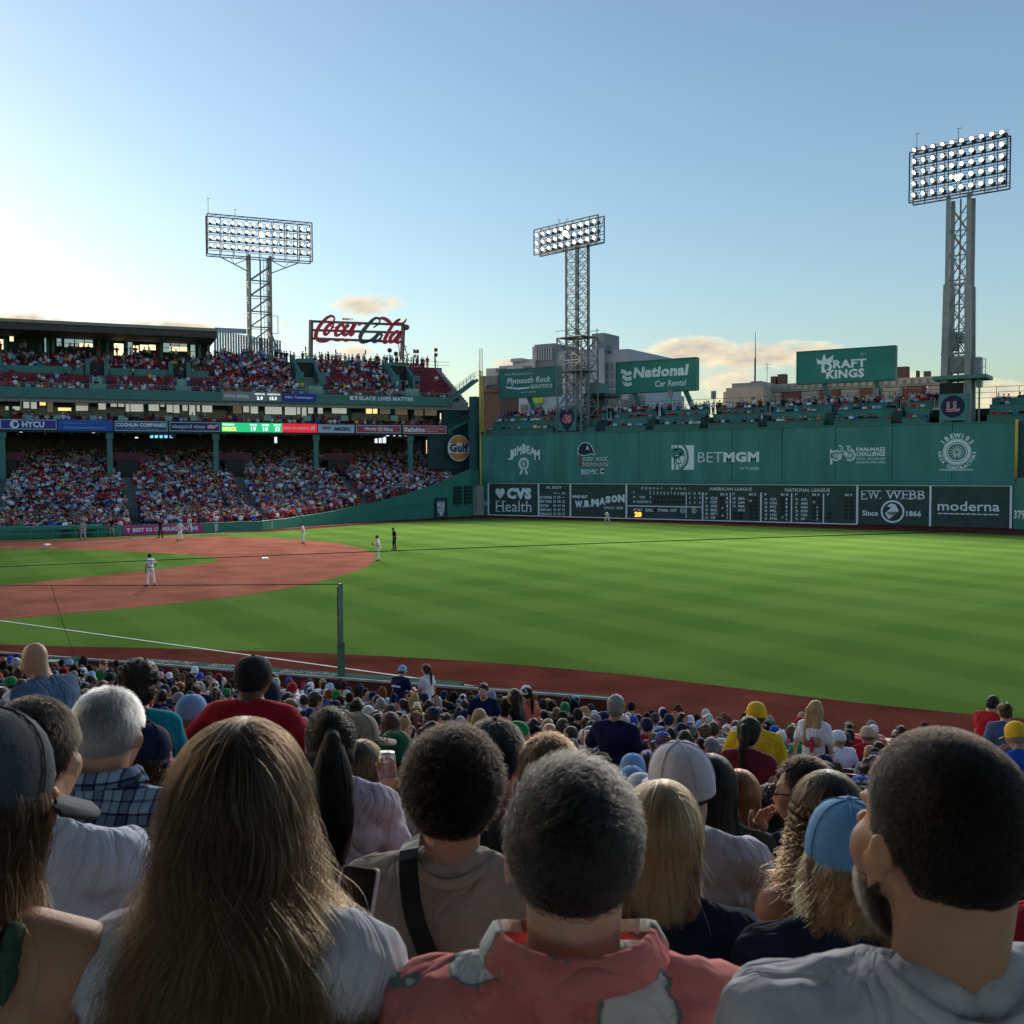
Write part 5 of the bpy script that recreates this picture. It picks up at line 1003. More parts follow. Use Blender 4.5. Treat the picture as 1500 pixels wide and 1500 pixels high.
r, f = bld('office_wing', 'dark blue-grey wing in shade left of the small billboard', 110, [('wall', 704, 551, 733, None, 25, M('slate_blue_panel', (.085, .10, .125), .7, .3, .1, .3), 0)]); bwins(r, f, [(713, 552, 728, 562), (706, 566, 712, 600)], .3)
r, f = bld('brick_building', 'reddish-brown brick building in shade under the small billboard', 100, [('wall', 712, 571, 736, None, 20, M('brown_brick', (.13, .075, .06), .85, .2, .1, 1), 1), ('cornice', 711, 571, 737, 576, 20, M('brown_brick', (.13, .075, .06)), 1.4)])  # brick colour darkened to put the wall's shade into it
r, f = bld('low_building', 'low white building with signs seen under the small billboard', 60, [('wall', 760, 582, 818, None, 12, M('pale_wall', (.40, .43, .46), .7, .3, .08, .5), 0)])
bwins(r, f, [(764, 594, 772, 600), (785, 590, 792, 597)], .1)
x0, z1 = f.xz(780, 581); x1, z0 = f.xz(797, 590); mb = MB(); f.box(mb, x0, x1, z0, z1, .1, .4); mb.build('lime_sign', M('lime_board', (.30, .48, .03), .5, .3, .2, .3), r)
x0, z1 = f.xz(777, 596); x1, z0 = f.xz(795, 600); f.text('PARKING', x0, x1, z0, z1, navy_print, r, out=.2, bold=.03)
r, f = bld('roof_pavilion', 'small dark green canopy on posts right of the slender mast', 12, [('canopy', 853, 577, 886, 582, 5, dark_green, 0), ('side_wall', 855, 560, 870, 578, 5, trim_green, -.5), ('rear_wall', 853, 582, 870, 602, 1, dark_green, -3)])
for px in (855, 868, 884): x, z = f.xz(px, 582); mb = MB(); mb.bar(f.p(x, 12, -.3), f.p(x, z, -.3), .2); mb.build('post', dark_green, r)
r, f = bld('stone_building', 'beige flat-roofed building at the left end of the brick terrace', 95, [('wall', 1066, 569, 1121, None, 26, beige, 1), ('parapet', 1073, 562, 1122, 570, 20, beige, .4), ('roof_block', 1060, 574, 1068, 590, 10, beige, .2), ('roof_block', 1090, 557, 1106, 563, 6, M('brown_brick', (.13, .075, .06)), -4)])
x0, z1 = f.xz(1080, 563.5); x1, z0 = f.xz(1118, 567.5); f.text('KENMORE PARK HALL', x0, x1, z0, z1, M('brown_letters', (.09, .08, .07), .6, .3, .05, 2), r, out=1.1, bold=.01) if False else None
mb = MB(); x0, z1 = f.xz(1074, 562.2); x1, z0 = f.xz(1121, 567.6); f.box(mb, x0, x1, z0, z1, .4, .55); mb.build('grey_sign_band', M('grey_green_band', (.24, .28, .27), .7, .3, .15, .4), r)
# terraced brick houses
br = empty('brick_terrace', tuple(np.array((on_plane(1240, 590, (0, 100, 0), (0, -1, 0))[0], 100, 0))), 0, 'long red-brick terrace with pale cornice and bay windows under the large billboard', 'building'); bf = Frame((0, 100, 0), (1, 0, 0), (0, -1, 0))
x0, zt = bf.xz(1119, 556); x1, _ = bf.xz(1378, 563); zt = bf.xz(1200, 560)[1]; zc = bf.xz(1200, 572)[1]; mb = MB(); bf.box(mb, x0, x1, 0, zc, -14, 0); mb.build('wall', brick_m, br)
mb = MB(); bf.box(mb, x0, x1, zc, zt, -14, .7); mb.build('cornice', pale_stone, br)
mb = MB(); bf.box(mb, x0, x1, zc-1.2, zc-.2, 0, .45); mb.build('string_course', pale_stone, br)
nb = 26
for k in range(nb):
    xc = x0+(x1-x0)*(k+.5)/nb
    if k % 3 == 1:
        mb = MB(); mb.hexa([tuple(bf.p(xc-2.6, 0, 0)), tuple(bf.p(xc-1.5, 0, 1.3)), tuple(bf.p(xc+1.5, 0, 1.3)), tuple(bf.p(xc+2.6, 0, 0)), tuple(bf.p(xc-2.6, zc-.2, 0)), tuple(bf.p(xc-1.5, zc-.2, 1.3)), tuple(bf.p(xc+1.5, zc-.2, 1.3)), tuple(bf.p(xc+2.6, zc-.2, 0))]); mb.build('bay', beige if k % 2 else brick_m, br)
    o = 1.3 if k % 3 == 1 else 0
    mb = MB(); bf.box(mb, xc-1.05, xc+1.05, zc-4.9, zc-1.5, o-.2, o+.08); w = mb.build('window', pale_stone, br)
    mb = MB(); bf.box(mb, xc-.85, xc+.85, zc-4.7, zc-3.2, o, o+.12); bf.box(mb, xc-.85, xc+.85, zc-3.1, zc-1.7, o, o+.12); mb.build('pane', M('far_pale_glass', (.20, .25, .24), .2, .5, .3, .2) if k % 4 else M('far_tan_blind', (.42, .36, .24), .6, .3, .1, 1), w)
for k in range(int((x1-x0)/1.5)):
    mb = MB(); a = x0+k*1.5; bf.box(mb, a+.2, a+1.1, zt-1.35, zt-.25, .7, .95); mb.build('dentil', M('brown_brick', (.13, .075, .06)) if 0 else pale_stone, br)
for px, w, h in ((1140, 12, 3), (1168, 5, 2), (1205, 4, 2.2), (1222, 5, 1.6), (1262, 4, 2.5), (1318, 16, 3.2), (1340, 3, 2), (1354, 8, 1.7), (1128, 8, 2.5)):
    x, _ = bf.xz(px, 560); mb = MB(); bf.box(mb, x-w*.07, x+w*.07, zt, zt+h*.8, -4, -2); mb.build('chimney', M('brown_brick', (.13, .075, .06)), br)
# broadcast mast
q = on_plane(1106, 560, (0, 200, 0), (0, -1, 0)); zt = on_plane(1106, 486, (0, 200, 0), (0, -1, 0))[2]; r = empty('radio_mast', (q[0], 200, 0), 0, 'needle-thin dark radio mast rising over the terrace roofs', 'mast')
mb = MB(); mb.tube((q[0], 200, 0), (q[0], 200, q[2]+8), .28, 6); mb.tube((q[0], 200, q[2]+8), (q[0], 200, zt), .22, 6, r2=.10); mb.build('pole', dark_steel, r); mb = MB()
mb.bar((q[0]+4, 200, q[2]-3), (q[0]+4, 200, q[2]+6), .12); mb.bar((q[0]+3, 200, q[2]+5.4), (q[0]+5, 200, q[2]+5.4), .1); mb.bar((q[0]+3.2, 200, q[2]+4.4), (q[0]+4.8, 200, q[2]+4.4), .1); mb.build('aerials', dark_steel, r)
# ------------------------------------------------------------------ near stand: frame s (towards the field from the camera), l (to the right along the rows)
NF = np.array([-.2244, .9745, 0.]); ND = np.array([.9745, .2244, 0.]); C0 = np.array([CAM[0], CAM[1], 0.])
def NP(s, l, z): return C0+NF*s+ND*l+np.array((0, 0, z))
def headtop(s): return float(np.interp(s, [-4, 1.2, 2.1, 3.0, 3.8, 9.4, 22.6], [7.6, 6.12, 5.88, 5.62, 5.36, 3.72, 1.16]))
def floor_near(s): return headtop(s)-1.33
def nbox(mb, s0, s1, l0, l1, z0, z1, mi=0): return mb.obox(NP(s0, l0, z0), ND*(l1-l0), NF*(s1-s0), (0, 0, z1-z0), mi)
ROWS_N = [-3.55+.8*k for k in range(33)]
nt_ = empty('seating_bank', tuple(NP(10, 0, 0)), 0, 'stepped concrete seating bank under the near spectators', 'seating bank')
mb = MB()
for s in ROWS_N: nbox(mb, s-.45, s+.36, -48, 26, -.5, floor_near(s))
mb.build('steps', concrete, nt_)
own = empty('near_grandstand', tuple(NP(-10, 0, 0)), 0, 'roofed grandstand over the rows nearest the camera', 'grandstand')  # unseen stand; roof edge and rear gap shaped for foreground shade and fill
mb = MB(); nbox(mb, -16, 4.2, -60, 60, 11.6, 11.9); mb.build('roof', M('pale_bounce_paint', (.42, .45, .44), .7, .3, .1, .6), own)  # pale paint chosen to bounce light onto the rows below
mb = MB(); nbox(mb, -16.3, -16, -60, 60, -.2, 6.8); mb.build('rear_wall', M('pale_bounce_paint', (.42, .45, .44)), own)
for l in (-24, -12, 12, 24): mb = MB(); nbox(mb, -4.5, -4.1, l-.2, l+.2, 5, 11.2); mb.build('column', trim_green, own)
mb = MB(); nbox(mb, -16, -4, -60, 60, -.2, 5.9); mb.build('rear_concourse', concrete, own)
# low wall in front of the first row
fw = empty('front_wall', tuple(NP(23.35, -8, 0)), 0, 'low red-brown wall with wide green ledge between front row and clay track', 'wall')
redwall = M('red_brown_paint', (.10, .022, .016), .6, .3, .15, 1.0, .1, 6)
for k in range(18):
    a = -46+k*4; far = a > -9; mb = MB(); nbox(mb, 23.35, 23.6, a+.01, a+3.99, -.1, .55 if far else .98); mb.build('panel', redwall, fw)
    if far: continue
    mb = MB(); nbox(mb, 23.31, 23.39, a, a+4, .98, 1.035); mb.build('white_edge', M('worn_white_paint', (.34, .34, .33), .9, .0, .25, 3), fw)
    if k > 5: mb = MB(); nbox(mb, 23.39, 23.39+(.55 if k < 9 else .18), a+(1.5 if k == 6 else 0), a+4, .94, 1.03); mb.build('ledge', M('pale_green_ledge', (.05, .10, .08), .95, .0, .2, 1.5), fw)
lf = Frame((0, 0, 1.035), ND, (0, 0, 1)); lf.Z = NF
def ledge_text(t, px0, px1, py, h):
    a, b = on_z(px0, py, 1.035), on_z(px1, py, 1.035); a, b = a-C0, b-C0; l0, l1 = float(a@ND), float(b@ND); lf.O = NP(23.40, 0, 1.036); lf.text(t, l0, l1, .08, .08+h*.75, M('worn_white_paint', (.34, .34, .33), .9, .0, .25, 3), fw, out=.0, bold=.0, th=.004)
ledge_text('HOME OF THE', 178, 262, 978, .5); ledge_text('BEST FANS', 275, 372, 984, .5); ledge_text('Best of our Fans', 392, 488, 990, .45)
cs1 = empty('caution_sign', tuple(NP(23.3, -16.5, .6)), 0, 'bright red caution sign on the low wall behind the front row', 'sign')
def cau(px0, px1, r):
    f = Frame(NP(23.32, 0, 0), ND, -NF); x0, _ = f.xz(px0, 1000); x1, _ = f.xz(px1, 1000); mb = MB(); f.box(mb, x0, x1, .42, .90, -.02, .03); mb.build('plate', sign_mat('caution_red', (.40, .015, .02)), r); f.text('CAUTION', x0+.05, x1-.05, .72, .85, M('dark_red_print', (.60, .25, .22)), r, out=.04, bold=.03)
    for k in range(3): f.text('FOUL BALLS AND BATS' if k % 2 else 'BE ALERT FOR', x0+.08, x1-.08, .48+k*.075, .53+k*.075, MATS['dark_red_print'], r, out=.04)
cau(441, 461, cs1); cs2 = empty('caution_sign', tuple(NP(23.3, -21, .6)), 0, 'small red sign beside the green canopy at the left end of the low wall', 'sign'); cau(92, 105, cs2)
# camera-pit canopy at far left and net post
pc = empty('pit_canopy', tuple(on_z(60, 970, 1.0)), 0, 'green slab canopy with a slanted bracket at the left edge by the clay track', 'canopy')
mb = MB(); a, b = on_z(-40, 961.5, 1.1), on_z(117, 967, 1.1); mb.obox(a-(0, 0, .32), b-a, NF*-.35, (0, 0, .32)); mb.build('slab', pad_green, pc)
mb = MB(); mb.bar(on_z(83, 979, .95), on_z(117, 969, 1.02), .35, .3); mb.build('bracket', M('pale_green_ledge', (.12, .22, .17)), pc)
mb = MB(); 
for px in (15, 87): q = on_z(px, 964.5, 1.05); mb.tube(q-NF*.4+(0, 0, -.06), q-NF*.37+(0, 0, .06), .06, 8)
mb.build('bolt', steel, pc)
pit = empty('camera_pit', tuple(on_z(118, 1000, .4)), 0, 'dark green camera pit opening in the low wall behind the front row', 'opening')
f = Frame(NP(23.31, 0, 0), ND, -NF); x0, z1 = f.xz(104, 986); x1, z0 = f.xz(136, 1010); mb = MB(); f.box(mb, x0, x1, .2, z1, -.02, .03); mb.build('recess', black, pit); mb = MB()  # flat black plate stands for the shade inside the opening
for p in ((x0-.06, x1+.06, z1, z1+.09), (x0-.08, x0, .2, z1), (x1, x1+.08, .2, z1)): f.box(mb, *p, -.02, .10)
mb.build('frame', pad_green, pit)
npst = empty('net_post', tuple(NP(23.6, 0, 1)), 0, 'green steel net post standing on the low wall, thicker in its lower half', 'post')
q = NP(23.5, float((on_plane(500, 992, NP(23.5, 0, 0), NF)-C0)@ND), 0); tt = project(q)[2]; zt = CAM[2]-(852-687)/FOC*tt
post_m = M('post_green', (.07, .15, .125), .45, .4, .2, 1.5)
mb = MB(); mb.bar(q, q+(0, 0, 1.95), .14, .14, up=(0, 1, 0)); mb.build('lower_post', M('post_green_dark', (.035, .11, .085), .45, .4, .2, 1.5), npst)
mb = MB(); mb.bar(q+(0, 0, 1.95), (q[0], q[1], zt), .09, .09, up=(0, 1, 0)); mb.build('upper_post', post_m, npst)
mb = MB(); mb.bar(q+(-.10, 0, 1.2), (q[0]-.10, q[1], zt-.1), .02); 
for k in range(8): mb.bar((q[0]-.12, q[1], 1.3+k*.3), (q[0]-.05, q[1], 1.3+k*.3), .03)
mb.build('cord', black, npst)
def cable(label, P, r): mb = MB(); [mb.tube(a, b, r, 5) for a, b in zip(P, P[1:])]; setp(mb.build('net_cable', black), label, 'cable')
def sag(a, b, d, n=10): return [np.array(a)*(1-i/n)+np.array(b)*(i/n)-np.array((0, 0, d*4*(i/n)*(1-i/n))) for i in range(n+1)]
top = np.array((q[0], q[1], zt-.02)); L0 = at(-60, 857, 34); cable('black net cable from the left edge to the top of the green post', sag(L0, top, .02), .012)
cable('long black cable crossing the outfield from left to right', sag(at(-80, 834, 30), at(1560, 774, 25), -.06, 16), .011)
cable('thin slanting guy line at the left dropping to the clay track', sag(at(75, 857, 32), on_z(112, 968, 0), .12), .008)

# ------------------------------------------------------------------ people: shapes
def rot_xyz(pitch=0, yaw=0, roll=0): return np.array(Matrix.Rotation(yaw, 3, 'Z') @ Matrix.Rotation(pitch, 3, 'X') @ Matrix.Rotation(roll, 3, 'Y'))
class Org(MB):
    def sweep(s, a, b, ra, rb, n=10, k=3):
        a, b = np.array(a, float), np.array(b, float); d = b-a; L = np.linalg.norm(d); d = d/L if L > 1e-6 else np.array((0, 0, 1.)); u = np.array((0, 0, 1.)) if abs(d[2]) < .9 else np.array((1., 0, 0))
        e = np.cross(d, u); e /= np.linalg.norm(e); g = np.cross(d, e); V = []; an = np.arange(n)*2*math.pi/n; c = np.outer(np.cos(an), e)+np.outer(np.sin(an), g)
        for i in range(k): th = math.pi/2*(1-(i+.0)/k)*.999; V.append(a-d*ra*math.sin(th)+c*ra*math.cos(th))
        for i in range(k+1): th = math.pi/2*(i/k)*.999; V.append(b+d*rb*math.sin(th)+c*rb*math.cos(th))
        m = len(V); V = np.concatenate(V); F = [(r*n+i, r*n+(i+1) % n, (r+1)*n+(i+1) % n, (r+1)*n+i) for r in range(m-1) for i in range(n)]+[tuple(range(n-1, -1, -1)), tuple((m-1)*n+i for i in range(n))]
        return s.add(V, F, 0, True)
    def ell(s, c, r, rot=None, n=14, k=9):
        V = []; c = np.array(c, float)
        for i in range(1, k): th = math.pi*i/k; V += [(math.sin(th)*math.cos(2*math.pi*j/n)*r[0], math.sin(th)*math.sin(2*math.pi*j/n)*r[1], math.cos(th)*r[2]) for j in range(n)]
        V += [(0, 0, r[2]), (0, 0, -r[2])]; V = np.array(V)
        if rot is not None: V = V@np.array(rot).T
        F = [((i+1)*n+j, (i+1)*n+(j+1) % n, i*n+(j+1) % n, i*n+j) for i in range(k-2) for j in range(n)]; T, B = (k-1)*n, (k-1)*n+1
        F += [(j, (j+1) % n, T) for j in range(n)]+[((k-2)*n+(j+1) % n, (k-2)*n+j, B) for j in range(n)]
        return s.add(V+c, F, 0, True)
    def organic(s, name, voxel, smooth=3, ratio=1.0, disp=None, extra=None, mats=()):
        me = bpy.data.meshes.new('tmp'); me.from_pydata(s.v, [], s.f); o = bpy.data.objects.new('tmp', me); COL.objects.link(o)
        m = o.modifiers.new('r', 'REMESH'); m.mode = 'VOXEL'; m.voxel_size = voxel; m.use_smooth_shade = True
        if smooth: m = o.modifiers.new('s', 'SMOOTH'); m.factor = .5; m.iterations = smooth
        if disp:
            t = bpy.data.textures.new('cl', 'CLOUDS'); t.noise_scale = disp[1]; t.noise_depth = 2; m = o.modifiers.new('d', 'DISPLACE'); m.texture = t; m.strength = disp[0]; m.mid_level = .32; m.texture_coords = 'LOCAL'
        if ratio < 1: m = o.modifiers.new('c', 'DECIMATE'); m.ratio = ratio
        dg = bpy.context.evaluated_depsgraph_get(); dg.update(); out = bpy.data.meshes.new_from_object(o.evaluated_get(dg)); bpy.data.objects.remove(o); bpy.data.meshes.remove(me)
        if extra is not None and extra.v:     # small pieces joined after the remesh: fingers, eyes
            bm = bmesh.new(); bm.from_mesh(out); vs = [bm.verts.new(v) for v in extra.v]
            for f, i in zip(extra.f, extra.mi):
                q = bm.faces.new([vs[k] for k in f]); q.material_index = i; q.smooth = True
            bm.to_mesh(out); bm.free()
        out.name = name; out.materials.clear()
        for m in mats: out.materials.append(m)
        out.polygons.foreach_set('use_smooth', [True]*len(out.polygons)); out.update(); return out
skin_m = M('skin', rough=.48, spec=.35, var=.16, vscale=11, objcol=True, bump=.22, bscale=320); _b = skin_m.node_tree.nodes['Principled BSDF']; _b.inputs['Subsurface Weight'].default_value = .22; _b.inputs['Subsurface Radius'].default_value = (1, .35, .2); _b.inputs['Subsurface Scale'].default_value = .012
eye_m = M('eye', (.02, .018, .016), .25, .5, .1, 20); lip_m = M('lips', (.28, .10, .08), .5, .3, .1, 20)
fabric_m = M('fabric', rough=.92, spec=.10, var=.08, vscale=14, objcol=True, folds=.55, stretch=(1, 1, .55))
hair_m = M('hair', rough=.55, spec=.25, var=.35, vscale=30, objcol=True, bump=.5, bscale=60, stretch=(6, 6, 1))
cap_m = M('cap_fabric', rough=.8, spec=.2, var=.08, vscale=20, objcol=True, bump=.15, bscale=50)
denim = M('trousers', rough=.85, spec=.15, var=.15, vscale=12, objcol=True, bump=.3, bscale=14)

def head_prims(o, ex, c, R3, fem=False, face=True):      # cranium-centred head; +Y is forward
    c = np.array(c, float); T = lambda p: c+R3@np.array(p, float)
    o.ell(T((0, -.012, .012)), (.076, .096, .094), R3); o.ell(T((0, .038, -.045)), (.060 if fem else .064, .060, .080), R3)
    o.ell(T((0, .05, -.093)), (.036 if fem else .044, .042, .030), R3); o.sweep(T((0, -.02, -.07)), T((0, .04, -.105)), .05, .03)
    o.sweep(T((-.032, .080, .022)), T((.032, .080, .022)), .013, .013)
    o.sweep(T((0, .092, .005)), T((0, .110, -.036)), .008, .011); o.ell(T((0, .104, -.042)), (.016, .011, .009), R3)
    for s in (-1, 1):
        o.ell(T((s*.040, .058, -.032)), (.030, .032, .036), R3); EA = R3@rot_xyz(.2, s*-.35, 0); EO = T((s*(.076 if fem else .083), -.006, -.022)); o.ell(EO, (.006, .013, .027), EA); o.ell(EO+EA@np.array((-s*.003, .006, -.027)), (.007, .009, .011), EA)
        rim = [(.0, .015*math.cos(a)-.002, .029*math.sin(a)+.002) for a in np.linspace(-.6, 3.9, 9)]
        for p, q in zip(rim, rim[1:]): o.sweep(EO+EA@(np.array(p)+(s*.005, 0, 0)), EO+EA@(np.array(q)+(s*.005, 0, 0)), .0055, .0055, 6, 2)
        o.ell(T((s*.079, .0, -.028)), (.010, .013, .018), R3)
        ex.ell(T((s*.031, .085, -.006)), (.013, .011, .011), R3, 8, 6); n = len(ex.mi); ex.mi[-len(range(8*4+16)):] = [1]*(8*4+16)
    o.ell(T((0, .098, -.072)), (.026, .014, .013), R3)
def hand_prims(o, ex, w, d, side):      # wrist, direction of the fingers; palm in the body, five fingers added after
    w, d = np.array(w, float), np.array(d, float); d /= np.linalg.norm(d); up = np.array((0, 0, 1.)) if abs(d[2]) < .8 else np.array((0, 1., 0)); sd = np.cross(d, up); sd /= np.linalg.norm(sd); nn = np.cross(sd, d)
    o.sweep(w, w+d*.045, .024, .028); pc = w+d*.06; o.ell(pc, (.036, .036, .036)); o.sweep(pc-sd*.02, pc+sd*.02, .022, .022)
    for k, L in enumerate((.070, .082, .076, .060)):
        b = pc+d*.02+sd*(-.030+.02*k); m = b+d*L*.55-nn*.012; ex.sweep(b, m, .0105, .0095, 6, 2); ex.sweep(m, m+d*L*.35-nn*.028, .0095, .0075, 6, 2)
    b = pc-d*.02+sd*(.036*side); m = b+(sd*side*.6+d*.8)*.038; ex.sweep(b, m, .013, .011, 6, 2); ex.sweep(m, m+(sd*side*.2+d)*.028, .011, .009, 6, 2)

def joints(pose, lean=0.0, fem=False, armL=None, armR=None, legs=None):
    hip = np.array((0, 0, .50 if pose == 'sit' else .93)); Rl = rot_xyz(-lean); U = lambda p: hip+Rl@np.array(p, float); w = .92 if fem else 1.0
    J = dict(hip=hip, Rl=Rl, U=U, w=w, neck=U((0, -.012, .525)), head=U((0, .028, .685)))
    A = {'lap': ((.245, .02, .20), (.10, .27, .13), (-.3, .9, -.2)), 'down': ((.25, -.02, .20), (.265, .05, -.05), (0, .15, -1)), 'hips': ((.34, -.06, .22), (.19, .06, .08), (-.6, .6, -.3)), 'front': ((.22, .10, .22), (.10, .30, .24), (-.4, .9, .1)),
         'up': ((.30, .14, .42), (.22, .20, .68), (-.1, .1, 1)), 'face': ((.24, .17, .22), (.08, .215, .47), (-.35, -.1, .8)), 'knees': ((.27, .16, .12), (.16, .34, -.08), (-.2, .7, -.7)), 'side': ((.33, .10, .18), (.40, .28, .30), (.2, .9, .3)), 'back': ((.30, -.10, .22), (.14, -.20, .05), (-.7, .2, -.5))}
    for s, key, arm in ((-1, 'L', armL), (1, 'R', armR)):
        e, h, d = A[arm] if isinstance(arm, str) else arm or A['lap' if pose == 'sit' else 'down']
        J['sh'+key] = U((s*.178*w, 0, .465)); J['el'+key] = U((s*e[0]*w, e[1], e[2])); J['ha'+key] = U((s*h[0]*w, h[1], h[2])); J['hd'+key] = Rl@np.array((s*d[0], d[1], d[2]))
        lg = (legs or {}).get(key) or (((.12, .42, .03), (.12, .42, -.42), (.02, .15, -.02)) if pose == 'sit' else ((.10, .015, -.43), (.105, -.01, -.85), (.02, .15, -.04)))
        J['kn'+key] = hip+np.array((s*lg[0][0], lg[0][1], lg[0][2])); J['an'+key] = hip+np.array((s*lg[1][0], lg[1][1], lg[1][2])); J['ft'+key] = J['an'+key]+np.array((s*lg[2][0], lg[2][1], lg[2][2]))
    return J
def torso_prims(o, J, g=0.0, fat=1.0, tank=False):
    U, Rl, w = J['U'], J['Rl'], J['w']
    o.ell(U((0, -.01, .02)), (.165*fat+g, .125*fat+g, .13+g), Rl); o.ell(U((0, .0, .18)), (.145*fat*w+g, .108*fat+g, .14+g), Rl); o.ell(U((0, .0, .34)), (.165*w*fat+g, .115*fat+g, (.155 if not tank else .09)+g), Rl)
    if tank:
        for s in (-1, 1): o.sweep(U((s*.09, -.115, .36)), U((s*.085, -.06, .53)), .008, .007); o.sweep(U((s*.085, -.06, .53)), U((s*.09, .08, .45)), .007, .008)
        return
    o.sweep(U((-.135*w, -.012, .455)), U((.135*w, -.012, .455)), .068*fat**.5+g, .068*fat**.5+g)
    o.sweep(U((-.075*w, -.02, .40)), U((.075*w, -.02, .40)), .095*fat**.5+g, .095*fat**.5+g)
    for s in (-1, 1): o.sweep(U((s*.035, -.018, .515)), U((s*.165*w, -.008, .468)), .048+g*.6, .056+g)
def body_mesh(name, J, fem=False, hyaw=0.0, hpitch=0.0, hroll=0.0, voxel=.02, ratio=.4, fat=1.0, smooth=3, legs=True):
    o, ex = Org(), Org(); torso_prims(o, J, 0, fat); HR = J['Rl'] @ rot_xyz(hpitch, hyaw, hroll); head_prims(o, ex, J['head'], HR, fem)
    nr = (.052 if fem else .064)*fat**.3; nb = J['neck']; nh = J['head']+HR@np.array((0, -.025, -.055)); o.sweep(nb+J['Rl']@np.array((0, .012, .02)), nh, nr*1.04, nr)
    for s, k in ((-1, 'L'), (1, 'R')):
        a = (.85 if fem else 1)*fat**.4; o.sweep(J['sh'+k], J['el'+k], .050*a, .040*a); o.sweep(J['el'+k], J['ha'+k], .040*a, .027*a); hand_prims(o, ex, J['ha'+k], J['hd'+k], -s)
        if legs: o.sweep(J['hip']+np.array((s*.09, 0, -.01)), J['kn'+k], .085*fat**.5, .058); o.sweep(J['kn'+k], J['an'+k], .056, .036); o.sweep(J['an'+k]+np.array((0, -.03, -.03)), J['ft'+k], .036, .034)
    return o.organic(name, voxel, smooth, ratio, None, ex, (skin_m, eye_m))
def shirt_mesh(name, J, sleeve=.55, g=.013, voxel=.02, ratio=.4, fat=1.0, disp=(.018, .11), smooth=2, fem=False):
    o = Org(); torso_prims(o, J, g, fat, sleeve < 0); o.ell(J['U']((0, -.008, -.03)), (.178*fat+g, .140*fat+g, .10), J['Rl'])
    if sleeve > 0:
        for k in 'LR':
            a = (.85 if fem else 1)*fat**.4; S, E, H = J['sh'+k], J['el'+k], J['ha'+k]
            if sleeve <= 1: o.sweep(S, S+(E-S)*sleeve, .062*a+g*.6, .058*a+g)
            else: o.sweep(S, E, .060*a+g*.6, .050*a+g); o.sweep(E, E+(H-E)*(sleeve-1), .050*a+g, .036*a+g)
    return o.organic(name, voxel, smooth, ratio, disp, None, (fabric_m,))
def trouser_mesh(name, J, short=False, voxel=.024, ratio=.35, fat=1.0):
    o = Org(); o.ell(J['U']((0, -.005, .0)), (.178*fat, .140*fat, .13), J['Rl'])
    for s, k in ((-1, 'L'), (1, 'R')):
        o.sweep(J['hip']+np.array((s*.09, 0, -.02)), J['kn'+k], .097*fat**.5, .074)
        if not short: o.sweep(J['kn'+k], J['an'+k]+(J['kn'+k]-J['an'+k])*.05, .070, .056)
    return o.organic(name, voxel, 2, ratio, (.02, .09), None, (denim,))
# hair and headgear, cranium-centred
def hair_mesh(kind, voxel=.014, ratio=.45):
    o = Org(); d = (.02, .035)
    o.ell((0, -.020, .022), (.086, .098, .095)); o.ell((0, -.045, -.03), (.078, .070, .075))
    if kind == 'short': d = (.012, .03)
    if kind == 'crop': o = Org(); o.ell((0, -.022, .020), (.081, .094, .091)); o.ell((0, -.042, -.03), (.075, .066, .068)); d = (.006, .02)
    if kind == 'curly': o.ell((0, -.02, .05), (.10, .105, .085)); d = (.05, .025)
    if kind in ('long', 'bob', 'wavy'):
        L = .44 if kind != 'bob' else .20
        o.ell((0, -.03, .0), (.094, .10, .105))
        for x in (-.065, -.022, .022, .065): o.sweep((x, -.065, -.02), (x*1.35, -.125, -L+.02*abs(x)*10), .050, .030)
        for s in (-1, 1): o.sweep((s*.078, -.005, -.02), (s*.095, -.06, -L*.8), .028, .022)
        d = (.03, .06) if kind != 'wavy' else (.06, .05)
    if kind == 'ponytail': o.ell((0, -.105, .045), (.028, .025, .028)); o.sweep((0, -.12, .04), (0, -.16, -.12), .036, .040); o.sweep((0, -.16, -.12), (0, -.155, -.34), .040, .018)
    if kind == 'bun': o.ell((0, -.10, .075), (.046, .042, .042)); d = (.03, .03)
    if kind == 'fringe':
        o = Org()
        for a in range(-5, 6): t = R(a*22); o.ell((.070*math.sin(t), -.014-.080*math.cos(t), -.035), (.020, .022, .032))
        d = (.008, .02)
    for s in (-1, 1): pass
    return o.organic('hair', voxel, 2, ratio, d, None, (hair_m,))
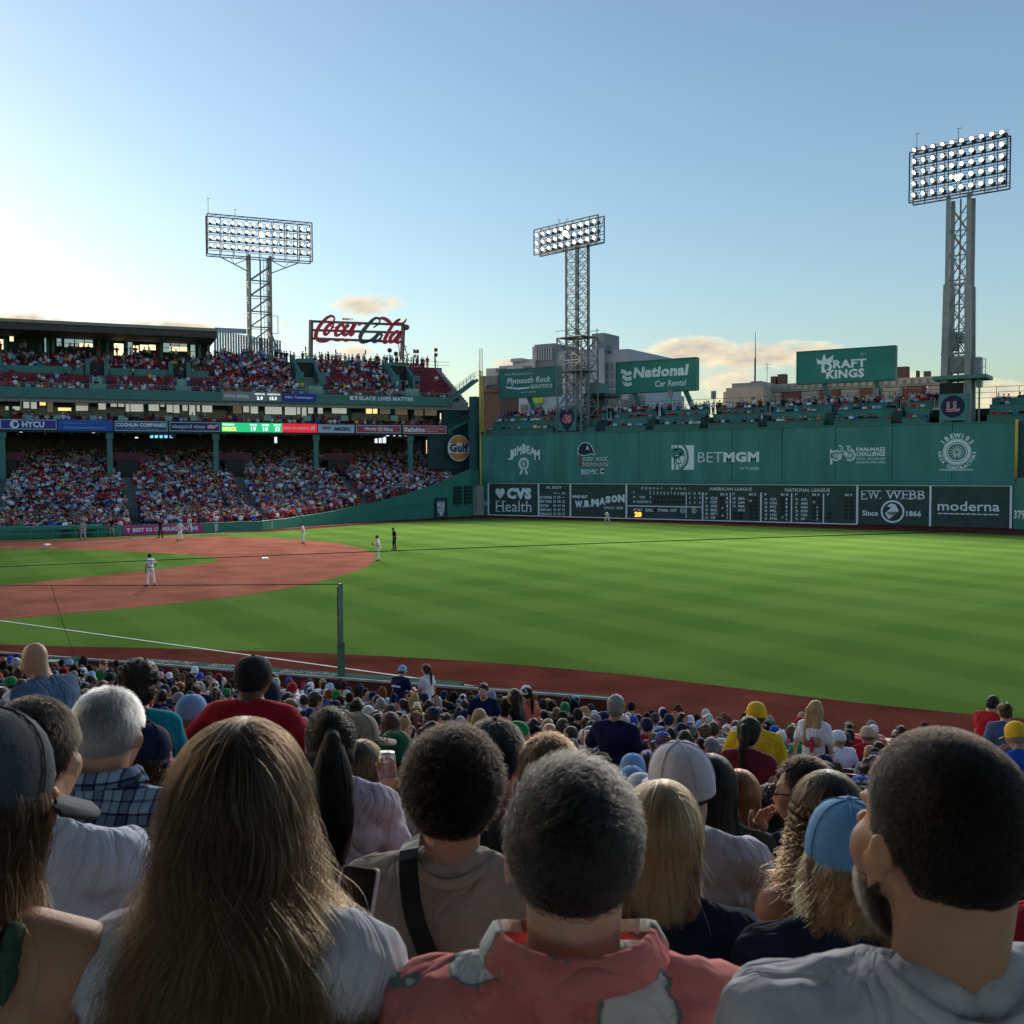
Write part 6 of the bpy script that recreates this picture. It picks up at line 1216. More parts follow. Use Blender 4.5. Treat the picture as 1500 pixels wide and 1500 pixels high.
def cap_mesh(kind, voxel=.010, ratio=.5):
    o = Org()
    if kind in ('cap', 'backcap'):
        n, k = 18, 6; V = []; F = []
        for i in range(k):
            th = math.pi/2*(1-i/k); z = .106*math.cos(th)**1.0 if i else 0.0; r = math.sin(th)**.75 if i else 1.0
            V += [(.0885*r*math.cos(2*math.pi*j/n), -.015+.105*r*math.sin(2*math.pi*j/n), .012+z) for j in range(n)]
        V.append((0, -.015, .120)); F = [(i*n+j, i*n+(j+1) % n, (i+1)*n+(j+1) % n, (i+1)*n+j) for i in range(k-1) for j in range(n)]+[((k-1)*n+j, (k-1)*n+(j+1) % n, k*n) for j in range(n)]
        mb = MB(); mb.add(V, F, 0, True); m = len(mb.v)
        mb.add([(.0880*math.cos(2*math.pi*j/n), -.015+.1045*math.sin(2*math.pi*j/n), z) for z in (-.022, .012) for j in range(n)], [(j, (j+1) % n, n+(j+1) % n, n+j) for j in range(n)], 0, True)
        s = 1 if kind == 'cap' else -1; nb = 10; B = []
        for z in (.0, .007):
            for j in range(nb+1): a = math.pi*j/nb; B.append((.078*math.cos(a), -.015+s*(.07+.03*math.sin(a)), z-.012*abs(math.cos(a))))
            for j in range(nb+1): a = math.pi*j/nb; B.append((.080*math.cos(a), -.015+s*(.085+.105*math.sin(a)**.8), z-.020*math.sin(a)-.022*abs(math.cos(a))))
        q = nb+1; F = []
        for j in range(nb): F += [(j, j+1, q+j+1, q+j), (2*q+j, 3*q+j, 3*q+j+1, 2*q+j+1), (q+j, q+j+1, 3*q+j+1, 3*q+j)]
        mb.add(B, F, 0, True); ex = Org(); ex.ell((0, -.015, .121), (.008, .008, .005), None, 8, 5); mb.add(ex.v, ex.f, 0, True)
    else:    # brimmed sun hat
        n = 20; prof = [(.155, -.030), (.150, -.022), (.098, -.002), (.092, .05), (.078, .095), (.03, .112)]; mb = MB()
        mb.add([(r*.95*math.cos(2*math.pi*j/n), -.012+r*1.06*math.sin(2*math.pi*j/n), z) for r, z in prof for j in range(n)]+[(0, -.012, .113)], [(i*n+j, i*n+(j+1) % n, (i+1)*n+(j+1) % n, (i+1)*n+j) for i in range(len(prof)-1) for j in range(n)]+[((len(prof)-1)*n+j, (len(prof)-1)*n+(j+1) % n, len(prof)*n) for j in range(n)], 0, True)
    me = bpy.data.meshes.new('cap'); me.from_pydata(mb.v, [], mb.f); me.materials.append(cap_m); me.polygons.foreach_set('use_smooth', mb.sm); me.update(); return me
COLS = {'white': (.60, .62, .66), 'navy': (.010, .016, .055), 'black': (.012, .012, .014), 'red': (.36, .015, .025), 'dark red': (.15, .012, .018), 'grey': (.17, .175, .185), 'charcoal': (.04, .042, .047), 'light blue': (.20, .36, .60), 'royal blue': (.015, .07, .36), 'green': (.008, .17, .05),
        'yellow': (.62, .40, .02), 'teal': (.01, .22, .28), 'pink': (.55, .22, .25), 'maroon': (.14, .02, .035), 'orange': (.60, .12, .02), 'tan': (.36, .28, .19), 'olive': (.055, .06, .03), 'pale grey': (.36, .37, .40), 'cream': (.50, .45, .36), 'purple': (.09, .03, .18), 'slate blue': (.07, .12, .20), 'dark green': (.01, .06, .03), 'coral': (.55, .13, .10), 'brown': (.10, .055, .03)}
SHIRT_W = dict(white=21, navy=15, black=12, red=19, grey=6, charcoal=6, pink=5, maroon=4, green=2, yellow=1, teal=1, orange=1, tan=2, cream=3, coral=2, olive=1, purple=1, brown=1)
SHIRT_W.update({'light blue': 5, 'royal blue': 3, 'dark red': 3, 'pale grey': 5, 'slate blue': 3, 'dark green': 1})
CAP_W = {'navy': 30, 'black': 10, 'white': 14, 'red': 14, 'green': 6, 'grey': 8, 'light blue': 5, 'royal blue': 6, 'tan': 6, 'pink': 3, 'yellow': 2, 'charcoal': 5, 'maroon': 3, 'cream': 3}
HAIRC = {'black': (.008, .007, .007), 'dark brown': (.020, .012, .008), 'brown': (.055, .030, .016), 'light brown': (.13, .075, .038), 'blond': (.36, .23, .10), 'grey': (.22, .22, .22), 'white': (.50, .49, .47), 'auburn': (.16, .045, .015)}
HAIR_W = {'black': 22, 'dark brown': 30, 'brown': 18, 'light brown': 8, 'blond': 9, 'grey': 8, 'white': 3, 'auburn': 3}
SKINS = [(.52, .30, .22), (.46, .25, .17), (.40, .21, .14), (.55, .34, .26), (.30, .15, .09), (.12, .055, .032), (.48, .27, .20)]
def pick(w): k = list(w); return k[int(RNG.choice(len(k), p=np.array([w[q] for q in k], float)/sum(w.values())))]

VAR = {}
def variant(kind, *a):
    k = (kind,)+a
    if k in VAR: return VAR[k]
    if kind == 'J': v = joints(a[0], a[1], a[2], a[3], a[4], STAND_LEGS.get(a[5]) if len(a) > 5 else None)
    elif kind == 'body': v = body_mesh('person', variant('J', *a[0]), a[0][2], a[1], voxel=.020, ratio=.40)
    elif kind == 'shirt': v = shirt_mesh('shirt', variant('J', *a[0]), a[1], fem=a[0][2], voxel=.020, ratio=.40)
    elif kind == 'trousers': v = trouser_mesh('trousers', variant('J', *a[0]), a[1])
    elif kind == 'hair': v = hair_mesh(a[0])
    elif kind == 'cap': v = cap_mesh(a[0])
    VAR[k] = v; return v
STAND_LEGS = {'crouch': {'L': ((.30, .20, -.33), (.36, .02, -.72), (.05, .15, -.04)), 'R': ((.30, .20, -.33), (.36, .02, -.72), (.05, .15, -.04))}, 'wide': {'L': ((.17, .04, -.42), (.22, -.01, -.85), (.05, .15, -.04)), 'R': ((.17, .04, -.42), (.22, -.01, -.85), (.05, .15, -.04))}}
def coloured(name, me, parent, col, loc=None, rot=None, scale=None):
    o = bpy.data.objects.new(name, me); COL.objects.link(o); o.parent = parent; o.color = (*col, 1)
    if loc is not None: o.location = loc
    if rot is not None: o.rotation_euler = rot
    if scale is not None: o.scale = scale
    return o
def person(loc, rz, jk, shirt, skin, hair=None, cap=None, trousers=(.02, .03, .07), hyaw=0.0, sleeve=.55, scale=1.0, wide=1.0, short=True, label='', group=None):
    """jk: (pose, lean, female, armL, armR[, legs]); hair: (kind, colour); cap: (kind, colour)"""
    J = variant('J', *jk); o = bpy.data.objects.new('person', variant('body', jk, round(hyaw, 1))); COL.objects.link(o); o.location = loc; o.rotation_euler = (0, 0, rz); o.scale = (scale*wide, scale*wide, scale); o.color = (*skin, 1)
    setp(o, label, 'person', group)
    HR = Matrix(J['Rl'].tolist()) @ Matrix.Rotation(round(hyaw, 1), 3, 'Z'); e = HR.to_euler()
    coloured('shirt', variant('shirt', jk, sleeve), o, shirt)
    coloured('trousers', variant('trousers', jk, short), o, trousers)
    if hair: coloured('hair', variant('hair', hair[0]), o, hair[1], tuple(J['head']), e)
    if cap: coloured('cap', variant('cap', cap[0]), o, cap[1], tuple(J['head']), e)
    return o
FACE = -YAW      # facing the way the camera looks
def heading(dx, dy): return math.atan2(-dx, dy)
def back_print(o, J, t, z0, z1, w, mat, bold=.04, curve=.9, y0=-.148, x0=0.0):
    me = text_mesh(t, bold, 0).copy(); co = np.empty(len(me.vertices)*3); me.vertices.foreach_get('co', co); co = co.reshape(-1, 3); a, b = co.min(0), co.max(0)
    x = x0+((co[:, 0]-a[0])/(b[0]-a[0])-.5)*w; z = z0+(co[:, 1]-a[1])/(b[1]-a[1])*(z1-z0); y = y0+curve*x*x-np.where(co[:, 2] > 0, .003, 0)
    P = np.stack([x, y, z], 1)@J['Rl'].T+J['hip']; me.vertices.foreach_set('co', P.ravel()); me.materials.clear(); me.materials.append(mat); me.update()
    c = link('jersey_lettering', me); c.parent = o; return c
HERO_BOXES = [(355, 1160, 105, 115, 0), (838, 1218, 105, 110, 0), (1385, 1205, 120, 125, 0), (10, 1130, 75, 95, 0), (74, 1095, 45, 65, 0), (162, 1067, 45, 50, 0), (483, 1085, 34, 40, 0), (662, 1140, 62, 70, 0), (968, 1215, 60, 65, 0), (997, 1145, 40, 45, 0), (1082, 1170, 28, 40, 0), (1172, 1155, 36, 38, 0), (1210, 1190, 50, 55, 0), (1240, 1245, 52, 60, 0)]
# ------------------------------------------------------------------ people on the field
UNI = (.60, .61, .63); NAVY = COLS['navy']; BLK = (.01, .01, .011)
def on_field(px, py, look, jk, shirt, trousers, cap, label, skin=SKINS[1], hyaw=0.0, sc=1.05, belt=True, sleeve=.55, num=None, short=False, floor=None):
    q = on_z(px, py, 0.0); lx, ly = look; o = person((q[0], q[1], .02), heading(lx-q[0], ly-q[1]), jk, shirt, skin, ('crop', HAIRC['black']), (('cap', cap) if cap else None), trousers, hyaw, sleeve, sc, 1.0, short, label, 'people on the field')
    if belt:
        J = variant('J', *jk); mb = MB(); c = J['hip']+np.array((0, -.005, .07)); n = 14
        mb.add([(c[0]+(.178)*math.cos(2*math.pi*i/n), c[1]+.142*math.sin(2*math.pi*i/n), c[2]+z) for z in (-.022, .022) for i in range(n)], [(i, (i+1) % n, n+(i+1) % n, n+i) for i in range(n)]); b = mb.build('belt', black); b.parent = o
    Jx = variant('J', *jk)
    for k in 'LR':
        g = Org(); a = Jx['an'+k]; g.sweep(a+np.array((0, -.04, -.035)), Jx['ft'+k]+np.array((0, .03, -.005)), .046, .042); g.sweep(a+np.array((0, -.03, -.03)), a+np.array((0, -.02, .05)), .045, .045); c = link('shoe', g.organic('shoe', .016, 2, .5, None, None, (M('shoe_leather', (.02, .02, .022), .5, .4, .1, 20),))); c.parent = o
    if num: back_print(o, variant('J', *jk), num, .22, .40, .13*len(num), red_print, .04)
    return o
HOME = (0, -94.5); STD = ('stand', 0.0, False)
ST = lambda a, b, lean=0.0, legs='wide': ('stand', lean, False, a, b, legs)
def glove(o, J, hand='haL', col=(.03, .018, .01)):
    g = Org(); p = J[hand]+J['hd'+hand[-1]]*.08; g.ell(p, (.075, .055, .09)); [g.sweep(p, p+np.array((-.05+.03*k, .03, .12)), .022, .018) for k in range(4)]; c = link('glove', g.organic('glove', .012, 2, .5, None, None, (M('glove_leather', (.03, .018, .01), .6, .3, .2, 10),))); c.parent = o
on_field(221, 859, (0, -78), ST('down', 'hips', .08, 'wide'), UNI, UNI, BLK, 'white uniformed fielder standing on the clay nearest the camera, number on his back', SKINS[5], num='2', sc=1.06)
o = on_field(554.5, 821.5, (0, -94), ST('front', 'front', .10), UNI, UNI, NAVY, 'white uniformed fielder holding a dark glove at the right tip of the clay'); glove(o, variant('J', *ST('front', 'front', .10)))
on_field(578, 806, (10, -94), ST('hips', 'hips', .12), BLK, (.02, .021, .023), BLK, 'umpire in black standing on the outfield grass beside the infielder')
on_field(444.5, 796, (-8, -88), ST('front', 'hips', .12), UNI, UNI, NAVY, 'white uniformed fielder at the far edge of the clay below the ramped fence')
o = on_field(891, 769, (5, -80), ('stand', .55, False, 'knees', 'knees', 'crouch'), UNI, UNI, NAVY, 'white uniformed outfielder crouching in front of the scoreboard'); 
on_field(264, 792, (8, -90), ST('hips', 'side', .05), UNI, UNI, NAVY, 'white uniformed player with one arm out beside the magenta banner')
on_field(278, 781, (8, -90), ST('front', 'down', .05), UNI, UNI, NAVY, 'figure in white by the fence right of the magenta banner', sc=1.0)
on_field(235.5, 788, (4, -90), ST('down', 'down', .05), (.03, .02, .03), BLK, BLK, 'umpire in black before the magenta banner')
on_field(122, 791, (10, -90), ST('down', 'down', 0), (.30, .31, .33), (.30, .31, .33), BLK, 'player in a grey uniform at the far left by the dugout', sc=1.08)
on_field(164, 785, (10, -90), ST('hips', 'hips', .1), (.015, .015, .016), (.42, .36, .26), None, 'person in black shirt and tan trousers leaning at the fence near the dugout')

# ------------------------------------------------------------------ far crowd and seats, too many and too small to count: one object each
def fast_mesh(name, V, F, C, mats, mi=None):
    me = bpy.data.meshes.new(name); nv, nf, k = len(V), len(F), F.shape[1]
    me.vertices.add(nv); me.vertices.foreach_set('co', np.ascontiguousarray(V, np.float32).ravel()); me.loops.add(nf*k); me.loops.foreach_set('vertex_index', np.ascontiguousarray(F, np.int32).ravel())
    me.polygons.add(nf); me.polygons.foreach_set('loop_start', np.arange(0, nf*k, k, dtype=np.int32)); me.polygons.foreach_set('loop_total', np.full(nf, k, np.int32))
    if C is not None:
        a = me.attributes.new('tint', 'FLOAT_COLOR', 'POINT'); a.data.foreach_set('color', np.ascontiguousarray(np.concatenate([C, np.ones((nv, 1))], 1), np.float32).ravel())
    for m in mats: me.materials.append(m)
    me.update(calc_edges=True); me.validate(); return me
def low_person(standing, armup=False):
    mb = MB(); sl = []
    def hx(a, b, wa, da, wb, db, slot):     # tapered box between two heights / points
        a, b = np.array(a, float), np.array(b, float); V = [(a[0]+sx*wa, a[1]+sy*da, a[2]) for sx, sy in ((-1, -1), (1, -1), (1, 1), (-1, 1))]+[(b[0]+sx*wb, b[1]+sy*db, b[2]) for sx, sy in ((-1, -1), (1, -1), (1, 1), (-1, 1))]
        mb.hexa(V); sl.extend([slot]*8)
    h = .93 if standing else .45
    hx((0, 0, h), (0, 0, h+.36), .15, .10, .19, .11, 1); hx((0, 0, h+.36), (0, 0, h+.55), .19, .11, .10, .07, 1)
    hx((0, .02, h+.60), (0, .03, h+.73), .055, .07, .08, .10, 0); hx((0, .02, h+.73), (0, .02, h+.84), .084, .10, .05, .06, 2); hx((0, -.05, h+.62), (0, -.04, h+.74), .07, .05, .083, .07, 2)
    for s in (-1, 1):
        if armup and s > 0: hx((s*.20, 0, h+.48), (s*.26, .12, h+.62), .05, .05, .04, .04, 1); hx((s*.26, .12, h+.62), (s*.16, .16, h+.80), .035, .035, .03, .03, 0)
        else: hx((s*.24, .06, h+.20), (s*.20, 0, h+.52), .045, .05, .055, .06, 1); hx((s*.12, .26, h+.14), (s*.24, .08, h+.22), .04, .04, .04, .05, 0)
        if standing: hx((s*.09, 0, .05), (s*.09, 0, h), .05, .06, .08, .09, 3)
        else: hx((s*.11, .40, h-.10), (s*.10, .0, h+.02), .065, .07, .075, .09, 3); hx((s*.12, .42, .05), (s*.11, .42, h), .045, .05, .06, .06, 3 if s > 0 else 0)
    return np.array(mb.v), np.array(mb.f), np.array(sl)
LOW = [low_person(False), low_person(False, True), low_person(True)]
def crowd_cols(n):
    sk = list(SHIRT_W); w = np.array([SHIRT_W[k] for k in sk], float); sh = np.array([COLS[k] for k in sk])[RNG.choice(len(sk), n, p=w/w.sum())]*RNG.uniform(.95, 1.4, (n, 1))
    hk = list(HAIR_W); w = np.array([HAIR_W[k] for k in hk], float); ha = np.array([HAIRC[k] for k in hk])[RNG.choice(len(hk), n, p=w/w.sum())]
    ck = list(CAP_W); w = np.array([CAP_W[k] for k in ck], float); ca = np.array([COLS[k] for k in ck])[RNG.choice(len(ck), n, p=w/w.sum())]
    ha = np.where(RNG.random((n, 1)) < .45, ca, ha); skn = np.array(SKINS)[RNG.choice(len(SKINS), n, p=[.2, .2, .15, .2, .07, .06, .12])]
    tr = np.array([COLS[k] for k in ('navy', 'charcoal', 'tan', 'slate blue', 'grey', 'black')])[RNG.choice(6, n, p=[.25, .2, .15, .2, .1, .1])]
    return np.stack([skn, sh, ha, tr], 1)
far_V, far_F, far_C, nvt = [], [], [], 0
def add_far(P, face, kind, jit=.45):     # P (n,3) floor points; face: heading angle(s)
    global nvt
    P = np.asarray(P, float); n = len(P)
    if n == 0: return
    V0, F0, S0 = LOW[kind]; th = face+RNG.normal(0, jit, n); sc = RNG.normal(1.0, .06, n); c, s = np.cos(th), np.sin(th)
    X = V0[None, :, 0]*c[:, None]-V0[None, :, 1]*s[:, None]; Y = V0[None, :, 0]*s[:, None]+V0[None, :, 1]*c[:, None]; Zz = np.repeat(V0[None, :, 2], n, 0)
    lean = RNG.normal(.03, .06, n)[:, None]*np.clip(Zz-.45, 0, None); X, Y = X-lean*s[:, None], Y+lean*c[:, None]
    V = np.stack([X, Y, Zz], 2)*sc[:, None, None]+P[:, None, :]; far_V.append(V.reshape(-1, 3)); far_F.append((F0[None]+(np.arange(n)*len(V0))[:, None, None]+nvt).reshape(-1, 4)); far_C.append(crowd_cols(n)[:, S0].reshape(-1, 3)); nvt += n*len(V0)
def smooth_noise(x, y, k): return (math.sin(x*k*1.3+y*2.1*k+1.7)+math.sin(x*k*.7-y*k*1.9+.4)+math.sin(x*k*2.3+y*k*.6+3.1))/3
fG = heading(*(-GN[:2])); seat_P = []; sit, sit2, stand = [], [], []
for v in ROWS_LOW:
    if v > 12.4: continue
    u = max(u_start(v)-.1, -.6 if v > -3 else -3); z = floor_low(v)
    while u < 63:
        u += .50
        if any(abs(u-a) < w/2+.12 for a, w in AISLES): 
            if RNG.random() < .03: stand.append(G(u, v+.3, z))
            continue
        if 1.2 < v < 6.3 and any(abs(u-a) < 1.6 for a, w in AISLES): continue
        seat_P.append((u, v, z, 0)); occ = .90 if v > 1 else (.76+.42*smooth_noise(u, v, .33)) if v > -22 else .84
        if RNG.random() < occ: (sit2 if RNG.random() < .12 else sit).append(G(u+RNG.normal(0, .05), v+.40, z))
        elif RNG.random() < .12: stand.append(G(u, v+.2, z))
add_far(sit, fG, 0); add_far(sit2, fG, 1); add_far(stand, fG, 2, 1.0)
sit, sit2, stand = [], [], []
for k in range(16):
    v = .7+.84*k; z = floor_up(k); u = -2.6 if k < 14 else -1
    while u < 63:
        u += .52
        if any(abs(u-a) < 1.1 for a in (36.2, 46.6, 59.3)) and k < 8: 
            if RNG.random() < .10: stand.append(G(u, v+.3, z))
            continue
        if any(abs(u-a) < 1.8 for a in (18.7, 4.8)): 
            if RNG.random() < .15 and 1 < k < 5: stand.append(G(u, v+.3, z))
            continue
        left = u > 31.6
        if left and k in (6, 7): 
            if RNG.random() < .03: stand.append(G(u, v+.3, z))
            continue
        if left and k > 13: continue
        seat_P.append((u, v, z, 1))
        if left: occ = (.14+.30*smooth_noise(u, v, .4)+(.55 if k < 2 else 0)) if k < 6 else (.50+.05*(k-8)+.25*smooth_noise(u, v, .5))
        elif u > 19.5: occ = .85+.2*smooth_noise(u, v, .5)-(.45 if k in (5, 6) else 0)
        elif u > 3.5: occ = (.80 if k > 9 else .30 if 6 <= k <= 9 else .62)+.3*smooth_noise(u, v, .5)
        else: occ = .55 if k < 2 else .04
        if RNG.random() < occ: (sit2 if RNG.random() < .1 else sit).append(G(u+RNG.normal(0, .05), v+.40, z))
add_far(sit, fG, 0); add_far(sit2, fG, 1); add_far(stand, fG, 2, 1.0)
stand = [G(u+RNG.normal(0, .08), 14.7+RNG.uniform(0, 1.2), 22.6) for u in np.arange(-3, 31, .48) if RNG.random() < .85]+[G(u, 12.0, 22.0) for u in np.arange(32, 63, .6) if RNG.random() < .55]; add_far(stand, fG, 2, .9)
sit = [G(u, v, 12.5) for v in (1.7, 2.6, 3.6) for u in np.arange(.5, 62, .62) if RNG.random() < .60+.3*smooth_noise(u, v, .35)]; add_far(sit, fG, 0)
stand = [G(u, RNG.uniform(4.2, 5.6), 12.5) for u in np.arange(.5, 62, .7) if RNG.random() < .34]; add_far(stand, fG, 2, 1.2)
fM = math.pi
for j, (y, zf, zt) in enumerate(TIER):
    sit = [(x, y+.62, zt-.64) for x in np.arange(.9, 76, .54) if not any(a-.2 < x < b+.2 for a, b in GAPS) and not (j == 0 and 12 < x < 18) and RNG.random() < (.72 if j < 2 else .92)+.3*smooth_noise(x, y*3, .5)]; add_far(np.array(sit), fM+.35, 0, .5)
stand = [(x, 5.2+RNG.uniform(0, .8), 13.45) for x in np.arange(.9, 62, .46) if RNG.random() < .86]; add_far(np.array(stand), fM+.35, 2, .7)
stand = [(x+RNG.normal(0, .2), y, zf) for a, b in GAPS[1:-1] for x in ((a+b)/2,) for (y, zf) in ((1.6, 11.6), (4.9, 13.0)) if RNG.random() < .6]; add_far(np.array(stand), fM, 2, 1)
tint_m = M('tinted_cloth', rough=.85, spec=.12, var=.10, vscale=3, attr='tint')
# seats
def seats_mesh(rows, base, X, Yb, name, mat, parent):
    n = len(rows); V, F = [], []; T = MB(); T.box((-.22, .0, .40), (.22, .40, .46)); T.hexa([(-.22, -.04, .44), (.22, -.04, .44), (.22, .02, .44), (-.22, .02, .44), (-.22, -.12, .84), (.22, -.12, .84), (.22, -.07, .84), (-.22, -.07, .84)]); T.box((-.03, .05, 0), (.03, .30, .40))
    V0 = np.array(T.v); F0 = np.array(T.f); P = np.array(rows); Vw = P[:, None, :]+V0[None, :, 0, None]*X+V0[None, :, 1, None]*Yb+V0[None, :, 2, None]*np.array((0, 0, 1.))
    me = fast_mesh(name, Vw.reshape(-1, 3), (F0[None]+(np.arange(n)*len(V0))[:, None, None]).reshape(-1, 4), None, [mat]); o = link(name, me, parent); o['kind'] = 'stuff'; return o
seats_mesh([G(u, v+.62, z) for u, v, z, k in seat_P if k == 0], None, -GD, -GN, 'lower_seats', red_seat, gs)
seats_mesh([G(u, v+.62, z) for u, v, z, k in seat_P if k == 1], None, -GD, -GN, 'upper_seats', M('dark_red_seat_plastic', (.20, .018, .030), .5, .35, .2, 2), gs)

# ------------------------------------------------------------------ near spectators: people the photo picks out, then the rows
TAKEN = []      # (s, l, radius) already occupied
def by_head(px, py, t, jk, rz, sc=1.0, floor=None):      # origin so that the head sits at this pixel and distance
    J = variant('J', *jk); h = J['head']*sc; P = at(px, py, t); c, s = math.cos(rz), math.sin(rz); o = P-np.array((h[0]*c-h[1]*s, h[0]*s+h[1]*c, h[2])); d = o-C0; TAKEN.append((float(d@NF), float(d@ND), .40)); return o
def special(px, py, t, jk, turn, label, shirt, hair=None, cap=None, skin=0, trousers='navy', hyaw=0.0, sc=1.0, wide=1.0, sleeve=.55, text=None):
    rz = FACE+R(turn); o = by_head(px, py, t, jk, rz, sc)
    p = person(tuple(o), rz, jk, COLS[shirt] if isinstance(shirt, str) else shirt, SKINS[skin], (hair[0], HAIRC[hair[1]]) if hair else None, (cap[0], COLS[cap[1]]) if cap else None, COLS[trousers], hyaw, sleeve, sc, wide, False, label, None)
    if text: back_print(p, variant('J', *jk), *text[:4], text[4], *text[5:])
    return p
SIT = lambda a=None, b=None, lean=.05, f=False: ('sit', lean, f, a or 'lap', b or 'lap')
SB = lambda a='down', b='down', lean=.03, f=False: ('stand', lean, f, a, b)
special(371, 990, 6.1, SB('hips', 'hips', .05), -12, 'broad man in red T-shirt and black cap standing with his back turned', 'red', ('crop', 'black'), ('cap', 'black'), 5, wide=1.22, sc=1.04)
special(50, 965, 7.0, SB('down', 'front', .35), 62, 'bald man in slate blue T-shirt standing bent forward at far left', 'slate blue', None, None, 2, sc=1.06, sleeve=.7)
special(203, 1003, 5.4, SB('down', 'down', .1, True), 20, 'woman with big dark brown curls in a teal jacket, standing', 'teal', ('curly', 'dark brown'), None, 0, sleeve=1.8)
special(151, 974, 22.6, SB('down', 'front', .25), 165, 'red-haired person in green T-shirt facing the camera by the low wall', 'green', ('short', 'auburn'), None, 0)
special(590, 982, 22.4, SB('front', 'front', .25), -30, 'man in navy jersey and pale blue cap leaning at the green ledge', 'navy', ('crop', 'brown'), ('cap', 'light blue'), 0, text=('red sox', .30, .36, .24, letter_white))
special(623, 980, 22.4, SB('front', 'down', .05, True), 55, 'person in white jersey with red sleeves turned to the man at the ledge', 'white', ('ponytail', 'brown'), None, 0, sleeve=.5)
special(708, 1011, 16.5, SB('down', 'down', .05), 170, 'dark-haired man in open navy jersey over white T-shirt, walking up the aisle', 'navy', ('short', 'dark brown'), None, 0, trousers='light blue')
special(752, 1020, 15.5, SB('front', 'front', .03, True), 70, 'woman in black tank top and tan visor carrying a cup in the aisle', 'black', ('long', 'dark brown'), ('cap', 'tan'), 0, trousers='light blue', sleeve=0)
special(770, 1014, 16.8, SB('front', 'down', .05, True), 40, 'woman with white cap and dark ponytail behind the woman in black', 'coral', ('ponytail', 'black'), ('cap', 'white'), 0)
special(903, 1034, 9.8, SB('side', 'down', .05), -25, 'grey-haired man in navy T-shirt with a pair of red socks printed on its back', 'navy', ('short', 'grey'), None, 1)
special(1108, 1047, 9.2, SB('down', 'front', .20), -20, 'man in bright yellow T-shirt and yellow cap, standing', 'yellow', ('crop', 'brown'), ('cap', 'yellow'), 2, wide=1.05)
special(1098, 1071, 7.6, SB('down', 'down', .05, True), -30, 'woman in maroon sleeveless top with a dark ponytail, standing', 'maroon', ('ponytail', 'black'), None, 1, trousers='light blue', sleeve=.12)
special(1195, 1039, 13.0, SB('down', 'down', .1, True), -35, 'woman in white jersey with red number four and long blond hair', 'white', ('long', 'blond'), None, 0, sleeve=.6, text=('4', .16, .36, .13, red_print))
special(1455, 1030, 15.0, SB('front', 'front', .30), -60, 'man in bright red T-shirt bending forward at far right by the clay', 'red', ('short', 'black'), None, 1)
special(1472, 1041, 13.6, SB('down', 'down', .05), -10, 'person with a small bun in blue-grey T-shirt at far right', 'slate blue', ('bun', 'brown'), None, 0)
special(1487, 1076, 9.0, SIT('face', 'lap', .3), 15, 'man in yellow cap and bright blue shirt at the right edge', 'royal blue', ('crop', 'grey'), ('cap', 'yellow'), 2)
special(1275, 1094, 9.0, SIT('lap', 'lap', .1), 0, 'person in bright blue cap worn low by the right-hand head', 'grey', ('crop', 'brown'), ('cap', 'royal blue'), 0) if False else None
special(572, 1062, 8.6, SIT(), 8, 'child in white jersey with dark lettering across the shoulders', 'white', ('short', 'brown'), None, 0, sleeve=.6, text=('DURAN', .36, .42, .30, red_print, .05))
special(283, 1044, 6.4, SIT('face', 'lap', .05), -40, 'man in periwinkle cap and grey sleeveless shirt turned to the right', 'grey', ('crop', 'grey'), ('cap', 'light blue'), 1, sleeve=.05)
special(393, 1020, 7.0, SIT(), 5, 'person in pale blue shirt and dark cap just right of the broad red back', 'light blue', ('crop', 'black'), ('cap', 'navy'), 0)
special(702, 1052, 12.2, SIT(f=True), 10, 'woman with pale blond hair in a cream top below the man in the aisle', 'cream', ('bob', 'blond'), None, 0)
# ------------------------------------------------------------------ the large people close to the camera: finer bodies, strand hair, own clothes
strand_m = {}
def strand_mat(name, col, tip=None, rough=.32):
    if name in strand_m: return strand_m[name]
    m = bpy.data.materials.new(name); m.use_nodes = True; N, Lk = m.node_tree.nodes, m.node_tree.links; N.remove(N['Principled BSDF']); b = N.new('ShaderNodeBsdfHairPrincipled'); b.parametrization = 'COLOR'; b.inputs['Roughness'].default_value = rough; b.inputs['Radial Roughness'].default_value = .5; b.inputs['Random Roughness'].default_value = .3; b.inputs['IOR'].default_value = 1.38; Lk.new(b.outputs[0], N['Material Output'].inputs['Surface'])
    hi = N.new('ShaderNodeHairInfo'); r = N.new('ShaderNodeValToRGB'); e = r.color_ramp.elements; e[0].color = (*col, 1); e[1].color = (*(tip or col), 1); e[0].position = .25; Lk.new(hi.outputs['Intercept'], r.inputs[0])
    hs = N.new('ShaderNodeHueSaturation'); mr = N.new('ShaderNodeMapRange'); mr.inputs[3].default_value = .55; mr.inputs[4].default_value = 1.5; Lk.new(hi.outputs['Random'], mr.inputs[0]); Lk.new(mr.outputs[0], hs.inputs['Value']); Lk.new(r.outputs[0], hs.inputs['Color'])
    Lk.new(hs.outputs[0], b.inputs['Color']); strand_m[name] = m; return m
def strands(name, P, rad, mat, parent, tipr=.35):      # P: (n, k, 3) in the parent's space
    n, k, _ = P.shape; hc = bpy.data.hair_curves.new(name); hc.add_curves([k]*n); hc.attributes['position'].data.foreach_set('vector', np.ascontiguousarray(P, np.float32).ravel())
    a = hc.attributes.new('radius', 'FLOAT', 'POINT'); t = np.linspace(0, 1, k); rr = rad*(1-(1-tipr)*t**2); a.data.foreach_set('value', np.ascontiguousarray(np.tile(rr, n)*np.repeat(RNG.uniform(.7, 1.25, n), k), np.float32))
    hc.materials.append(mat); o = bpy.data.objects.new(name, hc); COL.objects.link(o); o.parent = parent; return o
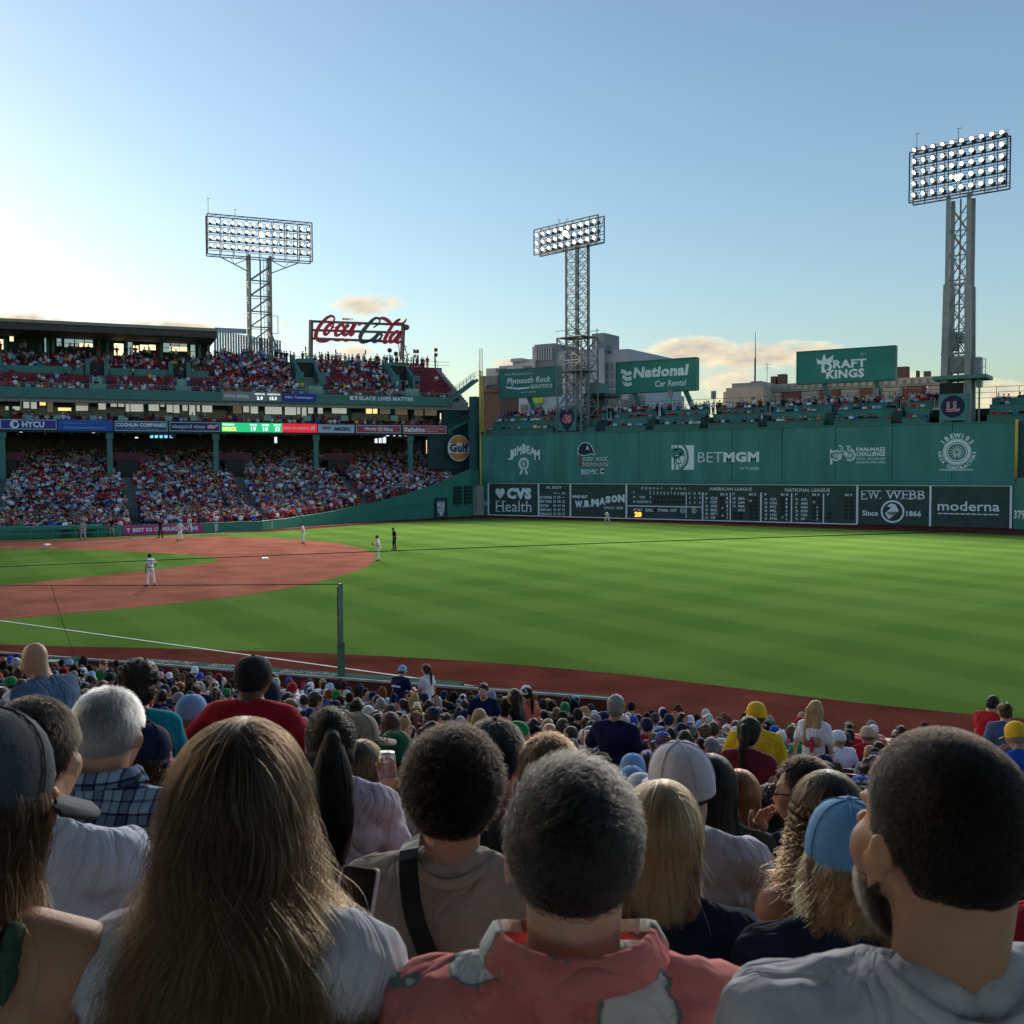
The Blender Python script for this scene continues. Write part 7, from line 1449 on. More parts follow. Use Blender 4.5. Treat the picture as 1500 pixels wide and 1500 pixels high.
ER = np.array((.083, .102, .100)); EC = np.array((0, -.015, .012))
def scalp(n, fit=1.0, front=.05):      # random roots on the hairy part of the cranium
    out = []
    while sum(len(q) for q in out) < n:
        d = RNG.normal(size=(n*2, 3)); d /= np.linalg.norm(d, axis=1)[:, None]; p = d*ER*fit
        ok = (p[:, 1] < front+.02*np.clip(p[:, 2]/.09, 0, 1)) & (p[:, 2] > np.where(p[:, 1] < -.02, -.094+.03*RNG.random(n*2)**2, np.where(p[:, 1] < .025, -.035, .025)))
        out.append(d[ok])
    return np.concatenate(out)[:n]
def hair_short(n, L, lift=.45, curl=0.0, curlr=.006, k=7, flow=(0, -.3, -.75), fit=.98, front=.05, messy=.25, Lvar=.3, swirl=0.0):
    d = scalp(n, fit, front); root = EC+d*ER*fit; nrm = d/ER; nrm /= np.linalg.norm(nrm, axis=1)[:, None]
    f = np.array(flow, float)+RNG.normal(0, messy, (n, 3)); 
    if swirl: f += swirl*np.stack([d[:, 1], -d[:, 0], 0*d[:, 0]], 1)
    f -= nrm*(f*nrm).sum(1)[:, None]; f /= np.linalg.norm(f, axis=1)[:, None]+1e-6; Lr = L*RNG.uniform(1-Lvar, 1+Lvar, n)*np.clip(.55+.6*(d[:, 2]+.6), .45, 1.15)
    t = np.linspace(0, 1, k); P = root[:, None]+(nrm[:, None]*lift*(t-.35*t*t)[None, :, None]+f[:, None]*(1-lift*.6)*(t**1.25)[None, :, None])*Lr[:, None, None]
    if curl:
        a = np.cross(f, nrm); ph = RNG.uniform(0, 6.28, n)[:, None]+t[None]*curl*6.28; P += (a[:, None]*np.cos(ph)[..., None]+nrm[:, None]*(np.sin(ph)+.6)[..., None])*curlr*np.clip(t*3, 0, 1)[None, :, None]
    return P
def hair_long(n, L, k=20, flare=.05, back=.05, wave=.0, wavelen=.10, part=0.0, spread=1.0, stray=.006, Lvar=.12, clump=0, fit=1.03, under_cap=False):
    """falls from a parting over the skull, then hangs over the shoulders and down the back"""
    th0 = R(8); phi = RNG.uniform(-2.45, 2.45, n)     # azimuth from the back (0) round to the temples
    lay = RNG.uniform(.96, 1.07, n)*fit; y0 = RNG.uniform(-.075, .055, n); side = np.where(np.sin(phi) >= 0, 1.0, -1.0)
    Ls = L*RNG.uniform(1-Lvar, 1+Lvar, n); P = np.zeros((n, k, 3)); ks = int(k*.42)
    thS = np.arctan2(np.abs(y0)+.01, .1)
    for i in range(ks):
        t = i/(ks-1); th = R(6)+(R(98)-R(6))*t; dx, dy, dz = np.sin(th)*np.sin(phi), -np.sin(th)*np.cos(phi), np.cos(th); q = np.stack([dx, dy, np.full(n, dz)], 1)
        off = (1-t)**2; q[:, 1] += off*(y0/.10); r = np.sqrt((q**2).sum(1)); q /= np.clip(r, 1e-6, None)[:, None]
        P[:, i] = EC+q*ER*lay[:, None]; P[:, i, 0] += part*(1-t)**2
    e = P[:, ks-1].copy(); w = np.clip((np.cos(phi)+.25)/1.25, 0, 1)         # 1 at the back, 0 at the temples
    for i in range(ks, k):
        t = (i-ks+1)/(k-ks); dz = Ls*t; p = e.copy(); p[:, 2] = e[:, 2]-dz
        hug = np.exp(-((dz-.10)/.07)**2)*.018*(1-w*.3)
        p[:, 0] = e[:, 0]*(1+spread*.18*t)+side*flare*t**1.3*(np.abs(np.sin(phi)))-side*hug
        p[:, 1] = e[:, 1]*(1-.25*t)-(back*np.clip(dz/.22, 0, 1)*(.35+.65*w))-np.clip(.03-(1-w)*.06, -.03, .05)*t
        P[:, i] = p
    if wave:
        z = P[:, :, 2]; g = RNG.integers(0, max(clump, 1), n) if clump else np.arange(n); ph = (RNG.uniform(0, 6.28, max(clump, 1))[g] if clump else RNG.uniform(0, 6.28, n))+RNG.normal(0, .5, n)
        a = np.clip((.06-z)/.12, 0, 1)*wave; P[:, :, 0] += a*np.sin(z/wavelen*6.28+ph[:, None]); P[:, :, 1] += a*np.cos(z/wavelen*6.28*.93+ph[:, None]*1.7)
    if under_cap: m = np.clip((P[:, :, 2:]+.02)/.05, 0, 1); P = P*(1-m)+(EC+(P-EC)*.84)*m
    s = RNG.normal(0, stray, (n, 3)); t = np.linspace(0, 1, k); P += s[:, None]*(t**1.5)[None, :, None]
    fly = RNG.random(n) < .03; P[fly] += RNG.normal(0, .02, (fly.sum(), 3))[:, None]*(t**1.2)[None, :, None]
    return P
def shell(kind, col, parent, J, HR, mat=None):
    o = Org()
    if kind == 'crop': o.ell((0, -.020, .018), (.079, .094, .091)); o.ell((0, -.040, -.015), (.070, .060, .055))
    else:
        o.ell((0, -.022, .016), (.083, .096, .095)); o.ell((0, -.045, -.04), (.080, .072, .08))
        if kind in ('long', 'bob', 'tail'):
            Lz = {'long': .40, 'bob': .15, 'tail': .03}[kind]
            for x in ((-.06, 0, .06) if kind != 'tail' else ()): o.sweep((x, -.055, -.02), (x*1.1, -.085, -Lz), .036, .018)
    me = o.organic('hair', .010, 3, .5, (.008, .03), None, (mat or hair_m,)); c = coloured('hair', me, parent, col, tuple(J['head']), Matrix(HR.tolist()).to_euler()); return c
cloth = {}
def local_arm(J, loc, rz, sc, Wp, elbow, d, side):      # an arm that reaches a point of the world
    c, s = math.cos(-rz), math.sin(-rz); q = (np.array(Wp, float)-loc)/sc; q = np.array((q[0]*c-q[1]*s, q[0]*s+q[1]*c, q[2])); p = J['Rl'].T@(q-J['hip']); return (elbow, (p[0]*side, p[1], p[2]), d)
def hero(label, px, py, t, turn, hyaw=0.0, hpitch=0.0, hroll=0.0, fem=False, sit=True, lean=.06, armL='lap', armR='lap', shirt=(.6, .6, .65), sleeve=.55, skin=SKINS[1], hair=None, cap=None, fat=1.0, sc=1.0, mat=None, disp=(.040, .085), trousers=(.02, .025, .05), collar=None, vox=.0095):
    J = joints('sit' if sit else 'stand', lean, fem, armL, 'lap' if isinstance(armR, dict) else armR); rz = FACE+R(turn); h = J['head']*sc; P = at(px, py, t); c, s = math.cos(rz), math.sin(rz); loc = P-np.array((h[0]*c-h[1]*s, h[0]*s+h[1]*c, h[2]))
    if isinstance(armR, dict): J = joints('sit' if sit else 'stand', lean, fem, armL, local_arm(J, loc, rz, sc, armR['at'], armR['elbow'], armR['dir'], 1))
    HR = J['Rl']@rot_xyz(hpitch, R(hyaw), hroll)
    o = bpy.data.objects.new('person', body_mesh('person', J, fem, R(hyaw), hpitch, hroll, voxel=vox, ratio=.45, fat=fat, smooth=8)); COL.objects.link(o); o.location = loc; o.rotation_euler = (0, 0, rz); o.scale = (sc,)*3; o.color = (*skin, 1); setp(o, label, 'person')
    if shirt is not None:
        me = shirt_mesh('shirt', J, sleeve, .018, .0095, .5, fat, disp, 3, fem)
        if mat: me.materials.clear(); me.materials.append(mat)
        coloured('shirt', me, o, shirt)
    coloured('trousers', trouser_mesh('trousers', J, False, .02, .3, fat), o, trousers)
    if collar:       # ('rib', colour) or ('shirt', colour)
        mb = MB(); n = 28; nb = J['neck']; wide = (.072 if fem else .086)*fat**.4*(1.12 if collar[0] != 'rib' else 1.0); V = []
        prof = [(.006, -.016, 0), (.005, -.006, .010), (-.002, .002, .024), (-.010, -.002, .026)] if collar[0] == 'rib' else [(.022, -.012, 0), (.021, -.002, .02), (.005, .026, .0), (-.002, .028, 0), (-.005, .012, 0)]
        for dr, dz, _ in prof:
            for i in range(n): a = 2*math.pi*i/n; q = np.array(((wide+dr)*math.cos(a), (wide*.95+dr)*math.sin(a)-.002, dz+(.006+.036*math.cos(a)**2 if collar[0] == 'rib' else .046+.006*math.cos(a)**2)-.035*max(math.sin(a), 0))); V.append(J['Rl']@q+nb)
        mb.add(V, [(r*n+i, r*n+(i+1) % n, (r+1)*n+(i+1) % n, (r+1)*n+i) for r in range(len(prof)-1) for i in range(n)], 0, True); me = bpy.data.meshes.new('collar'); me.from_pydata(mb.v, [], mb.f); me.materials.append(mat if mat and collar[0] == 'shirt' and len(collar) < 3 else fabric_m); me.polygons.foreach_set('use_smooth', mb.sm); coloured('collar', me, o, collar[1])
    hd = bpy.data.objects.new('hair_strands', None)
    if hair:
        sh, P3, rad, m, basec = hair; b = shell(sh, basec, o, J, HR)
        strands('hair_strands', P3, rad, m, b)
    if cap:
        kind, col, e = cap; cm = cap_mesh(kind); k = coloured('cap', cm, o, col, tuple(J['head']), Matrix((HR@e).tolist()).to_euler(), (1.02, 1.02, 1.0))
        if kind == 'cap':      # seams and the opening at the back
            mb = MB()
            for a in range(6):
                th = math.pi/6+a*math.pi/3; pts = [(.0892*math.sin(x)**.75*math.cos(th), -.015+.1057*math.sin(x)**.75*math.sin(th), .0125+.1065*math.cos(x)) for x in np.linspace(math.pi/2, .05, 9)]
                for p, q in zip(pts, pts[1:]): mb.tube(p, q, .0016, 4)
            sm = mb.build('seam', cap_m); sm.parent = k; sm.matrix_parent_inverse = Matrix(); sm.color = (*[v*.7 for v in col], 1)
    d = loc-C0; TAKEN.append((float(d@NF), float(d@ND), .36*sc)); o['hero'] = 1; del o['hero']
    return o, J, HR
DB, BK = HAIRC['dark brown'], HAIRC['black']
sm_brown = strand_mat('brown_strands', (.024, .0135, .0075), (.125, .072, .036)); sm_dark = strand_mat('dark_strands', (.0035, .0027, .0024), (.007, .005, .004)); sm_grey = strand_mat('grey_strands', (.10, .10, .10), (.27, .27, .28)); sm_salt = strand_mat('salt_dark_strands', (.004, .0035, .0032), (.022, .020, .019))
sm_blond = strand_mat('blond_strands', (.20, .115, .05), (.42, .28, .13)); sm_red = strand_mat('auburn_strands', (.14, .038, .012), (.27, .09, .03)); sm_curl = strand_mat('chestnut_strands', (.016, .009, .005), (.11, .058, .026)); sm_shag = strand_mat('sandy_strands', (.11, .07, .035), (.27, .18, .09))
W = (.58, .58, .66)
# woman with long brown hair, centre left
o1, J1, H1 = hero('woman with very long straight brown hair and white T-shirt, centre left foreground', 352, 1178, 1.42, 2, 0, .02, 0, True, True, .03, 'lap', dict(at=at(516, 1478, 1.74), elbow=(.27, .16, .20), dir=(-.15, .35, .9)), W, .7, SKINS[0], ('long', np.concatenate([hair_long(18000, .43, 24, .115, .075, .012, .17, .006, 1.6, .012, clump=220), hair_long(2200, .40, 24, .135, .070, .018, .15, .008, 1.8, .024, clump=110, fit=1.06)]), .00036, sm_brown, (.045, .027, .016)), None, 1.05, 1.0, collar=('rib', W))
# man with dark greying hair, centre
def creases(m):
    N, Lk = m.node_tree.nodes, m.node_tree.links; b = N['Principled BSDF']; tc = N.new('ShaderNodeTexCoord'); n3 = N.new('ShaderNodeTexNoise'); n3.inputs['Scale'].default_value = 5; n3.inputs['Detail'].default_value = 3; n3.inputs['Distortion'].default_value = 1.4; Lk.new(tc.outputs['Object'], n3.inputs['Vector'])
    ab = N.new('ShaderNodeMath'); ab.operation = 'SUBTRACT'; ab.inputs[1].default_value = .5; Lk.new(n3.outputs['Fac'], ab.inputs[0]); a2 = N.new('ShaderNodeMath'); a2.operation = 'ABSOLUTE'; Lk.new(ab.outputs[0], a2.inputs[0]); a3 = N.new('ShaderNodeMath'); a3.operation = 'POWER'; a3.inputs[1].default_value = .6; Lk.new(a2.outputs[0], a3.inputs[0])
    bp = N.new('ShaderNodeBump'); bp.inputs['Strength'].default_value = .5; bp.inputs['Distance'].default_value = .045; Lk.new(a3.outputs[0], bp.inputs['Height']); Lk.new(bp.outputs[0], b.inputs['Normal'])
floral = bpy.data.materials.new('floral_shirt_cloth'); floral.use_nodes = True
def floral_nodes():
    N, Lk = floral.node_tree.nodes, floral.node_tree.links; b = N['Principled BSDF']; b.inputs['Roughness'].default_value = .85; b.inputs['Specular IOR Level'].default_value = .15; tc = N.new('ShaderNodeTexCoord')
    vo = N.new('ShaderNodeTexVoronoi'); vo.inputs['Scale'].default_value = 8.0; no = N.new('ShaderNodeTexNoise'); no.inputs['Scale'].default_value = 9; no.inputs['Detail'].default_value = 5
    ad = N.new('ShaderNodeVectorMath'); ad.operation = 'ADD'; sc = N.new('ShaderNodeVectorMath'); sc.operation = 'SCALE'; sc.inputs['Scale'].default_value = .12; Lk.new(tc.outputs['Object'], no.inputs['Vector']); Lk.new(no.outputs['Color'], sc.inputs[0]); Lk.new(tc.outputs['Object'], ad.inputs[0]); Lk.new(sc.outputs[0], ad.inputs[1]); Lk.new(ad.outputs[0], vo.inputs['Vector'])
    r = N.new('ShaderNodeValToRGB'); r.color_ramp.interpolation = 'CONSTANT'; e = r.color_ramp.elements; e[0].position = .0; e[0].color = (.60, .60, .58, 1); e[1].position = .52; e[1].color = (.62, .19, .17, 1)
    x = r.color_ramp.elements.new(.33); x.color = (.52, .50, .48, 1); x = r.color_ramp.elements.new(.36); x.color = (.16, .19, .16, 1); x = r.color_ramp.elements.new(.41); x.color = (.60, .17, .155, 1); Lk.new(vo.outputs['Distance'], r.inputs[0]); Lk.new(r.outputs[0], b.inputs['Base Color'])
floral_nodes()
creases(floral)
o2, J2, H2 = hero('man with short dark greying hair and a coral flower-patterned collared shirt, centre foreground', 838, 1238, 1.36, 0, 2, 0, 0, False, True, .02, 'lap', 'lap', (.45, .1, .1), .8, SKINS[0], ('crop', np.concatenate([hair_short(32000, .024, .16, 0, 0, 7, (.15, -.5, -.8), .985, .07, .20, .35, .35), hair_short(5000, .032, .28, .3, .003, 7, (.5, -.2, .1), .985, .07, .3)]), .00030, sm_salt, (.012, .011, .010)), None, 1.06, 1.03, floral, collar=('shirt', (.40, .42, .42)))
# bearded man in profile, right
o3, J3, H3 = hero('bearded man with cropped black hair and white T-shirt seen in profile, large at the right', 1374, 1216, 1.12, 0, 16, -.06, 0, False, True, .02, 'lap', 'lap', (.50, .50, .56), .6, (.42, .22, .14), ('crop', hair_short(42000, .013, .32, 0, 0, 5, (0, -.6, -.1), .985, .034, .35, .4), .00026, sm_dark, BK), None, 1.0, 1.0, collar=('rib', (.5, .5, .56)), vox=.007)
def beard(o, J, HR, n=7000):
    P = []
    while len(P) < n:
        q = RNG.normal(size=3); q /= np.linalg.norm(q)
        if q[1] < -.25 or q[2] > .15: continue
        p = np.array((0, .036, -.062))+q*np.array((.062, .064, .066))
        if p[2] > -.035 and abs(p[0]) < .045: continue
        P.append((p, q))
    root = np.array([p for p, q in P]); d = np.array([q for p, q in P]); L = RNG.uniform(.006, .014, len(P)); t = np.linspace(0, 1, 4); dd = d*.7+np.array((0, .1, -.5)); X = root[:, None]+dd[:, None]*t[None, :, None]*L[:, None, None]
    b = Org(); [b.ell((sx*.032, .036, -.084), (.028, .042, .030)) for sx in (-1, 1)]; b.ell((0, .066, -.100), (.034, .026, .022)); me = b.organic('beard', .007, 3, .5, None, None, (hair_m,)); c = coloured('beard', me, o, (.02, .014, .011), tuple(J['head']), Matrix(HR.tolist()).to_euler()); strands('beard_strands', X, .0003, sm_dark, c)
beard(o3, J3, H3)
# woman in cap, left edge
o4, J4, H4 = hero('bare-shouldered woman in charcoal cap with long brown hair at the left edge', -26, 1162, 1.40, 0, -32, -.12, 0, True, True, .05, 'lap', 'lap', (.05, .10, .07), -1, (.50, .25, .16), ('long', hair_long(9000, .27, 20, .02, .05, .008, .14, 0, 1.0, .008, under_cap=True), .0004, strand_mat('warm_brown_strands', (.010, .005, .003), (.055, .027, .012)), DB), ('cap', (.045, .055, .072), rot_xyz(-.10, 0, 0)), 1.0, 1.0)
# man beside her in a white T-shirt
o5, J5, H5 = hero('dark-haired man in white T-shirt behind the capped woman at left', 52, 1104, 2.05, 2, -6, -.05, 0, False, True, .08, 'lap', 'front', (.56, .58, .70), .7, SKINS[1], ('crop', hair_short(15000, .024, .26, 0, 0, 6, (.2, -.4, -.6), .985), .0004, sm_dark, BK), None, 1.0, 1.0, collar=('rib', (.56, .58, .7)))
plaid = bpy.data.materials.new('plaid_shirt_cloth'); plaid.use_nodes = True
def plaid_nodes():
    N, Lk = plaid.node_tree.nodes, plaid.node_tree.links; b = N['Principled BSDF']; b.inputs['Roughness'].default_value = .85; b.inputs['Specular IOR Level'].default_value = .12; tc = N.new('ShaderNodeTexCoord'); sp = N.new('ShaderNodeSeparateXYZ'); Lk.new(tc.outputs['Object'], sp.inputs[0])
    def mth(op, a, v, c=None):
        n = N.new('ShaderNodeMath'); n.operation = op
        for i, q in enumerate((a, v, c)):
            if q is None: continue
            if isinstance(q, (int, float)): n.inputs[i].default_value = q
            else: Lk.new(q, n.inputs[i])
        return n.outputs[0]
    def bands(ax, f, lo): return mth('GREATER_THAN', mth('SINE', mth('MULTIPLY', ax, f), None), lo)
    x, z = sp.outputs[0], sp.outputs[2]; v = mth('ADD', mth('MULTIPLY', bands(x, 78, .25), .30), mth('MULTIPLY', bands(z, 78, .25), .30)); v = mth('ADD', v, mth('MULTIPLY', bands(x, 234, .82), .35)); v = mth('ADD', v, mth('MULTIPLY', bands(z, 234, .82), .35))
    r = N.new('ShaderNodeValToRGB'); e = r.color_ramp.elements; e[0].color = (.24, .34, .46, 1); e[1].color = (.012, .018, .04, 1); e[1].position = .9; q = r.color_ramp.elements.new(.32); q.color = (.10, .15, .25, 1); q = r.color_ramp.elements.new(.6); q.color = (.04, .06, .11, 1); Lk.new(v, r.inputs[0]); Lk.new(r.outputs[0], b.inputs['Base Color'])
plaid_nodes()
creases(plaid)
o6, J6, H6 = hero('grey-haired man in blue plaid shirt, seated at left', 160, 1070, 2.80, -4, 0, -.02, 0, False, True, .08, 'lap', 'lap', (.2, .25, .35), .7, SKINS[2], ('crop', hair_short(15000, .034, .24, 0, 0, 7, (.1, -.5, -.85), .985, .07, .22), .0005, sm_grey, (.16, .16, .16)), None, 1.08, 1.02, plaid, collar=('shirt', (.2, .25, .35)))
o6b, J6b, H6b = hero('person in navy cap and royal blue shirt facing right behind the plaid shirt', 213, 1106, 3.5, -30, -40, -.15, 0, True, True, .12, 'lap', 'lap', COLS['royal blue'], .6, SKINS[0], ('bob', hair_long(1500, .12, 14, .01, .02, .018, .06, 0, .8, .01, clump=40, under_cap=True), .0011, sm_curl, DB), ('cap', COLS['navy'], rot_xyz(0, 0, 0)), 1.0, .95, vox=.012)
o7, J7, H7 = hero('woman with a long black ponytail and pale pink T-shirt, left of centre', 484, 1084, 3.45, 6, 6, 0, 0, True, True, .05, 'lap', 'lap', (.56, .50, .56), .6, SKINS[2], ('tail', np.concatenate([hair_short(3800, .030, .08, 0, 0, 6, (0, -.9, .3), .985, .06, .10)]), .0010, sm_dark, BK), None, 1.0, 1.02, collar=('rib', (.56, .5, .56)), vox=.012)
def ponytail(o, J, HR, m, n=1800, L=.50):
    r = RNG.normal(0, 1, (n, 2)); r /= np.maximum(1, np.linalg.norm(r, axis=1)/1.6)[:, None]; k = 16; t = np.linspace(0, 1, k); Ls = L*RNG.uniform(.75, 1.05, n); cx = -.112-.055*np.sin(np.clip(t*2.2, 0, 1.57))+.02*t; w = .012+.030*np.sin(np.clip(t*1.25, 0, 1)*2.6)
    P = np.zeros((n, k, 3)); P[:, :, 0] = r[:, :1]*w[None]; P[:, :, 1] = cx[None]+r[:, 1:]*w[None]*.8; P[:, :, 2] = .045-t[None]*Ls[:, None]+.008*np.sin(np.clip(t*4, 0, 3.14))[None]
    b = Org(); b.ell((0, -.112, .045), (.022, .022, .022)); b.sweep((0, -.135, .03), (0, -.155, -.12), .030, .034); b.sweep((0, -.155, -.12), (0, -.15, -.36), .034, .012); me = b.organic('ponytail', .010, 3, .5, (.01, .05), None, (hair_m,)); c = coloured('ponytail', me, o, BK, tuple(J['head']), Matrix(HR.tolist()).to_euler()); strands('hair_strands', P, .0010, m, c)
ponytail(o7, J7, H7, sm_dark)
o8, J8, H8 = hero('man with dark curly hair, beige T-shirt and black strap across his back', 664, 1158, 2.28, -2, 2, .02, 0, False, True, .06, 'lap', 'lap', (.42, .37, .33), .65, SKINS[6], ('crop', np.concatenate([hair_short(15000, .040, .75, 1.3, .008, 11, (0, 0, .1), .985, .07, .6, .35), hair_short(6000, .018, .4, 0, 0, 11, (0, -.2, -.6), .985)]), .00045, sm_dark, BK), None, 1.05, 1.03, collar=('rib', (.42, .37, .33)))
def bag_strap(o, J):      # a flat band that follows the back from the left shoulder to the right hip
    mb = MB()
    P = [np.array(q) for q in np.array(spline([(-.088, .02, .585), (-.086, -.055, .578), (-.078, -.108, .535), (-.058, -.150, .465), (-.005, -.178, .36), (.055, -.184, .24), (.13, -.172, .08)], 7))[::3]][:15]
    V = []
    for i, p in enumerate(P):
        d = P[min(i+1, len(P)-1)]-P[max(i-1, 0)]; d /= np.linalg.norm(d); sd = np.cross(d, (0, -1, 0)); sd /= np.linalg.norm(sd); V += [J['Rl']@q+J['hip'] for q in (p-sd*.020, p+sd*.020, p+sd*.020+(0, -.004, 0), p-sd*.020+(0, -.004, 0))]
    mb.add(V, [(i*4+a, i*4+(a+1) % 4, i*4+4+(a+1) % 4, i*4+4+a) for i in range(len(P)-1) for a in range(4)]); s = mb.build('strap', M('black_webbing', (.012, .012, .014), .6, .35, .15, 60)); s.parent = o; s.matrix_parent_inverse = Matrix(); setp(s)
    mb = MB(); q = P[6]; mb.box((q[0]-.026, q[1]-.012, q[2]-.02), (q[0]+.026, q[1]-.002, q[2]+.02)); b = mb.build('buckle', black); b.parent = o; b.matrix_parent_inverse = Matrix()
bag_strap(o8, J8)
o9, J9, H9 = hero('blond-bobbed person in navy T-shirt beside the centre man', 966, 1222, 2.22, -4, -4, .03, 0, True, True, .08, 'lap', 'lap', (.018, .028, .055), .75, SKINS[0], ('bob', hair_long(11000, .135, 18, .0, .012, .004, .1, .012, .3, .006), .0005, sm_blond, (.20, .13, .07)), None, 1.05, 1.0)
o10, J10, H10 = hero('person in white cap and white jersey with one dark letter showing', 996, 1146, 2.85, -2, 14, .02, -.10, False, True, .06, 'lap', 'lap', (.56, .52, .58), .7, SKINS[3], ('crop', hair_short(2500, .012, .3, 0, 0, 5, (0, -.3, -.8), .92), .0009, sm_dark, BK), ('cap', (.58, .58, .68), rot_xyz(0, 0, 0)), 1.08, 1.0)
back_print(o10, J10, 'S', .31, .39, .052, M('jersey_maroon', (.12, .015, .03), .7, .2, .1, 10), .05, .7, -.172, .145); back_print(o10, J10, '7', .10, .27, .09, M('jersey_red', (.26, .02, .03), .7, .2, .1, 10), .05, .7, -.150, .02)
hero('woman with long straight black hair in an olive jacket right of the white cap', 1042, 1152, 3.7, -6, 0, 0, 0, True, True, .06, 'lap', 'lap', (.045, .05, .035), 1.8, SKINS[0], ('long', hair_long(2600, .30, 16, .02, .05), .0011, sm_dark, BK), None, 1.05, 1.0, vox=.012)
hero('woman with long auburn hair and a pale pink top', 1083, 1168, 4.3, -8, -6, 0, 0, True, True, .08, 'lap', 'lap', (.45, .30, .36), .5, SKINS[0], ('long', hair_long(3200, .30, 16, .02, .04), .0013, sm_red, HAIRC['auburn']), None, 1.0, 1.0, vox=.012)
o12, J12, H12 = hero('black-haired man in glasses seen in profile with a hand at his mouth', 1174, 1157, 3.85, 30, 32, -.05, 0, False, True, .10, 'face', 'lap', (.018, .022, .035), .6, SKINS[1], ('crop', hair_short(4000, .04, .5, 0, 0, 6, (.1, -.4, -.5)), .0011, sm_dark, BK), None, 1.05, 1.0, vox=.010)
def glasses(o, J, HR):
    mb = MB(); 
    for s in (-1, 1):
        c = circle(s*.033, -.008, .024, 14)
        for a, b in zip(c, c[1:]+c[:1]): mb.tube((a[0], .114, a[1]), (b[0], .114, b[1]), .0028, 5)
        mb.tube((s*.057, .112, -.004), (s*.084, -.005, .0), .0028, 5)
    mb.tube((-.010, .118, -.004), (.010, .118, -.004), .0026, 5); g = mb.build('glasses', black); g.parent = o; g.matrix_parent_inverse = Matrix(); g.location = tuple(J['head']); g.rotation_euler = Matrix(HR.tolist()).to_euler()
glasses(o12, J12, H12)
hero('woman with long curly chestnut hair and bare shoulders, right of centre', 1212, 1196, 2.62, 4, 2, .02, 0, True, True, .08, 'lap', 'lap', (.02, .02, .022), -1, SKINS[0], ('long', np.concatenate([hair_long(4200, .26, 22, .05, .05, .015, .05, 0, .9, .007, clump=90), hair_long(1200, .22, 22, .06, .05, .022, .045, 0, 1.2, .010, clump=60)]), .0009, sm_curl, DB), None, 1.05, 1.0)
hero('child in sky blue cap worn backward with shaggy sandy hair and navy T-shirt', 1243, 1250, 1.98, 0, -14, -.02, 0, False, True, .04, 'lap', 'lap', (.016, .026, .055), .7, SKINS[0], ('bob', hair_long(5500, .11, 16, .014, .015, .009, .08, 0, .8, .007, clump=60, under_cap=True), .0006, sm_shag, (.13, .09, .05)), ('cap', (.11, .30, .56), rot_xyz(.05, 0, 0)), .95, .93)
hero('person in bright red T-shirt cut off by the right edge', 1600, 1215, 2.0, 0, 0, 0, 0, False, True, .05, 'lap', 'lap', (.40, .02, .035), .7, SKINS[1], ('crop', hair_short(2500, .04, .5), .0009, sm_dark, BK), None, 1.15, 1.03)
hero('brown-haired person mostly hidden behind the greying man in the centre', 803, 1134, 3.05, 0, 6, 0, 0, False, True, .06, 'lap', 'lap', (.03, .035, .04), .6, SKINS[0], ('crop', hair_short(9000, .034, .34, .3, .004, 7, (.3, -.3, -.5), .99, .07, .35), .0006, strand_mat('deep_brown_strands', (.012, .007, .004), (.05, .028, .014)), DB), None, 1.0, 1.0, vox=.012)
o15, J15, H15 = hero('man in tan cap and glasses looking right, beside the black ponytail', 527, 1082, 4.7, -20, -42, -.03, 0, False, True, .06, 'lap', 'lap', (.03, .03, .035), .6, SKINS[1], ('crop', hair_short(1800, .025, .4), .0013, sm_dark, BK), ('cap', (.26, .22, .17), rot_xyz(0, 0, 0)), 1.05, 1.0, vox=.012); glasses(o15, J15, H15)
o16, J16, H16 = hero('woman with light brown bob raising a drink can behind the ponytail woman', 531, 1126, 4.05, -4, -8, 0, 0, True, True, .06, 'lap', dict(at=at(575, 1168, 3.85), elbow=(.25, .14, .30), dir=(-.1, .1, 1)), (.30, .24, .22), .6, SKINS[0], ('bob', hair_long(2400, .12, 14, .0, .01, .003, .1, 0, .7, .006), .0012, strand_mat('light_brown_strands', (.04, .022, .011), (.12, .07, .033)), HAIRC['brown']), None, 1.0, .98, vox=.012)
hero('person in green knitted cap behind the drink can', 579, 1104, 5.0, -4, 6, 0, 0, False, True, .06, 'lap', 'lap', (.05, .055, .065), .6, SKINS[1], ('crop', hair_short(1500, .02, .3), .0013, sm_dark, BK), ('cap', (.005, .10, .045), rot_xyz(0, 0, 0)), 1.0, 1.0, vox=.013)
hero('man with dark hair half hidden by the curly-haired man, pink shirt', 727, 1108, 3.2, -4, -16, 0, 0, False, True, .06, 'lap', 'lap', (.34, .15, .17), .6, SKINS[1], ('crop', hair_short(3000, .035, .45), .0011, sm_dark, BK), ('backcap', (.03, .035, .05), rot_xyz(0, 0, 0)), 1.0, 1.0, vox=.012)
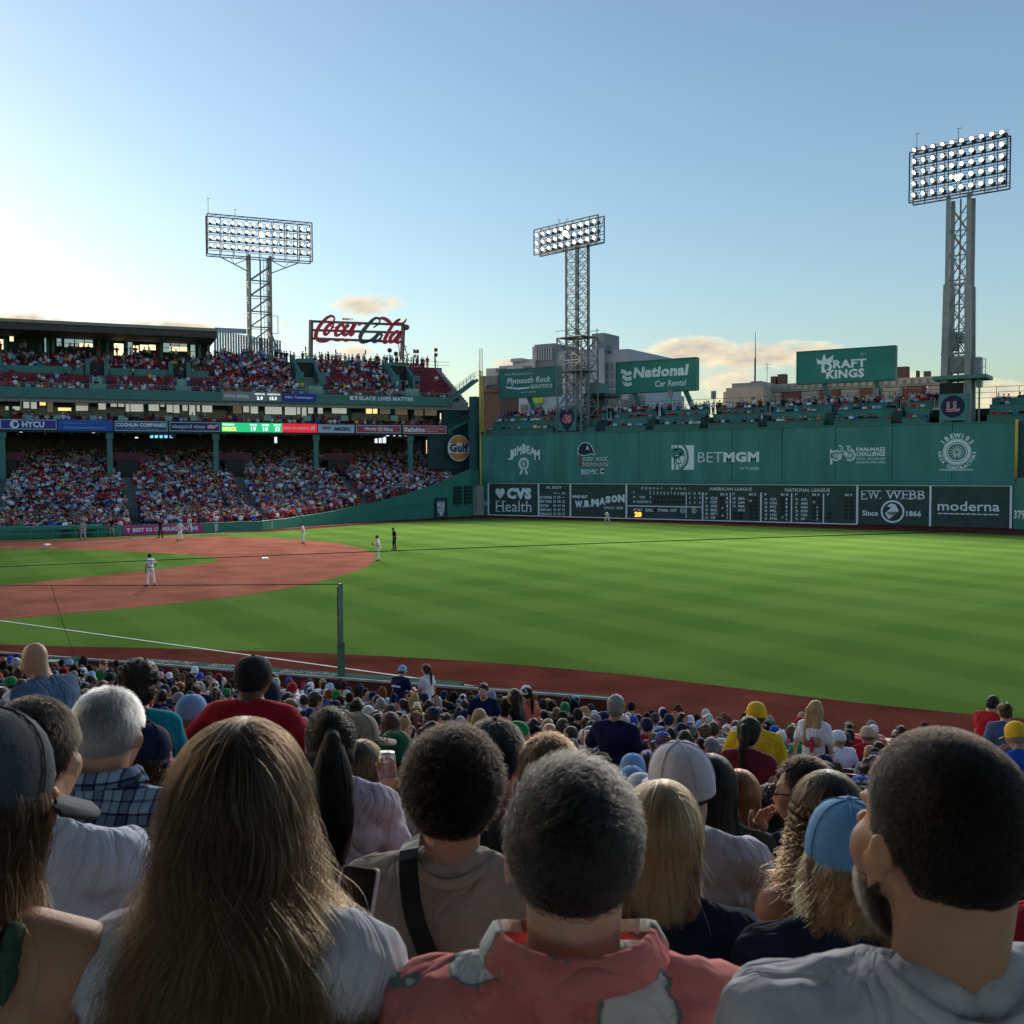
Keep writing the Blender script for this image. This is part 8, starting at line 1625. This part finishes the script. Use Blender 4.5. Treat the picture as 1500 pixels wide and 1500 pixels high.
# drink can in the raised hand
q = Vector(o16.matrix_basis @ Vector(J16['haR']+J16['hdR']*.10)); mb = MB(); n = 18
prof = [(.024, 0), (.031, .006), (.033, .014), (.033, .108), (.028, .118), (.0285, .122)]
mb.add([(r*math.cos(2*math.pi*i/n), r*math.sin(2*math.pi*i/n), z) for r, z in prof for i in range(n)], [(k*n+i, k*n+(i+1) % n, (k+1)*n+(i+1) % n, (k+1)*n+i) for k in range(5) for i in range(n)]+[tuple(5*n+i for i in range(n)), tuple(range(n-1, -1, -1))], 0, True)
cn = mb.build('drink_can', M('silver_can', (.50, .47, .48), .3, .5, .12, 60, metal=.6)); cn.location = (q[0], q[1], q[2]-.05); setp(cn, 'silver drink can held up by the woman with the light brown bob', 'can')
mb = MB(); mb.add([(.0334*math.cos(a), .0334*math.sin(a), z) for z in (.03, .09) for a in np.linspace(0, 6.283, n+1)], [(i, i+1, n+2+i, n+1+i) for i in range(n)], 0, True); lb_ = mb.build('printed_band', M('can_band', (.30, .18, .17), .4, .5, .5, 45)); lb_.parent = cn; lb_.matrix_parent_inverse = Matrix()
# phone held beside the long-haired woman
P = [at(494, 1272, 1.80), at(555, 1280, 1.77), at(541, 1400, 1.72), at(480, 1392, 1.75)]; Pc = sum(P)/4; X = (P[1]-P[0]); Yv = (P[0]-P[3]); X, Yv = X/np.linalg.norm(X), Yv/np.linalg.norm(Yv); Zv = np.cross(X, Yv); Zv /= np.linalg.norm(Zv); Yv = np.cross(Zv, X)
ph = empty('phone', tuple(Pc), 0, 'smartphone with dark screen held up beside the long brown hair', 'phone')
def rrect(w, h, r, n=5): return [(sx*(w-r)+r*math.cos(a), sy*(h-r)+r*math.sin(a)) for sx, sy, a0 in ((1, 1, 0), (-1, 1, 90), (-1, -1, 180), (1, -1, 270)) for a in [R(a0+90*i/n) for i in range(n+1)]]
PF = Frame(Pc, X, Zv); PF.Z = Yv
PF.prism(rrect(.036, .075, .009), -.009, 0, 'case', M('pale_phone_case', (.42, .42, .44), .3, .5, .05, 5), ph); PF.prism(rrect(.033, .072, .007), 0, .0012, 'screen', M('phone_screen', (.008, .009, .012), .12, .6, .05, 5), ph)
# everyone else, seat by seat
SPOTS = []
for k, s in enumerate(ROWS_N):
    if s < 3.3 or s > 22.2: continue
    l = -44.0
    while l < 24:
        l += .50
        P = NP(s+RNG.normal(0, .04), l+RNG.normal(0, .05), floor_near(s)); x, y, z = project(P+np.array((0, 0, 1.2)))
        if not (-300 < x < 1760) or RNG.random() > .90: continue
        if any((s-a)**2+(l-b)**2 < (r+.12)**2 for a, b, r in TAKEN): continue
        if abs(x-735) < 26 and 12 < z < 20: continue         # the aisle
        SPOTS.append((z, x, y, s, l, P, k))
SPOTS.sort(key=lambda q: q[0])
# visibility of each head, front to back, against the heads and shoulders nearer the camera and the large foreground people
GRID = np.zeros((400, 400), bool)       # photo at 1/3.75
def cells(px, py, rx, ry):
    x0, x1 = int((px-rx)/3.75), int((px+rx)/3.75); y0, y1 = int((py-ry)/3.75), int((py+ry)/3.75); return max(x0, 0), min(x1+1, 400), max(y0, 0), min(y1+1, 400)
def mark(px, py, rx, ry):
    a, b, c, d = cells(px, py, rx, ry)
    if a < b and c < d: GRID[c:d, a:b] = True
def seen(px, py, rx, ry):
    a, b, c, d = cells(px, py, rx, ry)
    if a >= b or c >= d: return 0.0
    return 1-GRID[c:d, a:b].mean()
for px, py, rx, ry, low in HERO_BOXES: mark(px, py, rx*.8, ry*.9); mark(px, py+ry*2.4, rx*1.5, ry*1.4)
chosen, rest = [], []
for q in SPOTS:
    z, x, y, s, l, P, k = q; h = .115*FOC/z; vis = seen(x, y, h*.8, h)
    (chosen if vis > .25 and len(chosen) < 262 and -20 < x < 1520 else rest).append(q)
    mark(x, y, h*.75, h*.9); mark(x, y+h*2.6, h*1.7, h*1.4)
LAB = {}
NEAR = {}
recs = []
for i, (z, x, y, s, l, P, k) in enumerate(chosen):
    fem = RNG.random() < .42; sh = pick(SHIRT_W); hc = pick(HAIR_W); capped = RNG.random() < (.30 if fem else .55)
    if fem: hk = ('long', 'ponytail', 'bob', 'wavy', 'bun')[int(RNG.choice(5, p=[.36, .22, .18, .14, .10]))]
    else: hk = ('short', 'crop', 'curly', 'fringe')[int(RNG.choice(4, p=[.5, .3, .12, .08]))]
    if capped and hk in ('short', 'curly', 'bun', 'fringe'): hk = 'crop'
    if hk == 'fringe': hc = ('grey', 'white', 'brown')[int(RNG.integers(3))]
    ck = pick(CAP_W) if capped else None; kind = ('cap', 'backcap', 'sunhat')[int(RNG.choice(3, p=[.84, .10, .06]))] if capped else None
    recs.append(dict(fem=fem, sh=sh, hc=hc, hk=hk, ck=ck, kind=kind, row=k, l=l, x=x, s=s, z=z, P=P))
HW = {'long': 'long {} hair', 'ponytail': '{} ponytail', 'bob': '{} bob', 'wavy': 'wavy {} hair', 'bun': '{} bun', 'short': 'short {} hair', 'crop': 'cropped {} hair', 'curly': 'curly {} hair', 'fringe': 'bald crown'}
CW = {'cap': '{} cap', 'backcap': '{} backward cap', 'sunhat': '{} sun hat'}
def headword(r): return CW[r['kind']].format(r['ck']) if r['kind'] else HW[r['hk']].format(r['hc'])
def base(r): return '{} in {} top with {}'.format('woman' if r['fem'] else 'man', r['sh'], headword(r))
from collections import Counter
cnt = Counter(base(r) for r in recs); final = {}
NEARSP = [(371, 'the broad red back'), (50, 'the bald man in slate blue'), (203, 'the woman in teal'), (708, 'the man walking up the aisle'), (903, 'the red socks T-shirt'), (1108, 'the man in bright yellow'), (1195, 'the blond number four'), (1455, 'the man bending in red'), (590, 'the couple at the ledge'), (500, 'the green net post')]
def side(a, b): return 'left' if a < b else 'right'
for r in recs: r['near'] = min((q for q in recs if q is not r), key=lambda q: (q['s']-r['s'])**2*2+(q['l']-r['l'])**2)
used = set()
for r in sorted(recs, key=lambda r: r['z']):
    b = base(r); opts = [b] if cnt[b] == 1 else []
    n = r['near']; m = min(NEARSP, key=lambda q: abs(q[0]-r['x'])); rel = 'beside' if abs(n['s']-r['s']) < .3 else ('behind' if n['s'] > r['s'] else 'in front of')
    opts += [b+', {} one with {}'.format(rel, headword(n)), b+', {} one in {} with {}'.format(rel, n['sh'], headword(n)), b+', {} of {}'.format(side(r['x'], m[0]), m[1])]
    ro = ['front', 'second', 'third', 'fourth', 'fifth', 'sixth', 'seventh', 'eighth', 'ninth', 'tenth'][min(9, int((22.9-r['s'])/.8))]
    opts += [b+', {} of {}, {} row'.format(side(r['x'], m[0]), m[1], ro), b+', {} row from the wall'.format(ro), b+', {} row, {} of the net post'.format(ro, side(r['x'], 500)), b+' among the near rows']
    for t in opts:
        if t not in used and len(t.split()) <= 16: break
    used.add(t); r['label'] = t
for r in recs:
    lean = (.02, .10, .28)[int(RNG.choice(3, p=[.45, .40, .15]))]; arms = ('lap', 'lap')
    a = RNG.random(); arms = ('lap', 'face') if a < .10 else ('up', 'lap') if a < .14 else ('front', 'knees') if a < .22 else arms
    jk = ('sit', lean, r['fem'])+arms; hy = float(RNG.choice([-.8, 0.0, .4, 1.1], p=[.18, .42, .26, .14])); P = r['P']; sc = RNG.normal(.985, .045)
    o = person(tuple(P), FACE+RNG.normal(-.02, .22), jk, tuple(np.array(COLS[r['sh']])*RNG.uniform(.85, 1.15)), SKINS[int(RNG.choice(7, p=[.2, .2, .15, .2, .07, .06, .12]))], (r['hk'], HAIRC[r['hc']]), (r['kind'], COLS[r['ck']]) if r['kind'] else None,
               COLS[('navy', 'charcoal', 'slate blue', 'tan')[int(RNG.integers(4))]], hy, (.55, .12)[int(r['fem'] and RNG.random() < .35)], sc, sc*(1.0 if r['fem'] else RNG.normal(1.03, .05)), True, r['label'], 'spectators in the near seats')
# the rest of the near rows, farther and mostly hidden, joined with the far crowd as one object
tmpl = []
def grab(me, M4=None):
    me.calc_loop_triangles(); V = np.empty(len(me.vertices)*3); me.vertices.foreach_get('co', V); V = V.reshape(-1, 3); T = np.empty(len(me.loop_triangles)*3, int); me.loop_triangles.foreach_get('vertices', T); return V, T.reshape(-1, 3)
def decim(me, ratio):
    o = bpy.data.objects.new('tmp', me); COL.objects.link(o); m = o.modifiers.new('c', 'DECIMATE'); m.ratio = ratio; dg = bpy.context.evaluated_depsgraph_get(); dg.update(); out = bpy.data.meshes.new_from_object(o.evaluated_get(dg)); bpy.data.objects.remove(o); r = grab(out); bpy.data.meshes.remove(out); return r
for fem, hk, ck in ((False, 'short', None), (False, 'crop', 'cap'), (True, 'long', None), (True, 'ponytail', 'cap'), (True, 'bob', None), (False, 'crop', 'backcap'), (False, 'crop', None)):
    jk = ('sit', .10, fem, 'lap', 'lap'); J = variant('J', *jk); HR = np.array(J['Rl']); parts = [(decim(variant('body', jk, 0.0), .045), 0, False), (decim(variant('shirt', jk, .55), .055), 1, False), (decim(variant('hair', hk), .16), 2, True), (decim(variant('trousers', jk, True), .05), 3, False)]
    if ck: parts.append((grab(variant('cap', ck)), 4, True))
    Vs, Ts, Ss, k = [], [], [], 0
    for (V, T), slot, head in parts:
        if head: V = V@HR.T+J['head']
        Vs.append(V); Ts.append(T+k); Ss.append(np.full(len(V), slot)); k += len(V)
    tmpl.append((np.concatenate(Vs), np.concatenate(Ts), np.concatenate(Ss)))
nV, nT, nC, kk = [], [], [], 0
for (z, x, y, s, l, P, k) in rest:
    V, T, S = tmpl[int(RNG.integers(len(tmpl)))]; th = FACE+RNG.normal(0, .25); c, sn = math.cos(th), math.sin(th); sc = RNG.normal(.985, .045); cols = crowd_cols(1)[0]
    capc = np.array(COLS[pick(CAP_W)]); hcol = np.array(HAIRC[pick(HAIR_W)]); C = np.stack([cols[0], cols[1], hcol, cols[3], capc]); nV.append(np.stack([V[:, 0]*c-V[:, 1]*sn, V[:, 0]*sn+V[:, 1]*c, V[:, 2]], 1)*sc+P); nT.append(T+kk); nC.append(C[S]); kk += len(V)
fv, ff_, fc = np.concatenate(far_V), np.concatenate(far_F), np.concatenate(far_C)
tri = np.concatenate([ff_[:, [0, 1, 2]], ff_[:, [0, 2, 3]]]); 
allV = np.concatenate([fv]+nV); allT = np.concatenate([tri]+[t+len(fv) for t in nT]); allC = np.concatenate([fc]+nC)
me = fast_mesh('crowd', allV, allT, allC, [tint_m]); cr = link('crowd', me); setp(cr, 'dense crowd of distant spectators filling the far stands and the rows by the field', 'crowd', None, 'stuff')
seats_mesh([NP(s+.18, l, floor_near(s)) for s in ROWS_N if s > 1 for l in np.arange(-44, 24, .52) if -320 < project(NP(s, l, floor_near(s)+1))[0] < 1780], None, ND, NF, 'near_seats', M('dark_slat_seat', (.045, .014, .016), .5, .3, .2, 3), nt_)
